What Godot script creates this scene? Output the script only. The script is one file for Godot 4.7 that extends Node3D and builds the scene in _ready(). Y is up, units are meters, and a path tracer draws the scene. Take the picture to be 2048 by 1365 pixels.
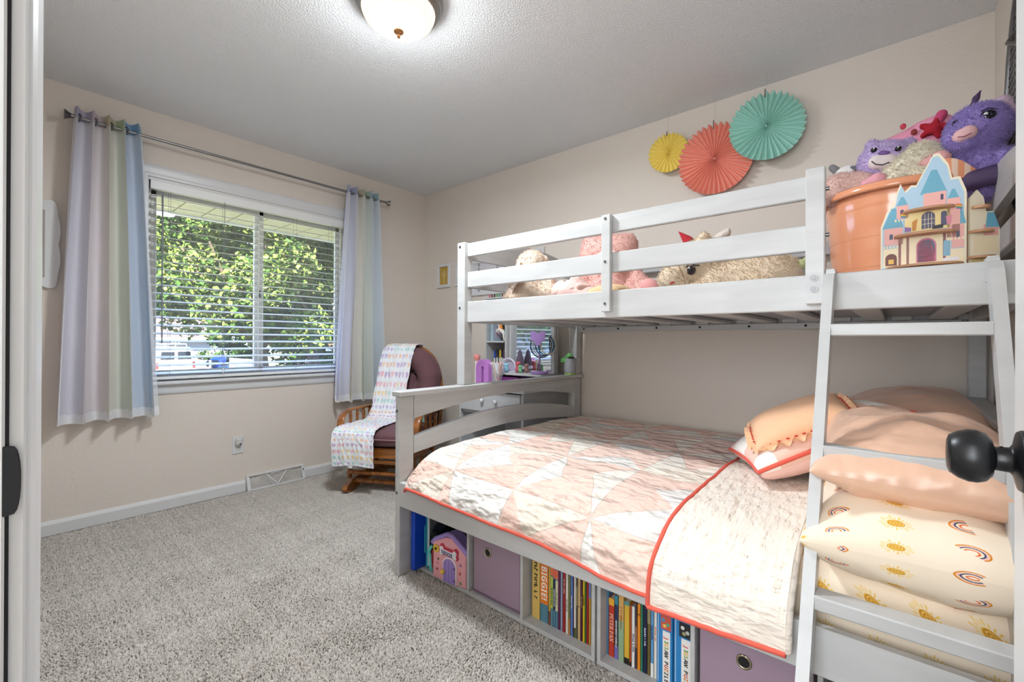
extends Node3D
# Child's bedroom with a white bunk bed, seen from the doorway. Metres, y up.
# x: door wall -> bed wall (2.735), z: window wall (-3.443) -> head wall (0.307)
const XB := 2.735
const ZW := -3.443
const ZH := 0.307
const CH := 2.44
const XD := 0.02

var M := {}
var taken := {}
var cache := {}
var font: SystemFont
var font_serif: SystemFont
var rng := RandomNumberGenerator.new()
var NRM := {}
var TEX := {}

# ---------------------------------------------------------------- naming
func numbered(n: String) -> String:
	if not taken.has(n):
		taken[n] = 0
		return n
	taken[n] += 1
	return "%s_%03d" % [n, taken[n]]

func tag(o: Node, label: String, category: String, group := "") -> Node:
	o.set_meta("label", label)
	o.set_meta("category", category)
	if group != "":
		o.set_meta("group", group)
	return o

func thing(called: String, label: String, category: String, at := Vector3.ZERO, turn := 0.0, group := "") -> Node3D:
	var o := Node3D.new()
	o.name = numbered(called)
	add_child(o)
	o.position = at
	o.rotation.y = turn
	tag(o, label, category, group)
	return o

func part(parent: Node, called: String, mesh: Mesh, m: Material, at := Vector3.ZERO, b := Basis.IDENTITY) -> MeshInstance3D:
	var o := MeshInstance3D.new()
	o.name = called
	o.mesh = mesh
	if m:
		o.material_override = m
	o.transform = Transform3D(b, at)
	o.cast_shadow = GeometryInstance3D.SHADOW_CASTING_SETTING_ON
	parent.add_child(o, true)
	return o

func single(called: String, label: String, category: String, mesh: Mesh, m: Material, at := Vector3.ZERO, b := Basis.IDENTITY, group := "") -> MeshInstance3D:
	var o := part(self, numbered(called), mesh, m, at, b)
	tag(o, label, category, group)
	return o

func struct(called: String, mesh: Mesh, m: Material, at := Vector3.ZERO, b := Basis.IDENTITY) -> MeshInstance3D:
	var o := part(self, numbered(called), mesh, m, at, b)
	o.set_meta("kind", "structure")
	return o

# ---------------------------------------------------------------- bases
func ry(d: float) -> Basis:
	return Basis(Vector3.UP, deg_to_rad(d))
func rx(d: float) -> Basis:
	return Basis(Vector3.RIGHT, deg_to_rad(d))
func rz(d: float) -> Basis:
	return Basis(Vector3.BACK, deg_to_rad(d))
func T(p: Vector3, b := Basis.IDENTITY) -> Transform3D:
	return Transform3D(b, p)
func V(x: float, y: float, z: float) -> Vector3:
	return Vector3(x, y, z)

# ---------------------------------------------------------------- meshes
func J(list: Array) -> ArrayMesh:           # join [mesh, transform] pairs into one mesh
	var st := SurfaceTool.new()
	for e in list:
		st.append_from(e[0], 0, e[1])
	return st.commit()

func tri(st: SurfaceTool, a: Vector3, b: Vector3, c: Vector3) -> void:
	for p in [a, b, c]:
		st.set_uv(Vector2(p.x + p.z, p.y))
		st.add_vertex(p)

func bx(sx: float, sy: float, sz: float, c := 0.003) -> ArrayMesh:   # box with chamfered edges
	var key := "b%.4f,%.4f,%.4f,%.4f" % [sx, sy, sz, c]
	if cache.has(key):
		return cache[key]
	c = minf(c, minf(sx, minf(sy, sz)) * 0.45)
	var h := Vector3(sx, sy, sz) * 0.5
	var st := SurfaceTool.new()
	st.begin(Mesh.PRIMITIVE_TRIANGLES)
	st.set_smooth_group(-1)
	# vertex on corner (signs) belonging to face axis k
	var vv := func(s: Vector3, k: int) -> Vector3:
		var p := Vector3(s.x * (h.x - c), s.y * (h.y - c), s.z * (h.z - c))
		p[k] = s[k] * h[k]
		return p
	for k in 3:
		var u := (k + 1) % 3
		var w := (k + 2) % 3
		for sg in [-1.0, 1.0]:
			var q := []
			for e in [[-1, -1], [1, -1], [1, 1], [-1, 1]]:
				var s := Vector3.ZERO
				s[k] = sg
				s[u] = e[0]
				s[w] = e[1]
				q.append(vv.call(s, k))
			if sg > 0:
				q.reverse()
			tri(st, q[0], q[1], q[2])
			tri(st, q[0], q[2], q[3])
	if c > 0.0:
		for k in 3:                       # edges parallel to axis k
			var u := (k + 1) % 3
			var w := (k + 2) % 3
			for e in [[-1, -1], [1, -1], [1, 1], [-1, 1]]:
				var a := Vector3.ZERO
				a[u] = e[0]
				a[w] = e[1]
				var lo := a
				lo[k] = -1
				var hi := a
				hi[k] = 1
				var q := [vv.call(lo, u), vv.call(hi, u), vv.call(hi, w), vv.call(lo, w)]
				if e[0] * e[1] < 0:
					q.reverse()
				tri(st, q[0], q[1], q[2])
				tri(st, q[0], q[2], q[3])
		for sx_ in [-1.0, 1.0]:
			for sy_ in [-1.0, 1.0]:
				for sz_ in [-1.0, 1.0]:
					var s := Vector3(sx_, sy_, sz_)
					var q := [vv.call(s, 0), vv.call(s, 1), vv.call(s, 2)]
					if sx_ * sy_ * sz_ > 0:
						q.reverse()
					tri(st, q[0], q[1], q[2])
	st.generate_normals()
	cache[key] = st.commit()
	return cache[key]

func bb(x0: float, x1: float, y0: float, y1: float, z0: float, z1: float, c := 0.003) -> Array:   # box from bounds, as a J() entry
	return [bx(x1 - x0, y1 - y0, z1 - z0, c), T(V((x0 + x1) / 2, (y0 + y1) / 2, (z0 + z1) / 2))]

func boxp(parent: Node, called: String, m: Material, x0: float, x1: float, y0: float, y1: float, z0: float, z1: float, c := 0.003) -> MeshInstance3D:
	return part(parent, called, bx(x1 - x0, y1 - y0, z1 - z0, c), m, V((x0 + x1) / 2, (y0 + y1) / 2, (z0 + z1) / 2))

func cyl(r0: float, r1: float, h: float, seg := 20) -> Mesh:        # axis y, r0 at the bottom
	var key := "c%.4f,%.4f,%.4f,%d" % [r0, r1, h, seg]
	if not cache.has(key):
		var c := CylinderMesh.new()
		c.bottom_radius = r0
		c.top_radius = r1
		c.height = h
		c.radial_segments = seg
		c.rings = 1
		cache[key] = c
	return cache[key]

func sph(r: float, seg := 20) -> Mesh:
	var key := "s%.4f,%d" % [r, seg]
	if not cache.has(key):
		var s := SphereMesh.new()
		s.radius = r
		s.height = r * 2
		s.radial_segments = seg
		s.rings = seg / 2
		cache[key] = s
	return cache[key]

func surf(f: Callable, nu: int, nv: int, wrap_u := false) -> ArrayMesh:   # smooth parametric sheet, f(u, v) -> Vector3
	var pts := PackedVector3Array()
	var uvs := PackedVector2Array()
	var idx := PackedInt32Array()
	for j in nv + 1:
		for i in nu + 1:
			var u := float(i) / nu
			var v := float(j) / nv
			pts.append(f.call(fmod(u, 1.0) if wrap_u else u, v))
			uvs.append(Vector2(u, v))
	for j in nv:
		for i in nu:
			var a := j * (nu + 1) + i
			idx.append_array([a, a + 1, a + nu + 2, a, a + nu + 2, a + nu + 1])
	var nrm := PackedVector3Array()
	nrm.resize(pts.size())
	for t in range(0, idx.size(), 3):
		var n := (pts[idx[t + 2]] - pts[idx[t]]).cross(pts[idx[t + 1]] - pts[idx[t]])
		for k in 3:
			nrm[idx[t + k]] += n
	if wrap_u:
		for j in nv + 1:
			var a := j * (nu + 1)
			var n2 := nrm[a] + nrm[a + nu]
			nrm[a] = n2
			nrm[a + nu] = n2
	for i in nrm.size():
		nrm[i] = nrm[i].normalized() if nrm[i].length() > 1e-12 else Vector3.UP
	var arr := []
	arr.resize(Mesh.ARRAY_MAX)
	arr[Mesh.ARRAY_VERTEX] = pts
	arr[Mesh.ARRAY_NORMAL] = nrm
	arr[Mesh.ARRAY_TEX_UV] = uvs
	arr[Mesh.ARRAY_INDEX] = idx
	var am := ArrayMesh.new()
	am.add_surface_from_arrays(Mesh.PRIMITIVE_TRIANGLES, arr)
	return am

func lathe(prof: Array, seg := 28) -> ArrayMesh:             # prof: Vector2(radius, y)
	var n := prof.size() - 1
	return surf(func(u, v):
		var t: float = v * n
		var i := mini(int(t), n - 1)
		var p: Vector2 = prof[i].lerp(prof[i + 1], t - i)
		return Vector3(p.x * cos(TAU * u), p.y, p.x * sin(TAU * u)), seg, n, true)

func tube(pts: Array, r: float, seg := 8, r_end := -1.0) -> ArrayMesh:
	var n := pts.size() - 1
	var fr := []
	var up := Vector3.UP
	for i in pts.size():
		var d: Vector3 = (pts[mini(i + 1, n)] - pts[maxi(i - 1, 0)]).normalized()
		if absf(d.dot(up)) > 0.95:
			up = Vector3.RIGHT if absf(d.x) < 0.8 else Vector3.BACK
		var s := d.cross(up).normalized()
		up = s.cross(d).normalized()
		fr.append([s, up])
	return surf(func(u, v):
		var k := roundi(v * (n + 2)) - 1
		var i := clampi(k, 0, n)
		var rr := lerpf(r, r if r_end < 0 else r_end, float(i) / maxi(n, 1))
		if k < 0 or k > n:
			rr = 0.0
		return pts[i] + (fr[i][0] * cos(TAU * u) + fr[i][1] * sin(TAU * u)) * rr, seg, n + 2, true)

func prism(poly: Array, d: float, c := 0.0) -> ArrayMesh:      # polygon in xy, depth d along z (centred); c: chamfer
	var p := PackedVector2Array(poly)
	if Geometry2D.is_polygon_clockwise(p):
		p.reverse()
	var st := SurfaceTool.new()
	st.begin(Mesh.PRIMITIVE_TRIANGLES)
	st.set_smooth_group(-1)
	var inner := p
	if c > 0.0:
		var off := Geometry2D.offset_polygon(p, -c)
		if off.size() == 1 and off[0].size() == p.size():
			# match start vertex
			var best := 0
			for i in p.size():
				if off[0][i].distance_to(p[0]) < off[0][best].distance_to(p[0]):
					best = i
			inner = PackedVector2Array()
			for i in p.size():
				inner.append(off[0][(best + i) % p.size()])
		else:
			c = 0.0
	var t := Geometry2D.triangulate_polygon(inner)
	var h := d / 2
	for i in range(0, t.size(), 3):
		var a := inner[t[i]]
		var b := inner[t[i + 1]]
		var e := inner[t[i + 2]]
		var s := (b - a).cross(e - a)
		if s > 0:
			var w := b
			b = e
			e = w
		tri(st, V(a.x, a.y, h), V(b.x, b.y, h), V(e.x, e.y, h))
		tri(st, V(a.x, a.y, -h), V(e.x, e.y, -h), V(b.x, b.y, -h))
	for i in p.size():
		var a := p[i]
		var b := p[(i + 1) % p.size()]
		var hc := h - c
		tri(st, V(a.x, a.y, hc), V(b.x, b.y, -hc), V(b.x, b.y, hc))
		tri(st, V(a.x, a.y, hc), V(a.x, a.y, -hc), V(b.x, b.y, -hc))
		if c > 0.0:
			var ia := inner[i]
			var ib := inner[(i + 1) % p.size()]
			tri(st, V(ia.x, ia.y, h), V(b.x, b.y, hc), V(ib.x, ib.y, h))
			tri(st, V(ia.x, ia.y, h), V(a.x, a.y, hc), V(b.x, b.y, hc))
			tri(st, V(ia.x, ia.y, -h), V(ib.x, ib.y, -h), V(b.x, b.y, -hc))
			tri(st, V(ia.x, ia.y, -h), V(b.x, b.y, -hc), V(a.x, a.y, -hc))
	st.generate_normals()
	return st.commit()

func sheet(f: Callable, nu: int, nv: int, th: float) -> ArrayMesh:   # a sheet with thickness th
	var e := 0.002
	var off := func(u: float, v: float) -> Vector3:
		var u0 := clampf(u, e, 1 - e)
		var v0 := clampf(v, e, 1 - e)
		var du: Vector3 = f.call(u0 + e, v0) - f.call(u0 - e, v0)
		var dv: Vector3 = f.call(u0, v0 + e) - f.call(u0, v0 - e)
		var n := du.cross(dv)
		return n.normalized() * th if n.length() > 1e-14 else Vector3.ZERO
	var top := surf(f, nu, nv)
	var bot := surf(func(u, v): return f.call(u, v) - off.call(u, v), nu, nv)
	var L := [[top, T(V(0, 0, 0))], [bot, T(V(0, 0, 0))]]
	for s in [0.0, 1.0]:
		L.append([surf(func(u, v): return f.call(u, s) - off.call(u, s) * v, nu, 1), T(V(0, 0, 0))])
		L.append([surf(func(u, v): return f.call(s, u) - off.call(s, u) * v, nv, 1), T(V(0, 0, 0))])
	return J(L)

func pillow(w: float, l: float, t: float, pw := 0.45, ears := 0.02, wob := 0.006, sd := 1) -> ArrayMesh:   # lying in xz
	var nz := FastNoiseLite.new()
	nz.seed = sd
	nz.frequency = 5.0
	var side := func(s: float) -> ArrayMesh:
		return surf(func(u, v):
			var a := sin(PI / 2 * (u * 2 - 1))
			var b := sin(PI / 2 * (v * 2 - 1))
			var hgt := pow(maxf(0, 1 - pow(absf(a), 2.4)), pw) * pow(maxf(0, 1 - pow(absf(b), 2.4)), pw)
			var pin := 1.0 - ears * 3.0 * (1 - absf(a * b)) * 0.5
			var x := a * w / 2 * (1 - 0.05 * (1 - b * b) * absf(a)) * pin
			var z := b * l / 2 * (1 - 0.05 * (1 - a * a) * absf(b)) * pin
			var y := s * t / 2 * hgt + nz.get_noise_3d(x, s * 2, z) * wob * minf(1, hgt * 2)
			return Vector3(x, y, z), 44, 36)
	return J([[side.call(1.0), T(Vector3.ZERO)], [side.call(-1.0), T(Vector3.ZERO)]])

# soft bodies: smooth union of tapered capsules, meshed as surface nets. prims: [a, b, ra, rb]
func blob(prims: Array, cell := 0.008, k := 0.02, amp := 0.0, freq := 60.0) -> ArrayMesh:
	var lo := Vector3.ONE * 1e9
	var hi := -Vector3.ONE * 1e9
	for p in prims:
		var r := maxf(p[2], p[3]) + k + cell * 2
		lo = lo.min(p[0] - Vector3.ONE * r).min(p[1] - Vector3.ONE * r)
		hi = hi.max(p[0] + Vector3.ONE * r).max(p[1] + Vector3.ONE * r)
	var nx := int((hi.x - lo.x) / cell) + 2
	var ny := int((hi.y - lo.y) / cell) + 2
	var nz := int((hi.z - lo.z) / cell) + 2
	var F := PackedFloat32Array()
	F.resize(nx * ny * nz)
	F.fill(1.0)
	for p in prims:
		var a: Vector3 = p[0]
		var b: Vector3 = p[1]
		var ra: float = p[2]
		var rb: float = p[3]
		var ab := b - a
		var il := 1.0 / maxf(ab.length_squared(), 1e-9)
		var r := maxf(ra, rb) + k + cell
		var c0 := ((a.min(b) - Vector3.ONE * r - lo) / cell).floor()
		var c1 := ((a.max(b) + Vector3.ONE * r - lo) / cell).ceil()
		for z in range(maxi(0, int(c0.z)), mini(nz, int(c1.z) + 1)):
			for y in range(maxi(0, int(c0.y)), mini(ny, int(c1.y) + 1)):
				var row := (z * ny + y) * nx
				for x in range(maxi(0, int(c0.x)), mini(nx, int(c1.x) + 1)):
					var q := lo + Vector3(x, y, z) * cell
					var t := clampf((q - a).dot(ab) * il, 0.0, 1.0)
					var d := (q - a - ab * t).length() - lerpf(ra, rb, t)
					var o := F[row + x]
					var h := maxf(k - absf(o - d), 0.0) / k
					F[row + x] = minf(o, d) - h * h * k * 0.25
	var vid := {}
	var pts := PackedVector3Array()
	var C := [Vector3i(0, 0, 0), Vector3i(1, 0, 0), Vector3i(0, 1, 0), Vector3i(1, 1, 0), Vector3i(0, 0, 1), Vector3i(1, 0, 1), Vector3i(0, 1, 1), Vector3i(1, 1, 1)]
	var E := [[0, 1], [2, 3], [4, 5], [6, 7], [0, 2], [1, 3], [4, 6], [5, 7], [0, 4], [1, 5], [2, 6], [3, 7]]
	var offs := []
	for c in C:
		offs.append((c.z * ny + c.y) * nx + c.x)
	for z in nz - 1:
		for y in ny - 1:
			for x in nx - 1:
				var base := (z * ny + y) * nx + x
				var n := 0
				for o in offs:
					if F[base + o] < 0:
						n += 1
				if n == 0 or n == 8:
					continue
				var s := Vector3.ZERO
				var cnt := 0
				for e in E:
					var d0 := F[base + offs[e[0]]]
					var d1 := F[base + offs[e[1]]]
					if (d0 < 0) != (d1 < 0):
						var tt := d0 / (d0 - d1)
						s += Vector3(C[e[0]]).lerp(Vector3(C[e[1]]), tt)
						cnt += 1
				vid[base] = pts.size()
				pts.append(lo + (Vector3(x, y, z) + s / cnt) * cell)
	var idx := PackedInt32Array()
	var sx := 1
	var sy := nx
	var sz := nx * ny
	for base in vid:
		var f0 := F[base] < 0
		for ax in [[sx, sy, sz], [sy, sz, sx], [sz, sx, sy]]:
			var f1: bool = F[base + ax[0]] < 0
			if f0 == f1:
				continue
			var q := [base, base - ax[1], base - ax[1] - ax[2], base - ax[2]]
			if not (vid.has(q[1]) and vid.has(q[2]) and vid.has(q[3])):
				continue
			var i0: int = vid[q[0]]
			var i1: int = vid[q[1]]
			var i2: int = vid[q[2]]
			var i3: int = vid[q[3]]
			if f0:
				idx.append_array([i0, i2, i1, i0, i3, i2])
			else:
				idx.append_array([i0, i1, i2, i0, i2, i3])
	var nrm := PackedVector3Array()
	nrm.resize(pts.size())
	for t in range(0, idx.size(), 3):
		var n := (pts[idx[t + 2]] - pts[idx[t]]).cross(pts[idx[t + 1]] - pts[idx[t]])
		for w in 3:
			nrm[idx[t + w]] += n
	var fn := FastNoiseLite.new()
	fn.seed = 3
	fn.frequency = freq
	for i in pts.size():
		nrm[i] = nrm[i].normalized()
		if amp > 0:
			pts[i] += nrm[i] * fn.get_noise_3dv(pts[i]) * amp
	if amp > 0:
		var n2 := PackedVector3Array()
		n2.resize(pts.size())
		for t in range(0, idx.size(), 3):
			var n := (pts[idx[t + 2]] - pts[idx[t]]).cross(pts[idx[t + 1]] - pts[idx[t]])
			for w in 3:
				n2[idx[t + w]] += n
		for i in pts.size():
			nrm[i] = n2[i].normalized()
	var arr := []
	arr.resize(Mesh.ARRAY_MAX)
	arr[Mesh.ARRAY_VERTEX] = pts
	arr[Mesh.ARRAY_NORMAL] = nrm
	arr[Mesh.ARRAY_INDEX] = idx
	var am := ArrayMesh.new()
	am.add_surface_from_arrays(Mesh.PRIMITIVE_TRIANGLES, arr)
	return am

func ball(p: Vector3, r: float) -> Array:
	return [p, p, r, r]
func cap(a: Vector3, b: Vector3, ra: float, rb: float) -> Array:
	return [a, b, ra, rb]

# short fur: many small tapered hairs standing on a soft body, one piece of stuff
func fur(parent: MeshInstance3D, n: int, length: float, m: Material, droop := 0.35) -> void:
	var arr: Array = parent.mesh.surface_get_arrays(0)
	var P: PackedVector3Array = arr[Mesh.ARRAY_VERTEX]
	var NN: PackedVector3Array = arr[Mesh.ARRAY_NORMAL]
	var I: PackedInt32Array = arr[Mesh.ARRAY_INDEX]
	var mm := MultiMesh.new()
	mm.transform_format = MultiMesh.TRANSFORM_3D
	mm.mesh = cyl(0.0012, 0.0002, 1.0, 3)
	mm.instance_count = n
	var r := RandomNumberGenerator.new()
	r.seed = 77
	var tn := I.size() / 3
	for i in n:
		var t := r.randi_range(0, tn - 1) * 3
		var a := r.randf()
		var b := r.randf()
		if a + b > 1:
			a = 1 - a
			b = 1 - b
		var p := P[I[t]] + (P[I[t + 1]] - P[I[t]]) * a + (P[I[t + 2]] - P[I[t]]) * b
		var d := (NN[I[t]] + Vector3(r.randf_range(-1, 1), r.randf_range(-1, 1) - 0.5, r.randf_range(-1, 1)) * droop).normalized()
		var s := d.cross(Vector3(0.31, 0.2, 0.93)).normalized()
		var L := length * r.randf_range(0.6, 1.2)
		mm.set_instance_transform(i, Transform3D(Basis(s, d * L, s.cross(d)), p + d * L * 0.45))
	var o := MultiMeshInstance3D.new()
	o.name = "fur"
	o.multimesh = mm
	o.material_override = m
	o.set_meta("kind", "stuff")
	parent.add_child(o, true)

func text(s: String, size: float, m: Material, parent: Node, at: Vector3, b: Basis, called := "lettering", serif := false, stretch := 1.0) -> MeshInstance3D:
	var t := TextMesh.new()
	t.text = s
	t.font = font_serif if serif else font
	t.font_size = 32
	t.pixel_size = size / 32.0
	t.depth = 0.0006
	t.curve_step = 2.0
	return part(parent, called, t, m, at, b * Basis.from_scale(V(stretch, 1, 1)))

# ---------------------------------------------------------------- materials
func c8(r: int, g: int, b: int) -> Color:
	return Color8(r, g, b)

func nimg(type: int, freq: float, w: int, h: int, oct := 3, sd := 1, stretch := 1.0) -> Image:
	var n := FastNoiseLite.new()
	n.noise_type = type
	n.frequency = freq
	n.fractal_octaves = oct
	n.seed = sd
	var im := n.get_seamless_image(int(w * stretch), h)
	im.convert(Image.FORMAT_RGBA8)
	if stretch != 1.0:
		im.resize(w, h)
	return im

func nrm_tex(key: String, im: Image, strength: float) -> void:
	im.bump_map_to_normal_map(strength)
	NRM[key] = ImageTexture.create_from_image(im)

func tone_tex(im: Image, lo: float, hi: float) -> ImageTexture:     # greys between lo and hi, to multiply a colour
	for y in im.get_height():
		for x in im.get_width():
			var v := lerpf(lo, hi, im.get_pixel(x, y).r)
			im.set_pixel(x, y, Color(v, v, v))
	return ImageTexture.create_from_image(im)

func mat(key: String, col: Color, rough := 0.6, o := {}) -> StandardMaterial3D:
	if M.has(key):
		return M[key]
	var m := StandardMaterial3D.new()
	m.albedo_color = col
	m.roughness = rough
	m.metallic = o.get("metal", 0.0)
	m.metallic_specular = o.get("spec", 0.5)
	if o.has("n"):
		m.normal_enabled = true
		m.normal_texture = NRM[o.n]
		m.normal_scale = o.get("ns", 1.0)
	if o.has("t"):
		m.albedo_texture = o.t
	if o.has("tri"):
		m.uv1_triplanar = true
		m.uv1_world_triplanar = o.get("world", true)
		m.uv1_scale = o.tri if o.tri is Vector3 else Vector3.ONE * float(o.tri)
	if o.has("uv"):
		m.uv1_scale = o.uv
	if o.has("alpha"):
		m.transparency = BaseMaterial3D.TRANSPARENCY_ALPHA
		m.albedo_color.a = o.alpha
	if o.has("back"):
		m.backlight_enabled = true
		m.backlight = o.back
	if o.has("emit"):
		m.emission_enabled = true
		m.emission = o.emit
		m.emission_energy_multiplier = o.get("ee", 1.0)
	if o.has("rim"):
		m.rim_enabled = true
		m.rim = o.rim
		m.rim_tint = 0.6
	if o.has("cc"):
		m.clearcoat_enabled = true
		m.clearcoat = o.cc
		m.clearcoat_roughness = 0.1
	if o.has("h"):
		m.heightmap_enabled = true
		m.heightmap_texture = o.h
		m.heightmap_scale = o.get("hs", 1.0)
	m.cull_mode = BaseMaterial3D.CULL_DISABLED
	M[key] = m
	return m

func paint(c: Color, rough := 0.5) -> StandardMaterial3D:      # plain painted or plastic colour
	return mat("p" + c.to_html() + str(rough), c, rough)

func cloth(c: Color, rough := 0.9) -> StandardMaterial3D:
	return mat("c" + c.to_html() + str(rough), c, rough, {"n": "weave", "ns": 0.5, "tri": 14.0, "rim": 0.3})

func hair_mat(c: Color) -> StandardMaterial3D:
	var l := c.lerp(Color.WHITE, 0.30)
	return mat("h" + c.to_html(), l, 0.85, {"back": Color(l.r, l.g, l.b) * 0.55})

func plush_mat(c: Color) -> StandardMaterial3D:
	c = c.lerp(Color.WHITE, 0.22)
	return mat("f" + c.to_html(), c, 0.95, {"n": "furry", "ns": 0.5, "tri": 9.0, "rim": 0.5, "world": false})

func make_materials() -> void:
	font = SystemFont.new()
	font.font_names = PackedStringArray(["Droid Sans"])
	font.font_weight = 700
	font_serif = SystemFont.new()
	font_serif.font_names = PackedStringArray(["Droid Serif"])
	nrm_tex("orange_peel", nimg(FastNoiseLite.TYPE_SIMPLEX, 0.045, 512, 512, 3, 2), 5.0)
	nrm_tex("popcorn", nimg(FastNoiseLite.TYPE_SIMPLEX, 0.07, 512, 512, 4, 9), 9.0)
	nrm_tex("weave", nimg(FastNoiseLite.TYPE_SIMPLEX, 0.2, 512, 512, 2, 4), 4.0)
	nrm_tex("furry", nimg(FastNoiseLite.TYPE_SIMPLEX, 0.12, 512, 512, 4, 5), 9.0)
	nrm_tex("crinkle", nimg(FastNoiseLite.TYPE_SIMPLEX, 0.035, 512, 512, 4, 6, 0.35), 10.0)
	nrm_tex("pile", nimg(FastNoiseLite.TYPE_CELLULAR, 0.06, 512, 512, 2, 7), 8.0)
	nrm_tex("satin", nimg(FastNoiseLite.TYPE_SIMPLEX, 0.008, 512, 512, 3, 8), 16.0)
	TEX.wood = tone_tex(nimg(FastNoiseLite.TYPE_SIMPLEX, 0.02, 512, 512, 4, 11, 0.12), 0.62, 1.0)
	TEX.grain = tone_tex(nimg(FastNoiseLite.TYPE_SIMPLEX, 0.02, 512, 512, 4, 12, 0.12), 0.93, 1.0)
	TEX.mottle = tone_tex(nimg(FastNoiseLite.TYPE_SIMPLEX, 0.012, 512, 512, 5, 13), 0.90, 1.0)
	TEX.pile = tone_tex(nimg(FastNoiseLite.TYPE_SIMPLEX, 0.09, 512, 512, 3, 14), 0.72, 1.0)
	TEX.fleck = tone_tex(nimg(FastNoiseLite.TYPE_SIMPLEX, 0.05, 512, 512, 4, 15), 0.55, 1.0)
	mat("wall", c8(229, 219, 208), 0.75, {"n": "orange_peel", "ns": 0.09, "tri": 1.6})
	mat("ceiling", c8(236, 237, 238), 0.85, {"n": "popcorn", "ns": 0.35, "tri": 2.2})
	mat("trim", c8(224, 224, 224), 0.35)
	mat("bed", c8(202, 202, 201), 0.38, {"t": TEX.grain, "tri": V(1.3, 1.3, 1.3)})
	mat("carpet", c8(212, 206, 199), 1.0, {"t": TEX.pile, "n": "pile", "ns": 1.0, "tri": 3.0})
	mat("tuft", c8(233, 225, 216), 1.0, {"t": TEX.pile, "tri": 1.1})
	mat("oak", c8(190, 116, 48), 0.35, {"t": TEX.wood, "tri": V(2.5, 2.5, 2.5), "world": false, "cc": 0.4})
	mat("nickel", c8(150, 148, 146), 0.3, {"metal": 1.0})
	mat("steel", c8(120, 120, 122), 0.35, {"metal": 0.9})
	mat("black_metal", c8(20, 21, 24), 0.36, {"metal": 0.35, "spec": 0.6})
	mat("bolt", c8(120, 120, 120), 0.4, {"metal": 1.0})
	mat("dark", c8(18, 18, 20), 0.7)
	mat("glass", c8(255, 255, 255), 0.02, {"alpha": 0.06})
	mat("clear_plastic", c8(235, 240, 245), 0.08, {"alpha": 0.28})
	mat("mirror", c8(235, 238, 240), 0.03, {"metal": 1.0})
	mat("blind", c8(243, 243, 240), 0.4, {"back": Color(0.10, 0.10, 0.10)})
	mat("velvet", c8(112, 76, 82), 0.85, {"n": "weave", "ns": 0.4, "tri": 10.0, "rim": 0.8})
	mat("lavender_cloth", c8(170, 146, 163), 0.9, {"n": "weave", "ns": 0.6, "tri": 16.0, "rim": 0.25})
	mat("satin", c8(234, 190, 162), 0.32, {"n": "satin", "ns": 0.55, "tri": 1.5, "rim": 0.5, "spec": 0.65})
	mat("coral", c8(226, 98, 80), 0.85, {"n": "weave", "ns": 0.6, "tri": 25.0})
	mat("quilt_back", c8(238, 226, 212), 0.9, {"n": "crinkle", "ns": 0.8, "tri": 1.7, "rim": 0.2})
	mat("cream_cloth", c8(246, 228, 204), 0.85, {"n": "weave", "ns": 0.3, "tri": 12.0})
	mat("tub", c8(246, 166, 124), 0.16, {"cc": 0.6})
	mat("leaf_dark", c8(44, 74, 34), 0.6, {"back": Color(0.10, 0.16, 0.04)})
	mat("bark", c8(92, 78, 64), 0.95, {"t": TEX.fleck, "tri": 2.0})
	mat("lawn", c8(92, 98, 66), 1.0, {"t": TEX.fleck, "tri": 0.8})
	mat("asphalt", c8(104, 102, 99), 0.95, {"t": TEX.mottle, "tri": 0.4})
	mat("shingle", c8(58, 50, 52), 0.95, {"t": TEX.fleck, "tri": 1.0})
	mat("siding", c8(140, 142, 146), 0.8)
	mat("soffit", c8(198, 194, 170), 0.6)
	mat("car_white", c8(184, 186, 190), 0.25, {"cc": 0.5})
	mat("car_glass", c8(28, 34, 44), 0.08)

# ---------------------------------------------------------------- camera, sky, sun, exposure
func _ready() -> void:
	rng.seed = 20
	var cam := Camera3D.new()
	cam.name = "camera"
	cam.position = V(0, 1.0492, 0)
	cam.rotation_degrees = V(0.052, -49.434, 0.267)
	cam.fov = 74.37
	cam.near = 0.02
	cam.far = 300
	add_child(cam)
	cam.current = true
	var env := Environment.new()
	env.background_mode = Environment.BG_SKY
	var sky := Sky.new()
	var sm := ProceduralSkyMaterial.new()
	sm.sky_top_color = Color(0.30, 0.48, 0.78)
	sm.sky_horizon_color = Color(0.74, 0.83, 0.93)
	sm.ground_bottom_color = Color(0.30, 0.32, 0.26)
	sm.ground_horizon_color = Color(0.62, 0.66, 0.66)
	sm.energy_multiplier = 13.0
	sky.sky_material = sm
	env.sky = sky
	env.tonemap_mode = Environment.TONE_MAPPER_LINEAR
	env.tonemap_exposure = 1.17
	env.sdfgi_enabled = true
	env.ssao_enabled = true
	env.ssil_enabled = true
	var we := WorldEnvironment.new()
	we.name = "world_environment"
	we.environment = env
	add_child(we)
	var sun := DirectionalLight3D.new()
	sun.name = "sun"
	sun.light_color = Color(1.0, 0.95, 0.86)
	sun.light_energy = 24.0
	sun.light_angular_distance = 0.6
	sun.shadow_enabled = true
	add_child(sun)
	sun.look_at_from_position(V(-6, 14, 10), V(0, 0, 0))
	make_materials()
	build_setting()
	build_outside()
	build_window_dressing()
	build_lamp()
	build_bed()
	build_bedding()
	build_cubbies()
	build_chair()
	build_desk()
	build_upper_toys()
	build_wall_things()

func area_light(called: String, at: Vector3, b: Basis, size: Vector2, e: float, col: Color) -> void:
	var l := AreaLight3D.new()
	l.name = called
	l.area_size = size
	l.light_energy = e
	l.light_color = col
	l.area_range = 12.0
	l.area_attenuation = 2.0
	l.shadow_enabled = true
	add_child(l)
	l.transform = Transform3D(b, at)

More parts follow.
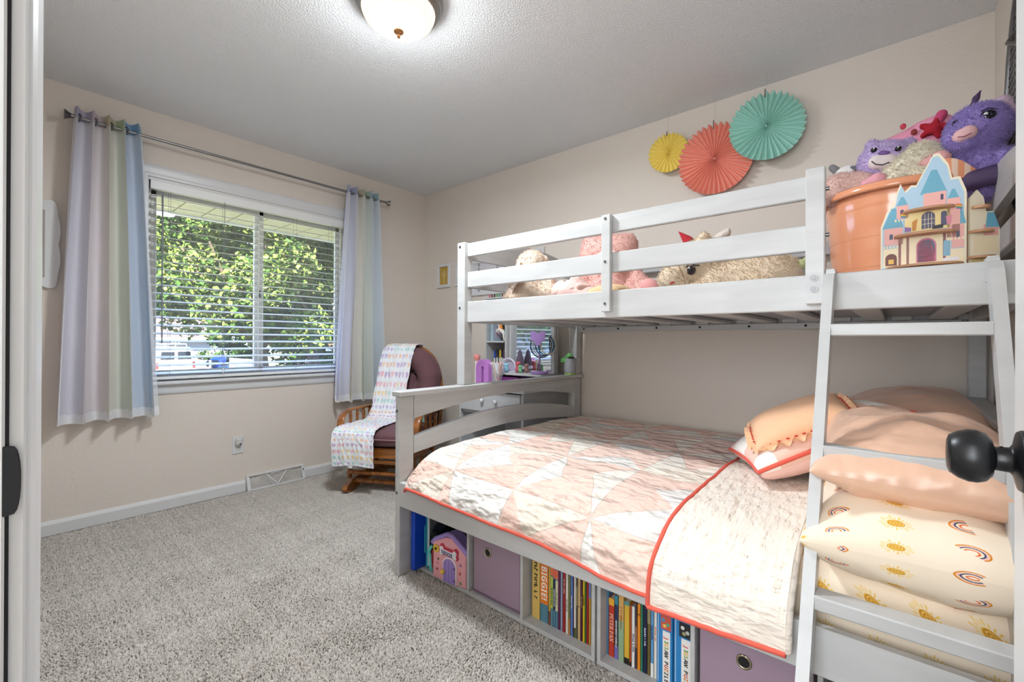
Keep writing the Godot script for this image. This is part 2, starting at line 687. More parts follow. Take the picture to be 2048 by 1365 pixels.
# ---------------------------------------------------------------- room, hall, door, window
const WX0 := 0.635
const WX1 := 1.935
const WY0 := 0.79
const WY1 := 2.035

func build_setting() -> void:
	var wall: Material = M.wall
	var trim: Material = M.trim
	var fl := struct("floor", J([bb(-1.5, XB + 0.1, -0.1, -0.012, ZW - 0.1, 1.4, 0.0)]), M.carpet)
	fl.set_meta("label", "warm light grey cut pile carpet")
	carpet(fl)
	struct("ceiling", J([bb(-1.5, XB + 0.1, CH, CH + 0.1, ZW - 0.16, 1.4, 0.0)]), M.ceiling)
	# window wall with its opening
	struct("wall_window", J([bb(-0.2, WX0, -0.1, CH, ZW - 0.16, ZW, 0), bb(WX1, XB + 0.1, -0.1, CH, ZW - 0.16, ZW, 0),
		bb(WX0, WX1, -0.1, WY0, ZW - 0.16, ZW, 0), bb(WX0, WX1, WY1, CH, ZW - 0.16, ZW, 0)]), wall)
	struct("wall_bed", J([bb(XB, XB + 0.12, -0.1, CH, ZW - 0.16, 1.4, 0)]), wall)
	struct("wall_head", J([bb(XD, XB, -0.1, CH, ZH, ZH + 0.12, 0)]), wall)
	struct("wall_door", J([bb(XD - 0.115, XD, -0.1, CH, ZW, -0.62, 0), bb(XD - 0.115, XD, -0.1, CH, 0.165, 1.4, 0), bb(XD - 0.115, XD, 2.06, CH, -0.62, 0.165, 0)]), wall)
	struct("wall_hall", J([bb(-1.5, -1.4, -0.1, CH, -2.0, 1.4, 0), bb(-1.5, XD - 0.115, -0.1, CH, -2.0, -1.9, 0), bb(-1.5, XD - 0.115, -0.1, CH, 1.3, 1.4, 0)]), wall)
	# baseboards
	var prof := [Vector2(0, 0), Vector2(0.014, 0), Vector2(0.014, 0.058), Vector2(0.009, 0.07), Vector2(0.004, 0.075), Vector2(0, 0.076)]
	for e in [["baseboard_window", V((XD + 1.172) / 2, 0, ZW), 1.172 - XD, -90.0], ["baseboard_window_right", V((1.575 + XB) / 2, 0, ZW), XB - 1.575, -90.0], ["baseboard_bed", V(XB, 0, (ZW + ZH) / 2), ZH - ZW, 180.0], ["baseboard_door", V(XD, 0, (ZW - 0.68) / 2), -0.68 - ZW, 0.0]]:
		struct(e[0], prism(prof, e[2]), trim, e[1], ry(e[3]))
	# door frame: jambs, head, stop, casing on the room side
	var fr := thing("door_frame", "white painted door frame with stop and casing at left edge", "door frame")
	fr.set_meta("kind", "structure")
	boxp(fr, "jamb", trim, XD - 0.12, XD + 0.004, 0, 2.06, -0.62, -0.600, 0.002)
	boxp(fr, "jamb", trim, XD - 0.12, XD + 0.004, 0, 2.06, 0.145, 0.165, 0.002)
	boxp(fr, "jamb", trim, XD - 0.12, XD + 0.004, 2.04, 2.06, -0.60, 0.145, 0.002)
	boxp(fr, "door_stop", trim, XD - 0.06, XD - 0.0092, 0, 2.04, -0.6, -0.5935, 0.002)
	boxp(fr, "door_stop", trim, XD - 0.06, XD - 0.0092, 2.029, 2.04, -0.59, 0.145, 0.002)
	boxp(fr, "weather_seal", M.dark, XD - 0.0092, XD - 0.0066, 0, 2.04, -0.602, -0.5975, 0.0)
	var cas := [Vector2(0, 0), Vector2(0.058, 0), Vector2(0.058, 0.012), Vector2(0.044, 0.016), Vector2(0.02, 0.013), Vector2(0.007, 0.0105), Vector2(0.001, 0.007)]
	part(fr, "casing", prism(cas, 2.06), trim, V(XD, 1.03, -0.607), Basis(V(0, 0, -1), V(1, 0, 0), V(0, -1, 0)))
	part(fr, "casing", prism(cas, 2.06), trim, V(XD, 1.03, 0.152), Basis(V(0, 0, 1), V(1, 0, 0), V(0, 1, 0)))
	part(fr, "casing", prism(cas, 0.88), trim, V(XD, 2.047, -0.227), Basis(V(0, 1, 0), V(1, 0, 0), V(0, 0, -1)))
	# strike plate on the latch jamb
	var sp := []
	for i in 13:
		var a := PI * i / 12 - PI / 2
		sp.append(Vector2(0.010 + 0.0085 * pow(absf(cos(a)), 0.5), 0.031 * sin(a)))
	sp.append(Vector2(-0.014, 0.031))
	sp.append(Vector2(-0.014, -0.031))
	var strike := part(fr, "strike_plate", prism(sp, 0.003, 0.0008), M.black_metal, V(XD - 0.0178, 0.924, -0.5955))
	strike.set_meta("label", "black strike plate")
	for s in [-1.0, 1.0]:
		part(strike, "screw", cyl(0.0035, 0.003, 0.0012, 12), M.bolt, V(0.002, s * 0.024, 0.0018), rx(90))
	# open door with its knob
	var d := thing("door_1", "white door standing open with black round knob", "door", V(0.028, 0, 0.105))
	d.set_meta("kind", "structure")
	boxp(d, "door_leaf", trim, 0.0, 0.757, 0.012, 2.03, 0.0, 0.035, 0.0015)
	for s in [[1.0, 0.0], [-1.0, 0.035]]:
		var kn := part(d, "door_knob", lathe([Vector2(0, 0), Vector2(0.033, 0), Vector2(0.033, 0.003), Vector2(0.031, 0.006), Vector2(0.018, 0.009), Vector2(0.0135, 0.012), Vector2(0.0128, 0.022), Vector2(0.0135, 0.024), Vector2(0.020, 0.025), Vector2(0.0265, 0.030), Vector2(0.0292, 0.037), Vector2(0.0292, 0.044), Vector2(0.0265, 0.052), Vector2(0.023, 0.057), Vector2(0.0222, 0.0575), Vector2(0.0218, 0.0592), Vector2(0.016, 0.0612), Vector2(0, 0.0618)], 40), M.black_metal, V(0.694, 0.923, s[1]), rx(-90.0 * s[0]))
		kn.set_meta("label", "black round door knob with rose")
		part(kn, "pin_hole", cyl(0.0016, 0.0016, 0.002, 10), M.dark, V(0, 0.018, 0.0128), rx(90))
	for y in [0.25, 1.05, 1.8]:
		part(d, "hinge", cyl(0.007, 0.007, 0.09, 12), M.black_metal, V(-0.003, y, 0.04))
	build_window()
	# hall ceiling lamp behind the camera
	var hl := thing("hall_ceiling_light", "square flush white ceiling light in the hall behind the doorway", "ceiling light", V(-1.12, CH, -0.2))
	boxp(hl, "housing", trim, -0.24, 0.24, -0.05, 0, -0.42, 0.42)
	boxp(hl, "light_panel", mat("hall_glow", c8(255, 250, 240), 0.5, {"emit": Color(1, 0.95, 0.88), "ee": 1.5}), -0.22, 0.22, -0.058, -0.05, -0.4, 0.4)
	# bright window across the hall, behind the camera
	var hw := thing("window_2", "tall white window across the hall behind the doorway", "window", V(-1.4, 1.35, -0.22))
	hw.set_meta("kind", "structure")
	part(hw, "frame", J([bb(0, 0.03, 0.68, 0.76, -0.56, 0.56), bb(0, 0.03, -0.76, -0.68, -0.56, 0.56), bb(0, 0.03, -0.68, 0.68, -0.56, -0.48), bb(0, 0.03, -0.68, 0.68, 0.48, 0.56), bb(0.005, 0.025, -0.68, 0.68, -0.012, 0.012), bb(0.005, 0.025, -0.012, 0.012, -0.48, 0.48)]), trim)
	part(hw, "window_pane", bx(0.004, 1.36, 0.96, 0.0), mat("day_glow", c8(240, 246, 255), 0.3, {"emit": Color(0.93, 0.97, 1.0), "ee": 1.0}), V(0.004, 0, 0))
	area_light("hall_window_light", V(-1.365, 1.35, -0.22), ry(-90), Vector2(0.95, 1.34), DAY_E, Color(0.96, 0.98, 1.0))
	area_light("hall_light", V(-1.12, CH - 0.065, -0.2), rx(-90), Vector2(0.42, 0.78), HALL_E, Color(0.93, 0.97, 1.0))

const HALL_E := 0.9
const LAMP_E := 0.28
const DAY_E := 3.0
const LAMP_DOWN_E := 2.9

func carpet(parent: Node) -> void:      # cut pile, one piece of stuff
	var st := SurfaceTool.new()
	st.begin(Mesh.PRIMITIVE_TRIANGLES)
	st.set_smooth_group(0)
	for k in 3:
		var a := TAU * k / 3
		var b := TAU * (k + 1) / 3
		var pa := V(cos(a) * 0.0042, -0.006, sin(a) * 0.0042)
		var pb := V(cos(b) * 0.0042, -0.006, sin(b) * 0.0042)
		var ta := V(cos(a) * 0.0036 + 0.002, 0.006, sin(a) * 0.0036)
		var tb := V(cos(b) * 0.0036 + 0.002, 0.006, sin(b) * 0.0036)
		var tip := V(0.003, 0.009, 0)
		tri(st, pa, ta, pb)
		tri(st, pb, ta, tb)
		tri(st, ta, tip, tb)
	st.generate_normals()
	var mesh := st.commit()
	var step := 0.0062
	var xs := []
	var r := RandomNumberGenerator.new()
	r.seed = 5
	var tf: Array[Transform3D] = []
	var lean := FastNoiseLite.new()
	lean.frequency = 2.2
	lean.seed = 4
	var z := -3.42
	while z < 0.3:
		var x := XD + 0.01
		# only where the bed, cubbies and desk leave the floor open to view
		var xm := 2.72 if z < -2.35 else (2.2 if z < -1.66 else 1.32)
		while x < xm:
			var p := V(x + r.randf_range(-0.5, 0.5) * step, -0.006, z + r.randf_range(-0.5, 0.5) * step)
			var l := lean.get_noise_2d(p.x, p.z * 1.7)
			var b := Basis(V(0, 1, 0), r.randf() * TAU) * Basis.from_scale(V(1, r.randf_range(0.55, 1.15), 1))
			b = Basis(V(1, 0, 0), l * 0.9 + r.randf_range(-0.5, 0.5)) * Basis(V(0, 0, 1), 0.35 * l + r.randf_range(-0.5, 0.5)) * b
			tf.append(Transform3D(b, p))
			x += step
		z += step
	var mm := MultiMesh.new()
	mm.transform_format = MultiMesh.TRANSFORM_3D
	mm.mesh = mesh
	mm.instance_count = tf.size()
	for i in tf.size():
		mm.set_instance_transform(i, tf[i])
	var o := MultiMeshInstance3D.new()
	o.name = "carpet_pile"
	o.multimesh = mm
	o.material_override = M.tuft
	o.set_meta("kind", "stuff")
	parent.add_child(o)

func build_window() -> void:
	var trim: Material = M.trim
	var w := thing("window_1", "white two-pane slider window in the far wall", "window")
	w.set_meta("kind", "structure")
	var zg := ZW - 0.10
	# lining of the opening
	boxp(w, "lining", trim, WX0 - 0.012, WX0, WY0, WY1, ZW - 0.16, ZW + 0.002, 0.001)
	boxp(w, "lining", trim, WX1, WX1 + 0.012, WY0, WY1, ZW - 0.16, ZW + 0.002, 0.001)
	boxp(w, "lining", trim, WX0, WX1, WY1 - 0.012, WY1, ZW - 0.16, ZW + 0.002, 0.001)
	# moulded casing on top and sides, stool and apron
	var cas := [Vector2(0, 0), Vector2(0.075, 0), Vector2(0.075, 0.014), Vector2(0.062, 0.019), Vector2(0.052, 0.0165), Vector2(0.024, 0.0135), Vector2(0.016, 0.0105), Vector2(0.004, 0.010)]
	part(w, "casing", prism(cas, WX1 - WX0 + 0.16), trim, V((WX0 + WX1) / 2, WY1 + 0.004, ZW), Basis(V(0, 1, 0), V(0, 0, 1), V(1, 0, 0)))
	for s in [[WX0 - 0.002, -1.0], [WX1 + 0.002, 1.0]]:
		part(w, "casing", prism(cas, WY1 - WY0 + 0.08), trim, V(s[0], (WY0 + WY1) / 2 + 0.04, ZW), Basis(V(s[1], 0, 0), V(0, 0, 1), V(0, -s[1], 0)))
	part(w, "window_stool", bx(WX1 - WX0 + 0.22, 0.022, 0.15, 0.006), trim, V((WX0 + WX1) / 2, WY0 - 0.009, ZW - 0.035))
	part(w, "apron", prism([Vector2(0, 0), Vector2(0.0, -0.058), Vector2(0.008, -0.056), Vector2(0.012, -0.045), Vector2(0.013, -0.02), Vector2(0.018, -0.01), Vector2(0.018, 0)], WX1 - WX0 + 0.14), trim, V((WX0 + WX1) / 2, WY0 - 0.02, ZW), ry(-90))
	# frame and two sashes
	boxp(w, "frame", trim, WX0, WX1, WY0, WY0 + 0.035, zg - 0.04, zg + 0.03)
	boxp(w, "frame", trim, WX0, WX1, WY1 - 0.05, WY1 - 0.012, zg - 0.04, zg + 0.03)
	boxp(w, "frame", trim, WX0, WX0 + 0.025, WY0, WY1, zg - 0.04, zg + 0.03)
	boxp(w, "frame", trim, WX1 - 0.025, WX1, WY0, WY1, zg - 0.04, zg + 0.03)
	for e in [[WX0 + 0.025, 1.315, 0.008, "left"], [1.262, WX1 - 0.025, -0.016, "right"]]:
		var x0: float = e[0]
		var x1: float = e[1]
		var z: float = zg + e[2]
		var y0 := WY0 + 0.035
		var y1 := WY1 - 0.05
		var s := part(w, "sash", J([bb(x0, x1, y0, y0 + 0.032, z - 0.012, z + 0.012), bb(x0, x1, y1 - 0.03, y1, z - 0.012, z + 0.012), bb(x0, x0 + 0.03, y0, y1, z - 0.012, z + 0.012), bb(x1 - 0.03, x1, y0, y1, z - 0.012, z + 0.012)]), trim)
		part(s, "pane", bx(x1 - x0 - 0.05, y1 - y0 - 0.05, 0.004, 0.0), M.glass, V((x0 + x1) / 2, (y0 + y1) / 2, z))
	boxp(w, "latch", M.bolt, 1.283, 1.297, 1.36, 1.41, zg + 0.02, zg + 0.032)

# ---------------------------------------------------------------- outside the window
func leafy(parent: Node, called: String, centres: Array, n: int, size: float, sd: int, cols: Array) -> void:
	var st := SurfaceTool.new()
	st.begin(Mesh.PRIMITIVE_TRIANGLES)
	st.set_smooth_group(-1)
	var a := V(0, 0, 0)
	var t := V(0, 1, 0.12)
	var l := V(-0.36, 0.42, 0.12)
	var rr := V(0.36, 0.42, 0.12)
	var c := V(0, 0.45, 0)
	tri(st, a, l, c)
	tri(st, l, t, c)
	tri(st, t, rr, c)
	tri(st, rr, a, c)
	st.generate_normals()
	var m := StandardMaterial3D.new()
	m.albedo_color = Color(1, 1, 1)
	m.vertex_color_use_as_albedo = true
	m.roughness = 0.95
	m.metallic_specular = 0.05
	m.backlight_enabled = true
	m.backlight = Color(0.07, 0.09, 0.03)
	m.cull_mode = BaseMaterial3D.CULL_DISABLED
	var mm := MultiMesh.new()
	mm.transform_format = MultiMesh.TRANSFORM_3D
	mm.use_colors = true
	mm.mesh = st.commit()
	mm.instance_count = n
	var r := RandomNumberGenerator.new()
	r.seed = sd
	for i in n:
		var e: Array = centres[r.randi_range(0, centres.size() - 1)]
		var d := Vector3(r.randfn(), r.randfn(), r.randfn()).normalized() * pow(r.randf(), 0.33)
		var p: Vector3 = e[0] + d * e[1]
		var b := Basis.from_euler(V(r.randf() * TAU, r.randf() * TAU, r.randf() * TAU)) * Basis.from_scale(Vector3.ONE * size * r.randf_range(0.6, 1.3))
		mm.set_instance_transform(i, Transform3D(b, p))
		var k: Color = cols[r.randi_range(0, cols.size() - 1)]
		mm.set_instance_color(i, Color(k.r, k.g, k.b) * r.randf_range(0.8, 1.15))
	var o := MultiMeshInstance3D.new()
	o.name = called
	o.multimesh = mm
	o.material_override = m
	o.set_meta("kind", "stuff")
	parent.add_child(o)

func tree(called: String, label: String, at: Vector3, h0: float, h1: float, rad: float, n: int, size: float, sd: int, cols: Array, trunk_r: float) -> void:
	var t := thing(called, label, "tree", at, 0.0, "trees outside the window")
	var r := RandomNumberGenerator.new()
	r.seed = sd
	part(t, "trunk", tube([V(0, 0, 0), V(0.08, h0 * 0.5, 0.05), V(-0.05, h0, 0), V(0.1, lerpf(h0, h1, 0.6), 0.1)], trunk_r, 10, trunk_r * 0.35), M.bark)
	for k in 4:
		var a := TAU * k / 4 + r.randf()
		part(t, "branch", tube([V(0, h0 * 0.75, 0), V(cos(a) * rad * 0.35, h0 * 1.15, sin(a) * rad * 0.3), V(cos(a) * rad * 0.7, lerpf(h0, h1, 0.4), sin(a) * rad * 0.6)], trunk_r * 0.5, 8, trunk_r * 0.12), M.bark)
	var cs := []
	for i in 46:
		var a := r.randf() * TAU
		var f := r.randf()
		var env := sqrt(maxf(0.05, 1.0 - pow(f * 2 - 1, 2))) * 0.8 + 0.25
		var q := rad * env * sqrt(r.randf())
		cs.append([V(cos(a) * q, lerpf(h0, h1, f), sin(a) * q), rad * r.randf_range(0.16, 0.32)])
	leafy(t, "leaves", cs, n, size, sd + 1, cols)

func build_outside() -> void:
	var gy := -1.3
	struct("ground", J([bb(-40, 60, gy - 0.2, gy, -75, -5.2, 0)]), M.lawn)
	struct("driveway", J([bb(2.0, 12.5, gy, gy + 0.012, -37, -22, 0)]), M.asphalt)
	struct("wall_outside", J([bb(-1.6, 4.5, -1.4, -0.1, ZW - 0.2, ZW - 0.02, 0)]), M.siding)
	struct("yard", J([bb(-8, 12, gy - 0.2, gy + 0.02, -5.3, ZW - 0.2, 0)]), M.lawn)
	# ribbed eave: planks running out from the house wall, gutter board at their end
	var sf := thing("eave_soffit", "pale ribbed soffit of the eave above the window outside", "soffit")
	sf.set_meta("kind", "structure")
	for i in 30:
		boxp(sf, "soffit_plank", M.soffit, -1.6 + i * 0.2, -1.6 + i * 0.2 + 0.188, 2.105, 2.12, -4.55, ZW - 0.16, 0.004)
	boxp(sf, "soffit_backing", M.soffit, -1.6, 4.4, 2.121, 2.14, -4.55, ZW - 0.16, 0.0)
	boxp(sf, "fascia", M.trim, -1.6, 4.4, 2.09, 2.26, -4.58, -4.55)
	boxp(sf, "roof_slab", M.shingle, -1.7, 4.5, 2.27, 2.34, -4.7, ZW - 0.16)
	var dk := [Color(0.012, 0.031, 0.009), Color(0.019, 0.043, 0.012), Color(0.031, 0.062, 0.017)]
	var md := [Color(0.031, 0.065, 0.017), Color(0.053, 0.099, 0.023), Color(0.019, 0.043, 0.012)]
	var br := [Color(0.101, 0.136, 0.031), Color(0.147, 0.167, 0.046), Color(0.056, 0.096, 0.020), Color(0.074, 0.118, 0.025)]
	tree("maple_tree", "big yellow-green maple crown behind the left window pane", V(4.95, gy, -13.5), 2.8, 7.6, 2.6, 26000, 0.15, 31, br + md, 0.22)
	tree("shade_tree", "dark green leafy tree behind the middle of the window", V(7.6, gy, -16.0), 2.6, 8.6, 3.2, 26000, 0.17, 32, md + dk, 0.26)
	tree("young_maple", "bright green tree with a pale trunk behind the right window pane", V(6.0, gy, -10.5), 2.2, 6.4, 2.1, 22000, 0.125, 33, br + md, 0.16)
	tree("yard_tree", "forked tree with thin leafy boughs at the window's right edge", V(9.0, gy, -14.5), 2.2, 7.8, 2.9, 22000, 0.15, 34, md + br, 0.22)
	tree("evergreen_tree", "dense dark tree standing behind the garage roof", V(10.0, gy, -52), 1.5, 13.0, 7.5, 30000, 0.55, 35, dk + md, 0.4)
	tree("evergreen_tree", "dense dark tree filling the gap right of the garage", V(12.8, gy, -25), 0.8, 10.5, 4.2, 22000, 0.28, 36, dk + md, 0.4)
	tree("evergreen_tree", "tall dark tree behind the garage at the window's left edge", V(4.5, gy, -50), 1.5, 12.0, 7.0, 26000, 0.55, 41, dk + md, 0.5)
	tree("shade_tree", "dense green tree rising behind the window's middle post", V(9.2, gy, -25.0), 3.4, 11.0, 3.6, 16000, 0.3, 42, md + dk, 0.3)
	tree("hedge_tree", "low dense dark green tree beside the garage corner", V(11.2, gy, -35.0), 0.5, 4.6, 2.0, 12000, 0.2, 37, dk, 0.2)
	tree("far_tree", "broad leafy tree reflected in the desk mirror", V(-6.5, gy, -15), 3.0, 8.5, 3.6, 7000, 0.3, 38, md + br, 0.3)
	tree("far_tree", "second broad leafy tree reflected in the desk mirror", V(-10.5, gy, -13.5), 2.6, 8.0, 3.2, 7000, 0.3, 39, md + dk, 0.3)
	var nh := thing("neighbour_house", "grey-blue house seen only in the desk mirror", "house", V(-16.0, gy, -23.0), deg_to_rad(35))
	var bs := mat("blue_siding", c8(88, 100, 118), 0.8)
	boxp(nh, "wall", bs, -8, 9, 0, 3.4, -6, 0)
	part(nh, "roof", prism([Vector2(0.6, 3.3), Vector2(-6.6, 3.3), Vector2(-3.0, 5.4)], 18.0), M.shingle, V(0.5, 0, 0), ry(-90))
	for x in [-5.5, -1.0, 3.5]:
		var wn := boxp(nh, "window", M.siding, x, x + 1.3, 0.9, 2.4, -0.01, 0.05)
		boxp(wn, "pane", M.car_glass, -0.55, 0.55, -0.65, 0.65, 0.028, 0.04)
	# garage with a dark roof
	var g := thing("garage", "pale garage with a dark shingle roof seen low in the window", "garage", V(5.2, gy, -40))
	boxp(g, "wall", M.siding, -4, 6.1, 0, 2.45, -5, 0)
	part(g, "roof", prism([Vector2(-0.45, 2.35), Vector2(-5.6, 2.35), Vector2(-3.0, 4.15)], 11.2), M.shingle, V(1.2, 0, 0.95), ry(-90))
	boxp(g, "gutter", M.car_white, -4.4, 6.8, 2.34, 2.50, 0.45, 0.62)
	boxp(g, "garage_door", M.car_white, -1.2, 3.4, 0, 2.1, -0.02, 0.03)
	for k in 3:
		boxp(g, "door_groove", M.siding, -1.2, 3.4, 0.5 + k * 0.52, 0.52 + k * 0.52, 0.031, 0.036)
	part(g, "downspout", tube([V(6.25, 2.4, 0.45), V(6.0, 2.1, 0.05), V(6.0, 0.1, 0.05)], 0.05), M.car_white)
	# white van seen from behind
	var v := thing("van", "white van with a roof rack parked before the garage", "van", V(6.75, gy, -30.0), deg_to_rad(12))
	var body := [Vector2(-0.95, 0.35), Vector2(0.95, 0.35), Vector2(1.0, 0.9), Vector2(0.97, 1.2), Vector2(0.83, 1.86), Vector2(0.7, 1.95), Vector2(-0.7, 1.95), Vector2(-0.83, 1.86), Vector2(-0.97, 1.2), Vector2(-1.0, 0.9)]
	part(v, "body", prism(body, 4.4, 0.03), M.car_white, V(0, 0, -2.2))
	for s in [-1.0, 1.0]:
		part(v, "rear_window", prism([Vector2(-0.32, 1.28), Vector2(0.34, 1.28), Vector2(0.3, 1.7), Vector2(-0.32, 1.7)], 0.03), M.car_glass, V(s * 0.4, 0, 0.012), ry(0.0 if s > 0 else 180.0))
		part(v, "tail_lamp_glass", bx(0.12, 0.35, 0.04), paint(c8(150, 30, 30)), V(s * 0.88, 0.95, 0.0))
		for z in [-0.8, -3.4]:
			part(v, "wheel", cyl(0.34, 0.34, 0.22, 24), M.dark, V(s * 0.85, 0.34, z), rz(90))
	boxp(v, "bumper", M.siding, -0.98, 0.98, 0.35, 0.55, 0.0, 0.12, 0.03)
	for z in [-0.6, -1.8, -3.0]:
		part(v, "rack_bar", tube([V(-0.8, 1.95, z), V(-0.8, 2.12, z), V(0.8, 2.12, z), V(0.8, 1.95, z)], 0.03), M.car_white)
	part(v, "rack_rail", tube([V(-0.8, 2.3, 0.1), V(-0.75, 2.14, -0.4), V(-0.75, 2.14, -3.2)], 0.03), M.car_white)
	for k in 3:
		part(v, "ladder_clamp", bx(0.05, 0.3, 0.06), M.car_white, V(0.1 + k * 0.16, 2.25, -0.6))
	# open trailer beside the van
	var t := thing("trailer", "low white open trailer with a blue tarp beside the van", "trailer", V(9.2, gy, -29.5), deg_to_rad(4))
	boxp(t, "bed", M.car_white, -1.0, 1.3, 0.55, 0.72, -3.2, 0.0, 0.02)
	for s in [-0.98, 1.26]:
		boxp(t, "side_board", M.car_white, s - 0.02, s + 0.04, 0.72, 1.2, -3.2, 0.0)
		part(t, "wheel", cyl(0.32, 0.32, 0.2, 20), M.dark, V(s, 0.32, -1.2), rz(90))
	part(t, "tarp", blob([cap(V(-0.5, 1.0, -0.8), V(0.1, 1.2, -1.4), 0.3, 0.28)], 0.08, 0.1), paint(c8(40, 90, 190), 0.5))
	part(t, "mower", blob([cap(V(-0.9, 1.0, -0.3), V(-0.5, 1.05, -0.5), 0.22, 0.16)], 0.06, 0.08), M.dark)
	# far house at the right
	var h := thing("far_house", "pale house with a grey gable far behind the right pane", "house", V(24, gy, -44))
	boxp(h, "wall", M.siding, -4.5, 5, 0, 2.9, -6, 0)
	part(h, "roof", prism([Vector2(-5.2, 2.8), Vector2(5.6, 2.8), Vector2(0.2, 5.2)], 7.0), mat("grey_roof", c8(120, 122, 124), 0.9, {"t": TEX.fleck, "tri": 1.0}), V(0, 0, -2.6))
	for x in [-2.6, 1.8]:
		var wn := boxp(h, "window", M.car_white, x, x + 1.4, 0.9, 2.1, -0.01, 0.04)
		boxp(wn, "pane", M.car_glass, -0.6, 0.6, -0.5, 0.5, 0.02, 0.035)
	for k in 2:
		var s := thing("yard_post", ["white T-shaped post standing before the far house", "white T-shaped post at the right edge of the window view"][k], "post", V(11.0 + k * 1.3, gy, -20.5 + k * 1.2), 0.0, "white posts in the yard")
		boxp(s, "post", M.car_white, -0.06, 0.06, 0, 1.95, -0.06, 0.06)
		boxp(s, "cross_arm", M.car_white, -0.55, 0.55, 1.85, 1.97, -0.05, 0.05)

# ---------------------------------------------------------------- blinds, rod, curtains, lamp
func build_window_dressing() -> void:
	var b := thing("window_blind", "white horizontal slat blind lowered across the whole window", "blind", V(0, 0, ZW - 0.032))
	var x0 := WX0 + 0.012
	var x1 := WX1 - 0.012
	boxp(b, "head_rail", M.blind, x0, x1, WY1 - 0.058, WY1 - 0.014, -0.028, 0.028)
	boxp(b, "valance", M.blind, x0 - 0.004, x1 + 0.004, WY1 - 0.064, WY1 - 0.012, 0.030, 0.036, 0.002)
	var slat := surf(func(u, v): return V((u - 0.5) * (x1 - x0), 0.0022 * (1 - pow(v * 2 - 1, 2)), (v - 0.5) * 0.05), 2, 6)
	var under := surf(func(u, v): return V((u - 0.5) * (x1 - x0), -0.0025 + 0.0022 * (1 - pow(v * 2 - 1, 2)), (v - 0.5) * 0.05), 2, 6)
	var lip := bx(x1 - x0, 0.0026, 0.001, 0.0)
	var slat_mesh := J([[slat, T(V(0, 0, 0))], [under, T(V(0, 0, 0))], [lip, T(V(0, -0.0012, 0.025))], [lip, T(V(0, -0.0012, -0.025))]])
	var n := 23
	var yt := WY1 - 0.098
	var yb := WY0 + 0.052
	for i in n:
		var y := lerpf(yt, yb, float(i) / (n - 1))
		part(b, "slat", slat_mesh, M.blind, V((x0 + x1) / 2, y, 0), rx(13.0))
	boxp(b, "bottom_rail", M.blind, x0, x1, WY0 + 0.012, WY0 + 0.03, -0.026, 0.026)
	for x in [0.745, 1.045, 1.52, 1.80]:
		for z in [-0.026, 0.0265]:
			part(b, "ladder_cord", cyl(0.0009, 0.0009, yt - yb + 0.06, 6), M.siding, V(x, (yt + yb) / 2 + 0.01, z))
	part(b, "tilt_wand", cyl(0.004, 0.005, 0.92, 8), M.siding, V(0.700, WY1 - 0.55, 0.046))
	part(b, "pull_cord", tube([V(1.035, WY1 - 0.06, 0.045), V(1.03, 1.4, 0.047), V(1.032, 0.86, 0.046)], 0.0012, 6), M.siding)
	part(b, "cord_tassel", cyl(0.006, 0.003, 0.03, 10), M.blind, V(1.032, 0.845, 0.046))
	# rod on square-ended brackets
	var zr := ZW + 0.1
	var r := thing("curtain_rod", "slim brushed nickel curtain rod with square cup finials", "curtain rod", V(0, 2.24, zr))
	part(r, "rod", cyl(0.0085, 0.0085, 1.93, 14), M.nickel, V(1.262, 0, 0), rz(90))
	for s in [[0.297, -1.0], [2.227, 1.0]]:
		part(r, "finial", J([[cyl(0.010, 0.012, 0.02, 14), T(V(0, 0, 0))], [cyl(0.012, 0.030, 0.028, 4), T(V(0, 0.022, 0), ry(45))], [bx(0.045, 0.006, 0.045), T(V(0, 0.039, 0))]]), M.nickel, V(s[0], 0, 0), rz(-90.0 * s[1]))
	for x in [0.43, 2.17]:
		part(r, "bracket", J([[bx(0.012, 0.012, 0.09), T(V(0, -0.012, -0.05))], [bx(0.03, 0.07, 0.006), T(V(0, -0.02, -0.097))], [bx(0.016, 0.018, 0.02), T(V(0, -0.008, 0))]]), M.nickel, V(x, 0, 0))
	# curtains
	var lav := c8(208, 200, 226)
	var pnk := c8(238, 214, 222)
	var yel := c8(226, 210, 168)
	var grn := c8(204, 226, 186)
	var blu := c8(140, 190, 236)
	curtain("left", "pastel striped curtain with sheer overlay at the window's left side", [0.296, 0.585], [0.218, 0.668], 0.610, [[lav, 0.0, 0.24], [pnk, 0.24, 0.42], [yel, 0.42, 0.60], [grn, 0.60, 0.74], [blu, 0.74, 1.0]], 4.6, 7)
	curtain("right", "pastel striped curtain with sheer overlay beside the glider chair", [1.865, 2.135], [1.752, 2.208], 0.575, [[c8(190, 194, 230), 0.0, 0.30], [c8(222, 208, 176), 0.30, 0.5], [c8(206, 222, 188), 0.5, 0.72], [c8(176, 208, 226), 0.72, 1.0]], 4.2, 9)

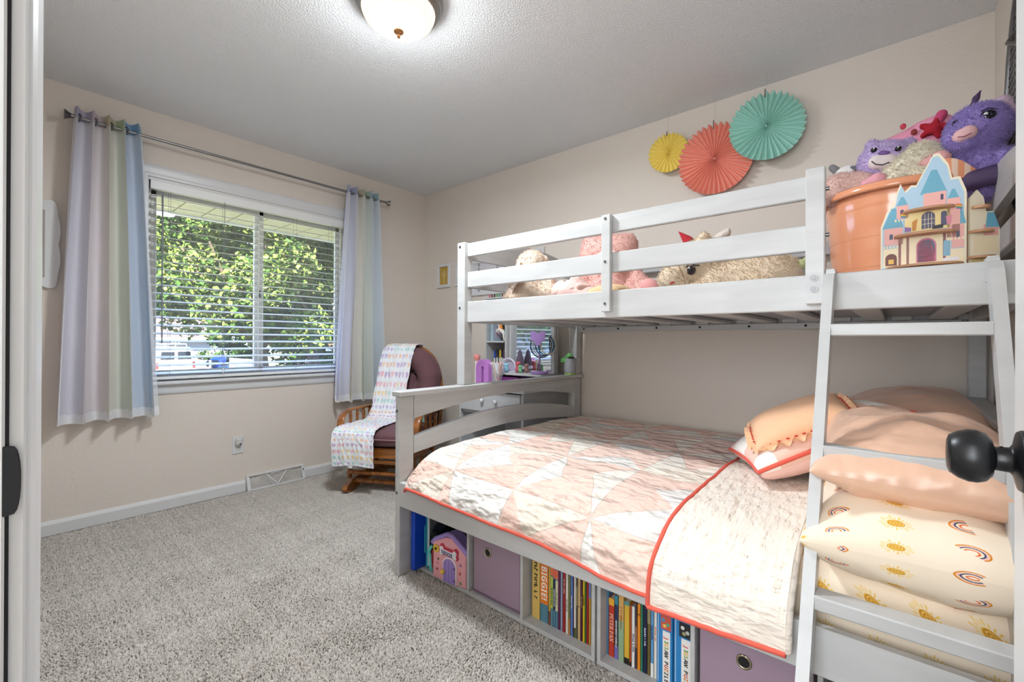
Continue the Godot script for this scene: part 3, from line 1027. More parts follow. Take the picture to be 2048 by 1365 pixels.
func curtain(_side: String, label: String, xt: Array, xb: Array, y_end: float, bands: Array, folds: float, sd: int) -> void:
	var zr := ZW + 0.1
	var y_top := 2.292
	var c := thing("curtain", label, "curtain", V(0, 0, zr), 0.0, "curtains at the window")
	# dyed stripes of the liner: hard-edged bands across, blurring into each other as dye does
	var im := Image.create(256, 4, false, Image.FORMAT_RGBA8)
	for x in 256:
		var u := x / 255.0
		var col: Color = bands[0][0].lerp(Color.WHITE, 0.15)
		for i in bands.size() - 1:
			var e: float = bands[i][2]
			col = col.lerp(bands[i + 1][0].lerp(Color.WHITE, 0.15), smoothstep(e - 0.035, e + 0.035, u))
		for y in 4:
			im.set_pixel(x, y, col)
	var tx := ImageTexture.create_from_image(im)
	var liner := mat("liner" + label, Color(1, 1, 1), 0.85, {"t": tx, "back": Color(0.45, 0.45, 0.45)})
	var sheer := mat("sheer", c8(250, 250, 252), 0.8, {"alpha": 0.55, "back": Color(0.45, 0.45, 0.45)})
	var hem := mat("hem", c8(248, 248, 250), 0.85, {"alpha": 0.8, "back": Color(0.35, 0.35, 0.35)})
	var ov := 0.02 if _side == "left" else 0.0
	var nz := FastNoiseLite.new()
	nz.seed = sd
	nz.frequency = 1.0
	var shape := func(u: float, v: float, amp: float, dz: float, yy0: float, yy1: float) -> Vector3:
		var y := lerpf(yy0, yy1, v)
		var f := clampf((y_top - y) / (y_top - y_end), 0.0, 1.0)
		var g := pow(f, 0.8)
		var ph := TAU * folds * u
		var x := lerpf(lerpf(xt[0], xt[1], u), lerpf(xb[0], xb[1], u), g)
		var w := sin(ph) * 0.8 + 0.35 * sin(ph * 1.9 + 1.3 + sd) * g
		var z := w * lerpf(0.040, 0.050, g) * amp + dz + nz.get_noise_2d(u * 3.0, f * 2.0) * 0.018 * g
		x += cos(ph) * 0.016 * (0.4 + g)
		x += 0.03 * maxf(0.0, u - 1.0) * 10.0 * g
		return V(x, y + 0.012 * g * nz.get_noise_2d(u * 5.0 + 9.0, 0.0), z)
	part(c, "liner", surf(func(u, v): return shape.call(u, v, 1.0, 0.0, y_top - 0.066, y_end + 0.012), 110, 14), liner)
	part(c, "header_band", surf(func(u, v): return shape.call(u, v, 1.0, 0.0015, y_top, y_top - 0.068), 110, 3), mat("header" + label, Color(0.86, 0.86, 0.86), 0.85, {"t": tx}))
	part(c, "sheer_overlay", surf(func(u, v): return shape.call(u * (1.0 + ov * v), v, 1.06, 0.010 + 0.004 * sin(u * 50.0) * minf(1.0, v * 6.0), y_top - 0.062, y_end + 0.035), 140, 14), sheer)
	part(c, "hem", surf(func(u, v): return shape.call(u * (1.0 + ov), v, 1.06, 0.0135, y_end + 0.04, y_end - 0.012), 140, 3), hem)
	for k in int(folds):
		var u := (k + 0.5) / folds
		var p: Vector3 = shape.call(u, 0.5, 1.0, 0.0, y_top - 0.02, y_top - 0.09)
		part(c, "grommet", tube(range(17).map(func(i): return V(0, cos(TAU * i / 16) * 0.021, sin(TAU * i / 16) * 0.021)), 0.004, 8), M.steel, V(p.x, 2.24, 0.0), ry(25))

func build_lamp() -> void:
	var l := thing("ceiling_lamp", "flush ceiling lamp with nickel rings and glowing glass bowl", "ceiling light", V(1.09, CH, -1.55))
	part(l, "pan", lathe([Vector2(0, 0), Vector2(0.178, 0), Vector2(0.180, -0.012), Vector2(0.174, -0.018), Vector2(0.170, -0.020), Vector2(0.172, -0.026), Vector2(0.166, -0.034), Vector2(0.160, -0.036), Vector2(0.161, -0.042), Vector2(0.152, -0.050), Vector2(0.144, -0.05), Vector2(0.14, -0.03), Vector2(0, -0.028)], 48), M.nickel)
	var prof := []
	for i in 15:
		var a := PI / 2 * i / 14.0
		prof.append(Vector2(0.147 * cos(a), -0.042 - 0.085 * sin(a)))
	part(l, "glass_bowl", lathe(prof, 44), mat("bowl_glow", c8(255, 246, 226), 0.35, {"emit": Color(1.0, 0.91, 0.74), "ee": 1.0}))
	part(l, "finial", lathe([Vector2(0, -0.122), Vector2(0.019, -0.125), Vector2(0.0195, -0.13), Vector2(0.012, -0.136), Vector2(0.006, -0.139), Vector2(0.006, -0.144), Vector2(0.0075, -0.148), Vector2(0.005, -0.153), Vector2(0, -0.154)], 20), mat("bronze", c8(176, 128, 92), 0.35, {"metal": 1.0}))
	var o := OmniLight3D.new()
	o.name = "lamp_light"
	o.position = V(1.09, CH - 0.105, -1.55)
	o.light_color = Color(0.945, 0.975, 1.0)
	o.light_energy = LAMP_E
	o.light_size = 0.09
	o.omni_range = 12.0
	o.omni_attenuation = 2.0
	o.shadow_enabled = true
	add_child(o)
	area_light("lamp_down_light", V(1.09, CH - 0.158, -1.55), rx(-90), Vector2(0.24, 0.24), LAMP_DOWN_E, Color(0.945, 0.975, 1.0))

# ---------------------------------------------------------------- bunk bed and ladder
func bolt(parent: Node, at: Vector3, r := 0.0065) -> void:
	part(parent, "bolt", J([[cyl(r, r, 0.003, 16), T(Vector3.ZERO)], [cyl(r * 0.62, r * 0.5, 0.004, 6), T(V(0, 0.001, 0))]]), M.bolt, at, rz(90))

func arch(x0: float, x1: float, y0a: float, y0m: float, y1a: float, y1m: float) -> Array:   # board outline with arched lower and upper edges
	var p := []
	for i in 15:
		var t := i / 14.0
		p.append(Vector2(lerpf(x0, x1, t), lerpf(y0a, y0m, sin(PI * t))))
	for i in 15:
		var t := 1.0 - i / 14.0
		p.append(Vector2(lerpf(x0, x1, t), lerpf(y1a, y1m, sin(PI * t))))
	return p

func build_bed() -> void:
	var b := thing("bunk_bed", "white wooden twin over full bunk bed along the right wall", "bunk bed")
	var m: Material = M.bed
	for e in [[-1.712, -1.680, -1.734, -1.680], [0.232, 0.264, 0.225, 0.279]]:
		var z0: float = e[0]
		var z1: float = e[1]
		var zc := (z0 + z1) / 2
		boxp(b, "lower_post", m, 1.195, 1.275, 0, 0.80, z0, z1, 0.004)
		boxp(b, "lower_post", m, 2.62, 2.70, 0, 0.80, z0, z1, 0.004)
		part(b, "end_rail", prism(arch(1.275, 2.62, 0.695, 0.756, 0.80, 0.80), z1 - z0, 0.003), m, V(0, 0, zc))
		part(b, "end_rail", prism(arch(1.275, 2.62, 0.535, 0.585, 0.610, 0.680), z1 - z0, 0.003), m, V(0, 0, zc))
		boxp(b, "end_rail", m, 1.275, 2.62, 0.20, 0.42, z0, z1)
		boxp(b, "cap_rail", m, 1.188, 2.712, 0.80, 0.824, z0 - 0.018, z1 + 0.014, 0.004)
		boxp(b, "upper_post", m, 1.585, 1.645, 0.824, 1.557, e[2], e[3], 0.004)
		boxp(b, "upper_post", m, 2.645, 2.705, 0.824, 1.557, e[2], e[3], 0.004)
		var zu: float = zc
		part(b, "end_rail", prism(arch(1.645, 2.645, 1.475, 1.475, 1.55, 1.612), 0.024, 0.003), m, V(0, 0, zu))
		boxp(b, "end_rail", m, 1.645, 2.645, 1.327, 1.40, zu - 0.012, zu + 0.012)
		boxp(b, "end_rail", m, 1.645, 2.645, 1.144, 1.25, zu - 0.012, zu + 0.012)
	# lower side rails, slats
	boxp(b, "side_rail", m, 1.197, 1.223, 0.312, 0.42, -1.680, 0.232, 0.003)
	boxp(b, "side_rail", m, 2.67, 2.695, 0.312, 0.42, -1.680, 0.232, 0.003)
	for i in 12:
		var z := lerpf(-1.6, 0.16, i / 11.0)
		boxp(b, "lower_slat", m, 1.223, 2.67, 0.325, 0.343, z - 0.04, z + 0.04, 0.002)
	# upper rails: deep side rail, two guard rails, upright boards
	boxp(b, "upper_side_rail", m, 1.607, 1.632, 1.146, 1.253, -1.680, 0.226, 0.003)
	boxp(b, "upper_side_rail", m, 2.675, 2.70, 1.146, 1.253, -1.680, 0.226, 0.003)
	boxp(b, "guard_rail", m, 1.607, 1.630, 1.483, 1.552, -1.680, -0.162, 0.003)
	boxp(b, "guard_rail", m, 1.607, 1.630, 1.325, 1.404, -1.680, -0.162, 0.003)
	boxp(b, "guard_rail", m, 2.677, 2.70, 1.483, 1.552, -1.680, 0.226, 0.003)
	boxp(b, "guard_rail", m, 2.677, 2.70, 1.325, 1.404, -1.680, 0.226, 0.003)
	boxp(b, "guard_upright", m, 1.585, 1.607, 1.168, 1.552, -0.894, -0.854, 0.003)
	boxp(b, "guard_upright", m, 1.581, 1.607, 1.163, 1.566, -0.208, -0.160, 0.003)
	for y in [1.536, 1.366, 1.200]:
		bolt(b, V(1.584, y, -0.876), 0.0055)
	for y in [1.240, 1.207]:
		bolt(b, V(1.580, y, -0.186), 0.010)
	for y in [1.535, 1.22]:
		bolt(b, V(1.584, y, -1.712))
	for y in [0.735, 0.37]:
		bolt(b, V(1.194, y, -1.697))
	for z in [-0.155]:
		for y in [1.50, 1.365]:
			part(b, "bolt", cyl(0.006, 0.006, 0.008, 12), M.steel, V(1.595, y, z), rx(90))
	# slat ledgers and slats of the upper bunk
	boxp(b, "slat_ledger", m, 2.645, 2.674, 1.118, 1.150, -1.66, 0.205, 0.002)
	boxp(b, "slat_ledger", m, 1.634, 1.655, 1.150, 1.180, -1.66, 0.205, 0.002)
	for i in 8:
		part(b, "bolt", cyl(0.006, 0.006, 0.004, 14), M.dark, V(2.644, 1.135, -1.62 + i * 0.255), rz(90))
	for i in 9:
		var z := lerpf(-1.58, 0.14, i / 8.0)
		boxp(b, "upper_slat", m, 1.64, 2.68, 1.152, 1.168, z - 0.036, z + 0.036, 0.002)
		boxp(b, "slat_spacer", m, 2.650, 2.673, 1.151, 1.172, z + 0.055, z + 0.125, 0.002)
	# ladder hooked over the upper rail
	var L := thing("bunk_ladder", "white wooden ladder hooked on the upper bunk rail", "ladder")
	var xf := func(y: float) -> float: return 1.12 + 0.5 * (y - 0.42)
	for z in [[-0.158, -0.134], [0.164, 0.188]]:
		var pr := [Vector2(xf.call(0.0), 0.0), Vector2(xf.call(0.0) + 0.058, 0.0), Vector2(xf.call(1.2) + 0.06, 1.2), Vector2(1.604, 1.253), Vector2(xf.call(1.235) + 0.02, 1.245), Vector2(xf.call(1.225), 1.225)]
		part(L, "ladder_rail", prism(pr, z[1] - z[0], 0.003), m, V(0, 0, (z[0] + z[1]) / 2))
		part(L, "hook", J([bb(1.578, 1.645, 1.256, 1.262, z[0] + 0.002, z[1] - 0.002, 0.001), bb(1.5785, 1.6055, 1.20, 1.257, z[0] + 0.0005, z[1] - 0.0005, 0.001), bb(1.634, 1.64, 1.22, 1.257, z[0] + 0.002, z[1] - 0.002, 0.001)]), m)
	for y in [1.068, 0.771, 0.474, 0.18]:
		var x: float = xf.call(y + 0.015) + 0.004
		boxp(L, "rung", m, x, x + 0.052, y, y + 0.031, -0.136, 0.166, 0.003)

# ---------------------------------------------------------------- bedding
func print_texture() -> ImageTexture:      # cream cotton printed with suns and rainbows
	var S := 768
	var im := Image.create(S, S, false, Image.FORMAT_RGBA8)
	var bg := c8(247, 230, 207)
	im.fill(bg)
	var r := RandomNumberGenerator.new()
	r.seed = 8
	var spots := []
	for j in 5:
		for i in 5:
			spots.append([Vector2((i + 0.5 + (0.45 if j % 2 else 0.0)) / 5.0, (j + 0.5) / 5.0) * S, (i * 2 + j) % 2, r.randf() * TAU])
	for sp in spots:
		var c: Vector2 = sp[0]
		var R := 46
		for dy in range(-R, R + 1):
			for dx in range(-R, R + 1):
				var p := Vector2(dx, dy).rotated(sp[2])
				var q := p.length()
				var col := bg
				if sp[1] == 0:
					var a := fposmod(p.angle() / TAU * 20.0, 1.0)
					if q < 21:
						col = c8(205, 142, 40) if fposmod(q + p.angle() / TAU * 7.0, 7.0) < 3.2 else c8(240, 196, 92)
					elif q > 24 and q < 37 + 5 * sin(p.angle() * 9.0) and absf(a - 0.5) < 0.2:
						col = c8(240, 204, 104)
				else:
					if p.y < 6 and q > 12 and q < 40:
						var k := int((q - 12) / 5.6)
						col = [c8(232, 112, 60), c8(247, 222, 190), c8(70, 74, 110), c8(240, 190, 170), c8(222, 132, 34)][k]
						if fposmod(q - 12, 5.6) < 0.9:
							col = bg
				if col != bg:
					im.set_pixel(posmod(int(c.x) + dx, S), posmod(int(c.y) + dy, S), col)
	return ImageTexture.create_from_image(im)

func quilt_texture(z0: float, z1: float, arc: float) -> ImageTexture:    # pinwheel patchwork, patches of printed cotton
	var W := 1024
	var H := 1024
	var im := Image.create(W, H, false, Image.FORMAT_RGBA8)
	var nz := FastNoiseLite.new()
	nz.frequency = 0.02
	nz.seed = 4
	var pal := [c8(238, 202, 186), c8(234, 196, 182), c8(241, 208, 192), c8(236, 196, 188)]
	var crm := [c8(236, 227, 214), c8(233, 229, 222), c8(238, 225, 208)]
	var az := 0.665
	var av := 0.375
	for y in H:
		var s := arc - float(y) / H * arc         # distance from the front hem
		for x in W:
			var z := lerpf(z0, z1, float(x) / W)
			# pinwheel centres sit on a staggered lattice
			var row := roundi((s - 0.14) / av)
			var best := Vector2(9, 9)
			var id := 0
			for rr in [row - 1, row, row + 1]:
				var off := -1.39 + (0.33 if posmod(rr, 2) == 1 else 0.0)
				var k := roundi((z - off) / az)
				var d := Vector2(z - (off + k * az), s - (0.14 + rr * av))
				if absf(d.x) + absf(d.y) * 0.9 < absf(best.x) + absf(best.y) * 0.9:
					best = d
					id = rr * 7 + k
			var a := fposmod(best.angle() / TAU, 1.0) * 360.0
			var cuts := [0, 32, 90, 118, 180, 212, 270, 298, 360]
			var sec := 0
			var near := 99.0
			for i in 8:
				if a >= cuts[i] and a < cuts[i + 1]:
					sec = i
					near = minf(a - cuts[i], cuts[i + 1] - a)
			var col: Color
			if (sec + id) % 2 == 0:
				col = pal[posmod(id * 3 + sec, 4)]
			else:
				col = crm[posmod(id + sec, 3)]
			var n := nz.get_noise_2d(x * 3.0, y * 3.0)
			# seam stitches are slightly darker thread
			if near * best.length() < 0.12:
				col = col.darkened(0.10)
			# fine printed speckle of the cotton
			if nz.get_noise_2d(x * 11.0 + 50.0, y * 11.0) > 0.28:
				col = col.lerp(c8(250, 246, 238), 0.35)
			col = col.lerp(c8(232, 178, 160), maxf(0, n) * 0.25)
			im.set_pixel(x, y, col)
	im.generate_mipmaps()
	return ImageTexture.create_from_image(im)

var prof_curve: Curve2D
func quilt_point(z: float, v: float, lift: float, hem: float) -> Vector3:   # v 0 at the wall .. 1 at the hem
	var L := prof_curve.get_baked_length()
	var s := v * (L + hem)
	var p: Vector2
	var t := Vector2(0, -1)
	if s < L:
		p = prof_curve.sample_baked(s, true)
		t = (prof_curve.sample_baked(minf(L, s + 0.01), true) - prof_curve.sample_baked(maxf(0, s - 0.01), true)).normalized()
	else:
		p = prof_curve.sample_baked(L, true) + Vector2(-0.02, -1) * (s - L)
	var n := Vector2(t.y, -t.x)
	if n.y < 0 and s < L * 0.5:
		n = -n
	if n.x > 0 and s >= L * 0.5:
		n = -n
	p += n * lift
	var rip := qn.get_noise_3d(p.x * 1.0, p.y, z * 1.0) * 0.010 + qn.get_noise_3d(p.x * 5.0, p.y * 3.0, z * 9.0) * 0.004
	p += n * rip
	# dips towards the foot board
	var fd := smoothstep(-1.58, -1.675, z)
	p.y -= 0.045 * fd * fd
	p.x += 0.03 * fd * clampf((1.5 - p.x) * 3.0, 0, 1)
	return V(p.x, p.y, z)

var qn := FastNoiseLite.new()

func build_bedding() -> void:
	qn.frequency = 2.0
	qn.seed = 12
	prof_curve = Curve2D.new()
	var pp := [Vector2(2.672, 0.530), Vector2(2.62, 0.548), Vector2(2.35, 0.556), Vector2(1.9, 0.560), Vector2(1.52, 0.556), Vector2(1.37, 0.545), Vector2(1.27, 0.513), Vector2(1.212, 0.464), Vector2(1.184, 0.428), Vector2(1.180, 0.41)]
	for i in pp.size():
		var t: Vector2 = (pp[mini(i + 1, pp.size() - 1)] - pp[maxi(i - 1, 0)])
		var d0: float = (pp[i] - pp[maxi(i - 1, 0)]).length()
		var d1: float = (pp[mini(i + 1, pp.size() - 1)] - pp[i]).length()
		t = t.normalized()
		prof_curve.add_point(pp[i], -t * d0 / 3, t * d1 / 3)
	var pt := print_texture()
	var printed := mat("printed_sheet", Color(1, 1, 1), 0.85, {"t": pt, "uv": V(2.2, 2.2, 1)})
	var printed_l := mat("printed_pillow", Color(1, 1, 1), 0.85, {"t": pt, "uv": V(1.95, 1.15, 1)})
	single("mattress", "mattress in a cream fitted sheet printed with suns and rainbows", "mattress", bx(1.405, 0.18, 1.81, 0.05), printed, V(1.962, 0.434, -0.690))
	# quilt
	var z0 := -1.672
	var z1 := -0.470
	var q := thing("quilt", "peach and cream pinwheel patchwork quilt with coral binding", "quilt")
	var hem := func(z: float) -> float: return 0.002 + 0.045 * smoothstep(-1.3, -0.5, z) + 0.006 * sin(z * 9.0)
	var L := prof_curve.get_baked_length()
	var qm := StandardMaterial3D.new()
	qm.albedo_texture = quilt_texture(z0, z1, L + 0.03)
	qm.roughness = 0.92
	qm.normal_enabled = true
	qm.normal_texture = NRM.crinkle
	qm.normal_scale = 0.9
	qm.rim_enabled = true
	qm.rim = 0.2
	qm.cull_mode = BaseMaterial3D.CULL_DISABLED
	M.quilt = qm
	# the patchwork's own uv runs over the whole sheet; crinkles repeat through a second, finer sheet of relief
	part(q, "patchwork", sheet(func(u, v):
		var z := lerpf(z0, z1, u)
		return quilt_point(z, v, 0.008, hem.call(z)), 150, 130, -0.008), qm)
	var edge := []
	for i in 71:
		var z := lerpf(z0 + 0.03, z1, i / 70.0)
		edge.append(quilt_point(z, 1.0, 0.007, hem.call(z)))
	part(q, "binding", tube(edge, 0.0065, 8), M.coral)
	# folded-back end showing the plain lining
	var fz := func(v: float) -> float: return -0.500 + 0.020 * v - 0.028 * smoothstep(0.75, 1.0, v)
	var fhem := func(u: float) -> float: return lerpf(0.072, 0.052, u)
	part(q, "folded_lining", sheet(func(u, v):
		var z := lerpf(fz.call(v), -0.185, u)
		var lift: float = 0.019 + 0.010 * u
		return quilt_point(z, v * 0.999, lift, fhem.call(u)), 60, 130, -0.008), M.quilt_back)
	part(q, "fold_roll", tube(range(60).map(func(i): return quilt_point(-0.187, i / 59.0, 0.014, 0.05)), 0.013, 10), M.quilt_back)
	part(q, "binding", tube(range(91).map(func(i): return quilt_point(fz.call(i / 90.0), i / 90.0, 0.018, fhem.call(0.0))), 0.0065, 8), M.coral)
	part(q, "binding", tube(range(31).map(func(i): return quilt_point(lerpf(fz.call(1.0), -0.185, i / 30.0), 1.0, 0.019 + 0.010 * i / 30.0, fhem.call(i / 30.0))), 0.0065, 8), M.coral)
	# pillows at the head
	var g := "pillows at the head of the lower bunk"
	single("pillow", "cream pillow printed with suns and rainbows behind the ladder", "pillow", pillow(0.72, 0.42, 0.25, 0.46, 0.01, 0.016, 2), printed_l, V(1.555, 0.592, 0.030), rz(-2) * ry(2), g)
	var s1 := thing("pillow", "peach satin pillow lying on the cream printed pillow", "pillow", V(1.60, 0.755, 0.032), 0.0, g)
	s1.rotation_degrees = V(3, 3, 3)
	part(s1, "pillowcase", pillow(0.68, 0.41, 0.20, 0.44, 0.01, 0.026, 5), M.satin)
	part(s1, "piping", tube(range(41).map(func(i):
		var t: float = i / 40.0 * 2 - 1
		return V(-0.326 + 0.016 * (1 - t * t), 0.0, t * 0.185)), 0.003, 6), M.satin)
	single("pillow", "peach satin pillow against the wall, lower of two", "pillow", pillow(0.66, 0.45, 0.22, 0.46, 0.01, 0.018, 6), M.satin, V(2.28, 0.632, 0.010), rz(2) * ry(-3), g)
	single("pillow", "peach satin pillow against the wall, upper of two", "pillow", pillow(0.66, 0.44, 0.22, 0.46, 0.01, 0.018, 7), M.satin, V(2.32, 0.755, 0.030), rz(4) * ry(4) * rx(-6), g)
	build_sham()

func build_sham() -> void:
	# quilted sham leaning on the satin pillows: own axes e1 (length), e2 (depth), e3 (up)
	var A := V(1.60, 0.635, -0.335)
	var B := V(1.80, 0.842, 0.040)
	var C := V(2.16, 0.905, 0.02)
	var e1 := (B - A).normalized()
	var e2 := ((C - B) - e1 * (C - B).dot(e1)).normalized()
	var e3 := e2.cross(e1).normalized()
	if e3.y < 0:
		e3 = -e3
	var w := (B - A).length()
	var l := (C - B).length()
	var s := thing("pillow_sham", "small patchwork sham with coral edging leaning on satin pillows", "pillow", (A + B) / 2 + e2 * l * 0.5)
	s.basis = Basis(e1, e3, e1.cross(e3))
	var sg: float = signf(e1.cross(e3).dot(e2))
	var im := Image.create(8, 8, false, Image.FORMAT_RGBA8)
	for y in 8:
		for x in 8:
			var k := (x / 2 + y / 2) % 2
			im.set_pixel(x, y, c8(240, 198, 180) if k == 0 else c8(246, 240, 230))
	im.resize(256, 256, Image.INTERPOLATE_NEAREST)
	var pm := mat("sham_patch", Color(1, 1, 1), 0.9, {"t": ImageTexture.create_from_image(im), "rim": 0.2})
	part(s, "patchwork", pillow(w, l, 0.13, 0.38, 0.0, 0.006, 9), pm)
	part(s, "pillow_body", pillow(w * 0.985, l * 0.97, 0.155, 0.40, 0.0, 0.006, 9), mat("sham_pink", c8(238, 196, 184), 0.9, {"n": "weave", "ns": 0.4, "tri": 14.0}), V(0, -0.018, 0))
	var ring := []
	for i in 97:
		var t := i / 96.0 * 4.0
		var k := int(t) % 4
		var f := t - int(t)
		var a := 0.0
		var b := 0.0
		match k:
			0:
				a = f * 2 - 1
				b = -1.0
			1:
				a = 1.0
				b = f * 2 - 1
			2:
				a = 1 - f * 2
				b = 1.0
			3:
				a = -1.0
				b = 1 - f * 2
		ring.append(V(a * w / 2 * (1 - 0.05 * (1 - b * b)), 0.0, b * l / 2 * (1 - 0.05 * (1 - a * a))))
	part(s, "binding", tube(ring, 0.007, 8), M.coral)
	# little ruffled cushion lying on the sham
	var r := thing("ruffled_cushion", "small peach velvet cushion with ruffled red-stitched edge", "cushion", V(1.80, 0.735, -0.235) + e3 * 0.052)
	r.basis = Basis(e1, e3, e1.cross(e3)) * ry(-14.0) * rx(-8.0 * sg)
	var peach := mat("peach_velvet", c8(240, 190, 150), 0.9, {"n": "weave", "ns": 0.4, "tri": 12.0, "rim": 0.5})
	part(r, "cushion_body", pillow(0.30, 0.24, 0.115, 0.45, 0.0, 0.006, 14), peach)
	var rad := func(a: float) -> Vector3:
		var ca := cos(a)
		var sa := sin(a)
		var m := pow(pow(absf(ca), 5.0) + pow(absf(sa), 5.0), -0.2)
		return V(ca * m * 0.142, 0, sa * m * 0.112)
	part(r, "ruffle", surf(func(u, v):
		var p: Vector3 = rad.call(u * TAU)
		return p * (1.0 + 0.20 * v + 0.03 * v * cos(u * TAU * 26.0 + 1.0)) + V(0, 0.010 * v * sin(u * TAU * 26.0), 0), 416, 4, true), peach)
	for i in 40:
		var a := TAU * i / 40
		var p: Vector3 = rad.call(a) * 1.05
		part(r, "red_stitch", bx(0.010, 0.004, 0.004, 0.001), paint(c8(196, 48, 40), 0.8), p + V(0, 0.006, 0), ry(-rad_to_deg(a) + 90))

# ---------------------------------------------------------------- cube shelves under the bed
func cubby(label: String, z0: float, z1: float, divs: Array) -> void:
	var u := thing("cube_shelf", label, "shelf unit", Vector3.ZERO, 0.0, "cube shelves under the bed")
	var m: Material = M.bed
	var x0 := 1.292
	var x1 := 1.590
	boxp(u, "top_panel", m, x0, x1, 0.286, 0.301, z0, z1, 0.001)
	boxp(u, "bottom_panel", m, x0, x1, 0.003, 0.018, z0, z1, 0.001)
	boxp(u, "back_panel", m, x1 - 0.004, x1, 0.019, 0.285, z0 + 0.015, z1 - 0.015, 0.0)
	boxp(u, "side_panel", m, x0, x1, 0.018, 0.286, z0, z0 + 0.013, 0.001)
	boxp(u, "side_panel", m, x0, x1, 0.018, 0.286, z1 - 0.013, z1, 0.001)
	for d in divs:
		boxp(u, "divider", m, x0, x1 - 0.004, 0.018, 0.286, d - 0.006, d + 0.006, 0.001)

func book(label: String, z0: float, z1: float, h: float, col: Color, x := 1.335, title := "", tcol := Color.WHITE, tsize := 0.012, ty := 0.0, bands := [], y0 := 0.018) -> Node3D:
	var b := thing("book", label, "book", V(x, y0, (z0 + z1) / 2), 0.0, "books under the bed")
	var w := (z1 - z0) * 0.97
	var d := 0.16
	var cm := mat("cover" + col.to_html(), col, 0.35)
	part(b, "cover", J([bb(0, d, 0, h, -w / 2, -w / 2 + 0.0012, 0.0), bb(0, d, 0, h, w / 2 - 0.0012, w / 2, 0.0), bb(0, 0.0014, 0, h, -w / 2, w / 2, 0.0005)]), cm)
	part(b, "pages", bx(d - 0.006, h - 0.006, maxf(w - 0.0026, 0.0006), 0.0), mat("paper", c8(236, 228, 208), 0.9), V(d / 2, h / 2, 0))
	for e in bands:      # coloured fields printed across the spine: [y0, y1, colour]
		part(b, "spine_field", bx(0.0006, (e[1] - e[0]) * h, w * 0.99, 0.0), mat("cover" + e[2].to_html(), e[2], 0.35), V(-0.0004, (e[0] + e[1]) / 2 * h, 0))
	if title == "~":       # lettering too small to read in the photograph: a row of small printed strokes
		var strokes := []
		var yy := h * 0.5 + ty + tsize * 3.6
		var rr := RandomNumberGenerator.new()
		rr.seed = int(z0 * -10000)
		while yy > h * 0.5 + ty - tsize * 3.6:
			var ln := tsize * rr.randf_range(0.25, 0.5)
			var ww := minf(tsize * 0.8, w * 0.62) * rr.randf_range(0.6, 1.0)
			strokes.append([bx(0.0006, ln * 0.45, ww, 0.0), T(V(-0.0009, yy, 0))])
			strokes.append([bx(0.0006, ln, ww * 0.25, 0.0), T(V(-0.0009, yy - ln * 0.4, ww * 0.3 * (1.0 if rr.randf() > 0.5 else -1.0)))])
			yy -= ln * 1.25 + (tsize * 0.5 if rr.randf() < 0.2 else 0.0)
		part(b, "title", J(strokes), mat("ink" + tcol.to_html(), tcol, 0.5))
	elif title != "":
		# spine lettering runs downwards
		text(title, tsize, mat("ink" + tcol.to_html(), tcol, 0.5), b, V(-0.0012, h / 2 + ty, 0), Basis(V(0, -1, 0), V(0, 0, 1), V(-1, 0, 0)), "title", title == "PETER PAN")
	return b

func bin(label: String, z0: float, z1: float) -> void:
	var b := thing("fabric_bin", label, "storage bin", V(1.31, 0.0195, (z0 + z1) / 2), 0.0, "lavender fabric bins in the cube shelf")
	var w := z1 - z0
	var h := 0.245
	var d := 0.265
	part(b, "bin_body", J([bb(0, 0.006, 0, h, -w / 2, w / 2, 0.002), bb(d - 0.006, d, 0, h, -w / 2, w / 2, 0.002), bb(0.006, d - 0.006, 0, 0.006, -w / 2, w / 2, 0.001), bb(0.006, d - 0.006, 0, h, -w / 2, -w / 2 + 0.006, 0.001), bb(0.006, d - 0.006, 0, h, w / 2 - 0.006, w / 2, 0.001)]), M.lavender_cloth)
	part(b, "bottom_seam", bx(0.004, 0.006, w, 0.001), mat("seam", c8(126, 100, 124), 0.9), V(-0.002, 0.008, 0))
	var g := part(b, "grommet", tube(range(25).map(func(i): return V(0, cos(TAU * i / 24) * 0.0165, sin(TAU * i / 24) * 0.0165)), 0.0035, 8), mat("brass_ring", c8(186, 176, 150), 0.3, {"metal": 1.0}), V(-0.001, 0.182, -0.042 if z0 < -1 else -0.02))
	part(g, "hole", cyl(0.0155, 0.0155, 0.002, 24), M.dark, Vector3.ZERO, rz(90))

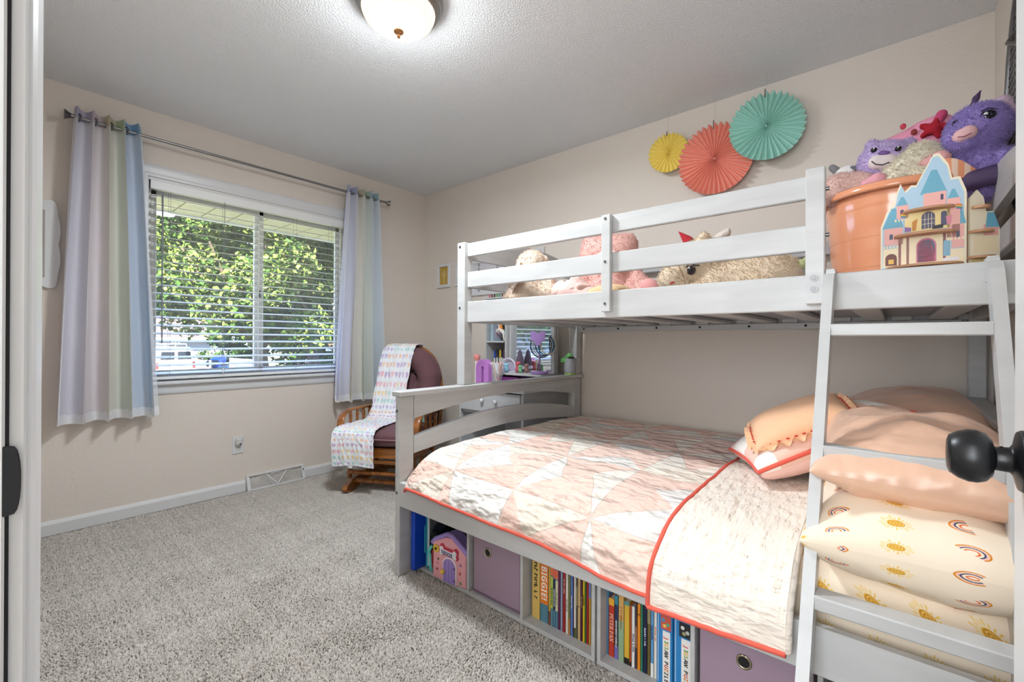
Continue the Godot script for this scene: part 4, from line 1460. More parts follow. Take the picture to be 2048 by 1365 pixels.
func build_cubbies() -> void:
	cubby("white cube shelf under the foot end of the bed holding toys", -1.678, -0.746, [-1.341, -1.055])
	cubby("white cube shelf under the head end of the bed holding puzzles", -0.738, 0.160, [-0.434, -0.136])
	bin("lavender fabric bin with round grommet left of the books", -1.325, -1.077)
	bin("lavender fabric bin with round grommet beside the blue puzzles", -0.420, -0.152)
	# books: spine from z, to z, height, colour, label, title, title colour, size, offset, bands
	var rows := [
		[-1.039, -1.001, 0.262, c8(226, 190, 104), "thick tan storybook at the left end of its shelf", "~", c8(60, 50, 40), 0.022, 0.02, [[0.86, 0.97, c8(196, 120, 70)]]],
		[-1.000, -0.963, 0.258, c8(84, 132, 150), "thick blue and orange book lettered BIGGIE!", "BIGGIE!", c8(252, 244, 230), 0.034, 0.015, [[0.26, 0.82, c8(236, 126, 32)]]],
		[-0.962, -0.953, 0.250, c8(206, 170, 70), "thin mustard book right of the BIGGIE! book", "", Color.WHITE, 0.006, 0.0, [[0.0, 0.2, c8(120, 70, 60)]]],
		[-0.952, -0.942, 0.256, c8(96, 140, 160), "slate blue paperback with a lime green spine panel", "WE ARE IN A BOOK", c8(40, 70, 40), 0.007, -0.02, [[0.25, 0.7, c8(186, 204, 92)], [0.72, 0.86, c8(236, 120, 80)]]],
		[-0.941, -0.932, 0.254, c8(90, 134, 156), "slate blue paperback with a navy spine panel", "WAITING IS NOT EASY", c8(240, 240, 240), 0.006, -0.02, [[0.25, 0.68, c8(28, 40, 74)], [0.7, 0.85, c8(238, 110, 74)]]],
		[-0.931, -0.920, 0.252, c8(90, 134, 156), "slate blue paperback with a cream spine panel", "~", c8(80, 110, 70), 0.006, -0.02, [[0.25, 0.68, c8(214, 210, 170)], [0.7, 0.83, c8(240, 120, 84)]]],
		[-0.919, -0.910, 0.248, c8(104, 40, 80), "thin plum book beside the slate blue paperbacks", "", Color.WHITE, 0.006, 0.0, []],
		[-0.909, -0.901, 0.240, c8(150, 170, 196), "thin pale blue book beside the red book", "", Color.WHITE, 0.006, 0.0, []],
		[-0.900, -0.888, 0.246, c8(158, 38, 40), "red picture book with white spine lettering", "~", c8(240, 220, 210), 0.007, 0.04, []],
		[-0.887, -0.877, 0.240, c8(232, 226, 212), "white picture book right of the red one", "~", c8(120, 110, 100), 0.006, -0.02, []],
		[-0.876, -0.868, 0.236, c8(120, 124, 70), "thin olive book in the middle of the row", "", Color.WHITE, 0.006, 0.0, [[0.0, 0.25, c8(176, 120, 60)]]],
		[-0.867, -0.857, 0.238, c8(92, 126, 190), "thin cornflower blue book in the middle of the row", "~", c8(236, 236, 240), 0.006, 0.0, []],
		[-0.856, -0.854, 0.230, c8(110, 44, 62), "very thin maroon booklet", "", Color.WHITE, 0.006, 0.0, []],
		[-0.853, -0.845, 0.234, c8(228, 224, 216), "thin white booklet with an olive foot", "", Color.WHITE, 0.006, 0.0, [[0.0, 0.15, c8(80, 90, 50)]]],
		[-0.844, -0.838, 0.228, c8(96, 92, 70), "thin dark olive picture book", "", Color.WHITE, 0.006, 0.0, [[0.5, 0.8, c8(150, 140, 100)]]],
		[-0.837, -0.827, 0.232, c8(206, 172, 122), "tan picture book beside the plum one", "2", c8(60, 44, 30), 0.008, 0.0, []],
		[-0.826, -0.818, 0.230, c8(76, 28, 56), "dark plum picture book beside the yellow one", "~", c8(230, 190, 140), 0.005, 0.02, []],
		[-0.817, -0.810, 0.228, c8(240, 206, 30), "bright yellow picture book", "~", c8(40, 34, 20), 0.005, 0.03, []],
		[-0.809, -0.803, 0.234, c8(52, 110, 62), "thin green picture book right of the yellow one", "", Color.WHITE, 0.006, 0.0, []],
		[-0.802, -0.794, 0.212, c8(176, 34, 38), "thin red book near the shelf's right side", "", Color.WHITE, 0.006, 0.0, []],
		[-0.793, -0.786, 0.222, c8(200, 160, 60), "thin golden book at the shelf's right side", "", Color.WHITE, 0.006, 0.0, [[0.72, 1.0, c8(110, 140, 200)]]],
		[-0.724, -0.719, 0.255, c8(90, 150, 190), "tall thin blue book at the right shelf's left side", "", Color.WHITE, 0.006, 0.0, []],
		[-0.718, -0.698, 0.190, c8(196, 62, 40), "red book lettered PETER PAN", "PETER PAN", c8(250, 220, 190), 0.017, 0.0, [[0.88, 1.0, c8(240, 180, 60)]]],
		[-0.697, -0.684, 0.205, c8(44, 58, 92), "navy book with white lettering beside PETER PAN", "GOOD NIGHT GORILLA", c8(240, 240, 220), 0.008, -0.02, [[0.0, 0.2, c8(120, 110, 180)], [0.86, 1.0, c8(60, 140, 160)]]],
		[-0.683, -0.664, 0.236, c8(216, 170, 100), "tall book with orange and green spine", "~", c8(150, 90, 40), 0.010, 0.02, [[0.0, 0.55, c8(146, 176, 140)]]],
		[-0.663, -0.645, 0.200, c8(222, 180, 60), "mustard boxed book with teal frame", "", Color.WHITE, 0.006, 0.0, [[0.94, 1.0, c8(90, 150, 150)], [0.0, 0.1, c8(30, 26, 24)]]],
		[-0.644, -0.638, 0.194, c8(198, 92, 44), "thin rust orange booklet", "", Color.WHITE, 0.006, 0.0, [[0.0, 0.07, c8(30, 26, 24)]]],
		[-0.637, -0.627, 0.192, c8(238, 234, 230), "short white book with script on its spine", "~", c8(60, 60, 110), 0.008, -0.02, []],
		[-0.626, -0.619, 0.222, c8(70, 60, 66), "thin dark book with a speckled spine", "", Color.WHITE, 0.006, 0.0, [[0.3, 0.6, c8(150, 110, 90)]]],
		[-0.618, -0.608, 0.208, c8(238, 142, 34), "bright orange book right of the white one", "C", c8(60, 40, 30), 0.012, 0.07, []],
		[-0.607, -0.600, 0.220, c8(46, 132, 104), "thin green book right of the orange one", "", Color.WHITE, 0.006, 0.0, []],
		[-0.599, -0.586, 0.226, c8(26, 34, 66), "navy book with lettering beside the green one", "~", c8(230, 230, 240), 0.008, 0.0, []],
		[-0.585, -0.575, 0.228, c8(112, 98, 54), "olive brown book beside the navy one", "", Color.WHITE, 0.006, 0.0, [[0.7, 0.95, c8(150, 140, 100)]]],
		[-0.574, -0.565, 0.234, c8(104, 164, 214), "sky blue book left of the puzzles", "~", c8(30, 60, 110), 0.006, 0.02, [[0.0, 0.18, c8(236, 236, 232)]]],
		[-0.564, -0.554, 0.234, c8(238, 230, 218), "cream book against the first puzzle box", "~", c8(226, 130, 90), 0.006, 0.02, []]]
	for e in rows:
		book(e[4], e[0], e[1], e[2], e[3], 1.335, e[5], e[6], e[7], e[8], e[9])
	# puzzle boxes
	for k in 2:
		var z0: float = [-0.552, -0.500][k]
		var z1: float = [-0.503, -0.4415][k]
		var w := z1 - z0
		var p := thing("puzzle_box", ["blue puzzle box lettered JIGSAW PUZZLE with a red picture", "blue puzzle box lettered JIGSAW PUZZLE with a black picture"][k], "puzzle", V(1.325, 0.0185, (z0 + z1) / 2), 0.0, "jigsaw puzzles under the bed")
		var blue := mat("puzzle_blue", c8(48, 132, 196), 0.3)
		var hh := 0.232
		part(p, "box", bx(0.17, hh, w, 0.002), blue, V(0.085, hh / 2, 0))
		part(p, "white_outline", J([bb(-0.0008, 0.0004, 0.006, hh - 0.008, -w * 0.40, -w * 0.40 + 0.0016, 0), bb(-0.0008, 0.0004, hh - 0.0096, hh - 0.008, -w * 0.40, w * 0.42, 0)]), M.trim)
		part(p, "white_panel", bx(0.0008, hh * 0.70, w * 0.46, 0.0), paint(c8(240, 238, 232)), V(-0.0003, hh * 0.36, w * 0.13))
		part(p, "picture", bx(0.001, 0.042, w * 0.62, 0.0), paint([c8(206, 90, 70), c8(36, 36, 40)][k]), V(-0.0005, hh * 0.82, w * 0.10))
		for e in [[0.006, -0.008, [c8(70, 150, 190), c8(230, 230, 225)][k]], [-0.004, 0.006, [c8(90, 170, 120), c8(200, 200, 195)][k]], [-0.010, -0.004, [c8(240, 200, 120), c8(160, 160, 120)][k]]]:
			part(p, "picture_shape", cyl(0.0055, 0.0055, 0.0012, 16), paint(e[2]), V(-0.0006, hh * 0.82 + e[0], w * 0.10 + e[1]), rz(90))
		var at := hh * 0.62
		for wd in [["J", c8(220, 60, 50)], ["I", c8(60, 150, 70)], ["G", c8(240, 180, 40)], ["S", c8(150, 160, 60)], ["A", c8(30, 30, 34)], ["W", c8(30, 30, 34)], [" ", c8(0, 0, 0)], ["P", c8(30, 30, 34)], ["U", c8(200, 70, 60)], ["Z", c8(230, 130, 40)], ["Z", c8(80, 80, 60)], ["L", c8(30, 30, 34)], ["E", c8(30, 30, 34)]]:
			if wd[0] != " ":
				text(wd[0], 0.016, mat("ink" + wd[1].to_html(), wd[1], 0.5), p, V(-0.0014, at, w * 0.13), Basis(V(0, -1, 0), V(0, 0, 1), V(-1, 0, 0)), "letter")
			at -= 0.0108 if wd[0] != "I" else 0.0075
	# whiteboard with a blue frame
	var wb := thing("drawing_board", "blue-framed whiteboard standing upright beside the bed post", "whiteboard", V(1.245, 0.0148, -1.649))
	var blue2 := mat("board_blue", c8(16, 72, 196), 0.35)
	part(wb, "frame", J([bb(0, 0.072, 0.004, 0.268, -0.012, 0.014, 0.004), bb(0.072, 0.33, 0.004, 0.03, -0.012, 0.014, 0.004), bb(0.072, 0.33, 0.246, 0.268, -0.012, 0.014, 0.004), bb(0.31, 0.33, 0.03, 0.246, -0.012, 0.014, 0.004)]), blue2)
	part(wb, "board", bx(0.238, 0.218, 0.006, 0.001), paint(c8(216, 218, 224), 0.3), V(0.191, 0.138, 0.003))
	# drawing tablet leaning on the shelf side
	var tb := thing("drawing_tablet", "teal and black drawing tablet leaning in the first cube", "tablet", V(1.300, 0.0185, -1.622))
	tb.rotation_degrees = V(-4, -40, 0)
	part(tb, "case", bx(0.185, 0.235, 0.012, 0.006), mat("teal", c8(52, 170, 196), 0.35), V(0.0925, 0.12, 0))
	part(tb, "bezel", bx(0.172, 0.215, 0.003, 0.001), paint(c8(232, 236, 240)), V(0.0945, 0.12, 0.0065))
	part(tb, "screen_glass", bx(0.16, 0.203, 0.002, 0.001), mat("slate_screen", c8(18, 28, 32), 0.15), V(0.096, 0.12, 0.008))
	part(tb, "stylus", cyl(0.003, 0.003, 0.12, 10), mat("teal", c8(52, 170, 196), 0.35), V(-0.004, 0.13, 0.004))
	# toy house front
	var h := thing("toy_house", "pink toy house front with lavender door and bone nameplate", "toy", V(1.300, 0.019, -1.450))
	h.rotation_degrees = V(0, -84, 0)      # own +z faces the room
	var pk := mat("toy_pink", c8(236, 168, 176), 0.4)
	var lv := mat("toy_lavender", c8(160, 136, 206), 0.4)
	part(h, "front", prism([Vector2(-0.094, 0), Vector2(0.094, 0), Vector2(0.094, 0.135), Vector2(0.012, 0.188), Vector2(-0.014, 0.188), Vector2(-0.094, 0.152)], 0.03, 0.003), pk)
	part(h, "roof_edge", tube([V(-0.106, 0.142, 0.004), V(-0.09, 0.16, 0.004), V(-0.016, 0.198, 0.004), V(0.012, 0.197, 0.004), V(0.104, 0.135, 0.004)], 0.011, 8), lv)
	part(h, "roof", prism([Vector2(-0.10, 0.148), Vector2(-0.014, 0.196), Vector2(0.012, 0.196), Vector2(0.1, 0.138), Vector2(0.1, 0.15), Vector2(0.012, 0.212), Vector2(-0.014, 0.212), Vector2(-0.1, 0.165)], 0.05, 0.0), lv, V(0, -0.008, -0.025))
	var dpoly := [Vector2(-0.034, 0), Vector2(0.034, 0)]
	for i in 11:
		var a := PI * i / 10
		dpoly.append(Vector2(cos(a) * 0.034, 0.07 + sin(a) * 0.032))
	var dpoly2 := dpoly.map(func(p): return Vector2(p.x * 1.2, p.y * 1.08))
	part(h, "door_frame", prism(dpoly2, 0.008, 0.002), paint(c8(244, 222, 226)), V(0.006, 0, 0.017))
	var dr := part(h, "toy_door", prism(dpoly, 0.01, 0.002), lv, V(0.006, 0.002, 0.019))
	for x in [-0.017, 0.0, 0.017]:
		part(dr, "groove", bx(0.0012, 0.09, 0.001, 0.0), paint(c8(126, 102, 176)), V(x, 0.047, 0.0052))
	part(dr, "yellow_knob", sph(0.0105, 16), paint(c8(244, 204, 84)), V(-0.030, 0.044, 0.010))
	for y in [0.02, 0.07]:
		part(dr, "hinge", bx(0.006, 0.01, 0.004, 0.001), paint(c8(90, 70, 120)), V(0.033, y, 0.006))
	var bone := part(h, "nameplate", blob([cap(V(-0.032, 0.131, 0.018), V(0.034, 0.127, 0.018), 0.012, 0.012), ball(V(-0.036, 0.142, 0.018), 0.0115), ball(V(-0.036, 0.121, 0.018), 0.0115), ball(V(0.040, 0.138, 0.018), 0.0115), ball(V(0.040, 0.117, 0.018), 0.0115)], 0.003, 0.004), paint(c8(240, 240, 244)))
	part(h, "nameplate_edge", blob([cap(V(-0.032, 0.133, 0.012), V(0.036, 0.129, 0.012), 0.015, 0.015), ball(V(-0.037, 0.145, 0.012), 0.0145), ball(V(-0.037, 0.121, 0.012), 0.0145), ball(V(0.042, 0.141, 0.012), 0.0145), ball(V(0.042, 0.117, 0.012), 0.0145)], 0.004, 0.004), paint(c8(206, 58, 84)))
	text("TRIXIE", 0.021, paint(c8(60, 60, 120)), bone, V(0.001, 0.129, 0.031), rz(-4), "name")
	part(h, "flower", J([[cyl(0.017, 0.017, 0.006, 18), T(V(0, 0, 0), rx(90))]]), paint(c8(226, 188, 60)), V(-0.073, 0.128, 0.016))
	part(h, "flower_centre", sph(0.006, 12), paint(c8(80, 54, 30)), V(-0.073, 0.128, 0.019))
	for e in [[-0.068, 0.04, c8(170, 60, 50)], [0.062, 0.055, c8(190, 90, 60)], [-0.062, 0.085, c8(120, 110, 60)], [0.066, 0.092, c8(150, 120, 170)], [-0.066, 0.066, c8(230, 130, 140)], [0.066, 0.016, c8(70, 150, 80)]]:
		part(h, "flower", sph(0.006, 10), paint(e[2]), V(e[0], e[1], 0.0155), Basis.from_scale(V(1, 1, 0.4)))
	part(h, "handle", tube([V(-0.100, 0.132, 0.014), V(-0.113, 0.108, 0.020), V(-0.106, 0.078, 0.018), V(-0.106, 0.05, 0.018), V(-0.106, 0.024, 0.014)], 0.007, 10), mat("toy_teal", c8(96, 204, 196), 0.4))
	part(h, "red_cord", tube([V(-0.100, 0.112, 0.012), V(-0.098, 0.07, 0.016), V(-0.1, 0.035, 0.012)], 0.003, 8), paint(c8(180, 50, 60)))
	var mp := []
	for i in 17:
		var a := PI + PI * i / 16
		mp.append(Vector2(cos(a) * 0.052, sin(a) * 0.042))
	part(h, "doormat", prism(mp, 0.006, 0.001), mat("toy_blue", c8(28, 152, 178), 0.4), V(-0.012, 0.003, 0.012), rx(90))
	# dark wire basket under the ladder
	var wbk := thing("wire_basket", "small black wire basket in the last cube behind the ladder", "basket", V(1.31, 0.0195, 0.006))
	for i in 15:
		var z := lerpf(-0.118, 0.118, i / 14.0)
		part(wbk, "wire", cyl(0.0016, 0.0016, 0.235, 6), M.dark, V(0, 0.118, z))
	for i in 12:
		part(wbk, "wire", cyl(0.0016, 0.0016, 0.24, 6), M.dark, V(0.001, 0.006 + i * 0.0205, 0), rx(90))
	part(wbk, "tray", bx(0.22, 0.004, 0.24, 0.001), M.dark, V(0.11, 0.002, 0))
	part(wbk, "contents", blob([cap(V(0.08, 0.06, -0.06), V(0.1, 0.16, 0.05), 0.05, 0.06)], 0.014, 0.03), cloth(c8(196, 176, 150)))

# ---------------------------------------------------------------- glider chair with blanket
func build_chair() -> void:
	var t := deg_to_rad(-60.6)
	var at := V(1.945, 0, -2.815)
	var c := thing("glider_chair", "oak glider rocking chair with plum velvet cushions", "chair", at, t)
	var oak: Material = M.oak
	# base: two long feet and cross bars
	for s in [-1.0, 1.0]:
		var fp := []
		for i in 13:
			var a := PI / 2 + PI * i / 12
			fp.append(Vector2(-0.32 + cos(a) * 0.03, 0.035 + sin(a) * 0.03 - 0.004))
		fp.append_array([Vector2(-0.25, 0.002), Vector2(-0.12, 0.022), Vector2(0.09, 0.022), Vector2(0.18, 0.002)])
		for i in 13:
			var a := -PI / 2 + PI * i / 12
			fp.append(Vector2(0.245 + cos(a) * 0.04, 0.03 + sin(a) * 0.028))
		fp.append_array([Vector2(0.2, 0.085), Vector2(0, 0.098), Vector2(-0.2, 0.085)])
		part(c, "foot", prism(fp, 0.034, 0.004), oak, V(s * 0.215, 0, 0), ry(-90))
		part(c, "base_upright", bx(0.03, 0.16, 0.09, 0.004), oak, V(s * 0.215, 0.15, -0.06))
		part(c, "swing_arm", bx(0.018, 0.21, 0.042, 0.006), oak, V(s * 0.238, 0.185, 0.165), rx(-8))
		part(c, "swing_arm", bx(0.018, 0.21, 0.042, 0.006), oak, V(s * 0.238, 0.185, -0.20), rx(8))
		part(c, "glide_rail", bx(0.022, 0.05, 0.52, 0.006), oak, V(s * 0.215, 0.235, 0.0))
		part(c, "pivot_bolt", cyl(0.011, 0.011, 0.006, 14), M.bolt, V(s * 0.249, 0.10, 0.165), rz(90))
	for z in [0.17, -0.22]:
		part(c, "stretcher", cyl(0.016, 0.016, 0.42, 14), oak, V(0, 0.062, z), rz(90))
	part(c, "stretcher", cyl(0.015, 0.015, 0.46, 14), oak, V(0, 0.135, 0.215), rz(90))
	# seat frame
	boxp(c, "front_apron", oak, -0.255, 0.255, 0.255, 0.325, 0.248, 0.272, 0.004)
	boxp(c, "front_apron", oak, -0.245, 0.245, 0.212, 0.238, 0.235, 0.262, 0.004)
	for s in [-1.0, 1.0]:
		boxp(c, "side_rail", oak, s * 0.25 - 0.014, s * 0.25 + 0.014, 0.255, 0.325, -0.26, 0.25, 0.004)
	boxp(c, "seat_board", oak, -0.24, 0.24, 0.30, 0.318, -0.25, 0.25)
	# back: bent oak bow and spindles
	var bow := []
	for i in 33:
		var a := PI * i / 32.0
		var y := 0.30 + 0.69 * pow(sin(a), 0.62)
		bow.append(V(cos(a) * (0.255 + 0.035 * sin(a)), y, -0.25 - (y - 0.3) * 0.22))
	part(c, "back_bow", tube(bow, 0.019, 10), oak)
	for k in 5:
		var x := -0.16 + k * 0.08
		var y1 := 0.94 - 0.5 * x * x * 4
		part(c, "back_spindle", tube([V(x * 0.9, 0.31, -0.255), V(x, y1, -0.25 - (y1 - 0.3) * 0.22)], 0.009, 8), oak)
	# arms: flat bent wood curling down at the front, with turned spindles
	for s in [-1.0, 1.0]:
		var pts := [V(s * 0.262, 0.33, 0.205), V(s * 0.272, 0.40, 0.235), V(s * 0.280, 0.475, 0.230), V(s * 0.284, 0.525, 0.195), V(s * 0.284, 0.548, 0.135), V(s * 0.28, 0.548, 0.0), V(s * 0.275, 0.542, -0.16), V(s * 0.262, 0.53, -0.31)]
		part(c, "arm_rest", surf(func(u, v):
			var tt: float = v * (pts.size() - 1)
			var i := mini(int(tt), pts.size() - 2)
			var f := tt - i
			var p0: Vector3 = pts[maxi(i - 1, 0)]
			var p: Vector3 = pts[i].cubic_interpolate(pts[i + 1], p0, pts[mini(i + 2, pts.size() - 1)], f)
			var d: Vector3 = (pts[i + 1] - pts[i]).normalized()
			var nn := d.cross(V(1, 0, 0)).normalized()
			var a: float = TAU * u
			return p + V(1, 0, 0) * cos(a) * 0.027 + nn * sin(a) * 0.011, 16, 42, true), oak)
		for z in [0.12, 0.03, -0.06, -0.15]:
			part(c, "arm_spindle", lathe([Vector2(0.007, 0), Vector2(0.009, 0.03), Vector2(0.015, 0.05), Vector2(0.010, 0.058), Vector2(0.016, 0.068), Vector2(0.010, 0.078), Vector2(0.017, 0.09), Vector2(0.011, 0.102), Vector2(0.014, 0.115), Vector2(0.009, 0.15), Vector2(0.012, 0.19), Vector2(0.007, 0.225)], 12), oak, V(s * 0.268, 0.32, z))
	# cushions
	part(c, "seat_cushion", J([[pillow(0.53, 0.56, 0.135, 0.22, 0.0, 0.004, 3), T(V(0, 0.385, 0.035))]]), M.velvet)
	part(c, "seat_piping", tube(range(33).map(func(i):
		var x: float = lerpf(-0.25, 0.25, i / 32.0)
		return V(x, 0.388, 0.311 - 0.012 * pow(absf(x) / 0.25, 6.0))), 0.005, 6), mat("piping", c8(150, 112, 116), 0.7, {"rim": 0.6}))
	var tilt := rx(-12.5)
	# back cushion: a soft horseshoe roll round a sunken middle
	var roll := []
	for i in 13:
		var a := PI * (i / 12.0 * 1.24 - 0.12)
		roll.append(V(cos(a) * 0.175, 0.32 + sin(a) * 0.19 - (0.0 if sin(a) > 0 else 0.16), 0.01))
	var prims := []
	for i in 12:
		prims.append(cap(roll[i], roll[i + 1], 0.088, 0.088))
	part(c, "back_cushion", blob(prims + [cap(V(-0.09, 0.08, 0), V(0.09, 0.08, 0), 0.075, 0.075), cap(V(-0.06, 0.25, -0.01), V(0.06, 0.25, -0.01), 0.062, 0.062), cap(V(0, 0.33, -0.01), V(0, 0.14, -0.01), 0.066, 0.066)], 0.013, 0.022, 0.004, 8.0), M.velvet, V(0, 0.41, -0.225), tilt)
	part(c, "tuft_button", sph(0.012, 12), M.velvet, V(0, 0.65, -0.195))
	# blanket with rows of hearts, draped down the back, over the seat and its front edge
	var path := [V(0, 0.60, -0.43), V(0, 0.80, -0.455), V(0, 0.99, -0.425), V(0, 1.022, -0.345), V(0, 0.995, -0.262), V(0, 0.87, -0.198), V(0, 0.70, -0.135), V(0, 0.57, -0.095), V(0, 0.49, -0.055), V(0, 0.462, 0.0), V(0, 0.462, 0.14), V(0, 0.460, 0.25), V(0, 0.440, 0.315), V(0, 0.39, 0.338), V(0, 0.30, 0.338), V(0, 0.215, 0.330)]
	var cx := [-0.04, -0.04, -0.05, -0.06, -0.07, -0.08, -0.08, -0.085, -0.09, -0.095, -0.105, -0.115, -0.12, -0.12, -0.12, -0.12]
	var hw := [0.10, 0.11, 0.12, 0.125, 0.13, 0.13, 0.13, 0.125, 0.13, 0.135, 0.14, 0.148, 0.15, 0.152, 0.152, 0.15]
	var nz := FastNoiseLite.new()
	nz.frequency = 7.0
	var im := Image.create(512, 2048, false, Image.FORMAT_RGBA8)
	im.fill(c8(244, 246, 250))
	var hc := [c8(196, 168, 206), c8(240, 176, 186), c8(246, 214, 150), c8(176, 222, 214), c8(200, 180, 222), c8(244, 190, 160)]
	var hr := RandomNumberGenerator.new()
	hr.seed = 3
	for j in 34:
		for i in 9:
			var cc: Color = hc[(j + (1 if hr.randf() < 0.3 else 0)) % 6].lerp(Color.WHITE, hr.randf_range(0.15, 0.45))
			var ox := i * 57 + 28
			var oy := j * 60 + 30
			for dy in range(-20, 21):
				for dx in range(-21, 22):
					var X := dx / 17.0
					var Y := -dy / 17.0 + 0.15
					var q := X * X + Y * Y - 1.0
					if q * q * q - X * X * Y * Y * Y < 0.0:
						im.set_pixel(clampi(ox + dx, 0, 511), clampi(oy + dy, 0, 2047), cc)
	var bm := mat("heart_cloth", Color(1, 1, 1), 0.95, {"t": ImageTexture.create_from_image(im), "rim": 0.3})
	var np := path.size() - 1
	var b := thing("baby_blanket", "white blanket with rows of pastel hearts draped over the chair", "blanket", at, t)
	part(b, "blanket_cloth", sheet(func(u, v):
		var tt: float = v * np
		var i := mini(int(tt), np - 1)
		var f := tt - i
		var p: Vector3 = path[i].cubic_interpolate(path[i + 1], path[maxi(i - 1, 0)], path[mini(i + 2, np)], f)
		var w := lerpf(hw[i], hw[i + 1], f)
		var x := lerpf(cx[i], cx[i + 1], f)
		var k: float = u * 2 - 1
		var wr := nz.get_noise_2d(k * 1.2, v * 3.0) * 0.010 + 0.004 * sin(k * 9.0 + v * 5.0)
		return V(x + k * w, p.y + wr * 0.6 - (0.012 * absf(k) if v > 0.85 else 0.0), p.z + wr + 0.006), 30, 110, 0.004), bm)
	part(b, "care_label", bx(0.03, 0.02, 0.001, 0.0), M.trim, V(-0.14, 0.205, 0.336))
	# small green and white book lying in the chair
	var bk := thing("seat_book", "small green and white book on the glider chair's seat", "book", at + Basis(Vector3.UP, t) * V(0.19, 0.46, -0.06), t)
	part(bk, "cover", J([bb(-0.05, 0.05, -0.01, 0.12, -0.012, -0.010, 0), bb(-0.05, 0.05, -0.01, 0.12, 0.010, 0.012, 0), bb(-0.05, -0.048, -0.01, 0.12, -0.011, 0.011, 0)]), paint(c8(126, 170, 150)))
	part(bk, "pages", bx(0.092, 0.12, 0.019, 0), mat("paper", c8(236, 228, 208), 0.9), V(0.001, 0.055, 0))

# ---------------------------------------------------------------- desk with mirror behind the bed's foot
func build_desk() -> void:
	var m: Material = M.bed
	var d := thing("desk", "narrow white vanity desk with drawer behind the bed's foot", "desk")
	boxp(d, "desk_top", m, 2.19, 2.725, 0.715, 0.737, -2.42, -1.775, 0.004)
	boxp(d, "side_panel", m, 2.22, 2.72, 0.0, 0.715, -2.40, -2.382)
	boxp(d, "side_panel", m, 2.22, 2.72, 0.0, 0.715, -1.822, -1.804)
	boxp(d, "back_panel", m, 2.70, 2.715, 0.08, 0.71, -2.382, -1.822, 0)
	boxp(d, "inner_shelf", m, 2.24, 2.70, 0.545, 0.56, -2.382, -1.822, 0.001)
	boxp(d, "inner_shelf", m, 2.24, 2.70, 0.20, 0.215, -2.382, -1.822, 0.001)
	var dr := boxp(d, "drawer", m, 2.213, 2.232, 0.566, 0.705, -2.378, -1.826, 0.003)
	for z in [-0.05, 0.075]:
		part(dr, "drawer_knob", lathe([Vector2(0.0, 0.0), Vector2(0.006, 0), Vector2(0.005, 0.008), Vector2(0.013, 0.014), Vector2(0.015, 0.02), Vector2(0.011, 0.026), Vector2(0, 0.028)], 10), mat("crystal", c8(226, 226, 230), 0.1, {"spec": 0.8}), V(-0.0095, 0.01, z), rz(90))
	# riser shelf along the back
	boxp(d, "riser", m, 2.385, 2.72, 0.812, 0.828, -2.40, -1.785, 0.002)
	boxp(d, "riser_leg", m, 2.52, 2.72, 0.737, 0.812, -2.40, -2.386, 0.001)
	boxp(d, "riser_leg", m, 2.52, 2.72, 0.737, 0.812, -1.80, -1.786, 0.001)
	# small shelf tower and mirror on the riser
	var tw := thing("shelf_tower", "small white two-tier shelf tower beside the desk mirror", "shelf")
	boxp(tw, "side_panel", m, 2.487, 2.715, 0.829, 1.37, -2.400, -2.388, 0.001)
	boxp(tw, "side_panel", m, 2.49, 2.715, 0.829, 1.37, -2.202, -2.190, 0.001)
	boxp(tw, "shelf_board", m, 2.487, 2.715, 1.040, 1.052, -2.388, -2.212, 0.001)
	boxp(tw, "shelf_board", m, 2.487, 2.715, 1.232, 1.244, -2.388, -2.212, 0.001)
	boxp(tw, "shelf_board", m, 2.487, 2.715, 1.37, 1.382, -2.42, -2.19, 0.001)
	boxp(tw, "back_panel", m, 2.712, 2.720, 0.829, 1.38, -2.42, -2.19, 0)
	var mr := thing("desk_mirror", "rectangular white-framed mirror above the desk reflecting the window", "mirror")
	boxp(mr, "frame", m, 2.52, 2.55, 0.829, 1.36, -2.186, -2.172, 0.002)
	boxp(mr, "frame", m, 2.52, 2.55, 0.829, 1.36, -1.802, -1.780, 0.002)
	boxp(mr, "frame", m, 2.52, 2.55, 0.829, 0.842, -2.172, -1.802, 0.002)
	boxp(mr, "frame", m, 2.52, 2.55, 1.34, 1.36, -2.172, -1.802, 0.002)
	boxp(mr, "backing", m, 2.56, 2.57, 0.829, 1.36, -2.186, -1.780, 0.001)
	part(mr, "mirror_glass", bx(0.004, 0.497, 0.368, 0.0), M.mirror, V(2.535, 1.091, -1.987), ry(-4))
	# things on the desk
	var gs := "items on the desk"
	for k in 3:
		var f := thing("photo_frame", ["slim pale blue book standing at the tower's left side", "slim white book standing second in the tower", "pale blue book with a pink cover standing in the tower"][k], "book", V(2.52, 1.0525, -2.377 + k * 0.014), 0.0, gs)
		part(f, "cover", J([bb(0, 0.11, 0, [0.128, 0.135, 0.132][k], -0.005, -0.004, 0), bb(0, 0.11, 0, [0.128, 0.135, 0.132][k], 0.004, 0.005, 0), bb(0, 0.002, 0, [0.128, 0.135, 0.132][k], -0.005, 0.005, 0)]), paint([c8(150, 190, 212), c8(226, 232, 238), c8(176, 196, 214)][k]))
		part(f, "pages", bx(0.104, 0.12, 0.0078, 0), mat("paper", c8(236, 228, 208), 0.9), V(0.056, 0.064, 0))
		if k == 2:
			part(f, "cover_print", bx(0.07, 0.08, 0.001, 0), paint(c8(206, 186, 206)), V(0.055, 0.068, 0.0055))
			part(f, "cover_print", bx(0.016, 0.02, 0.0012, 0), paint(c8(220, 110, 160)), V(0.08, 0.075, 0.0057))
	# prancing unicorn figurine
	var u := thing("unicorn_figurine", "white unicorn figurine with orange mane and teal tail", "figurine", V(2.53, 1.053, -2.268), deg_to_rad(-12))
	var wht := paint(c8(240, 232, 224), 0.4)
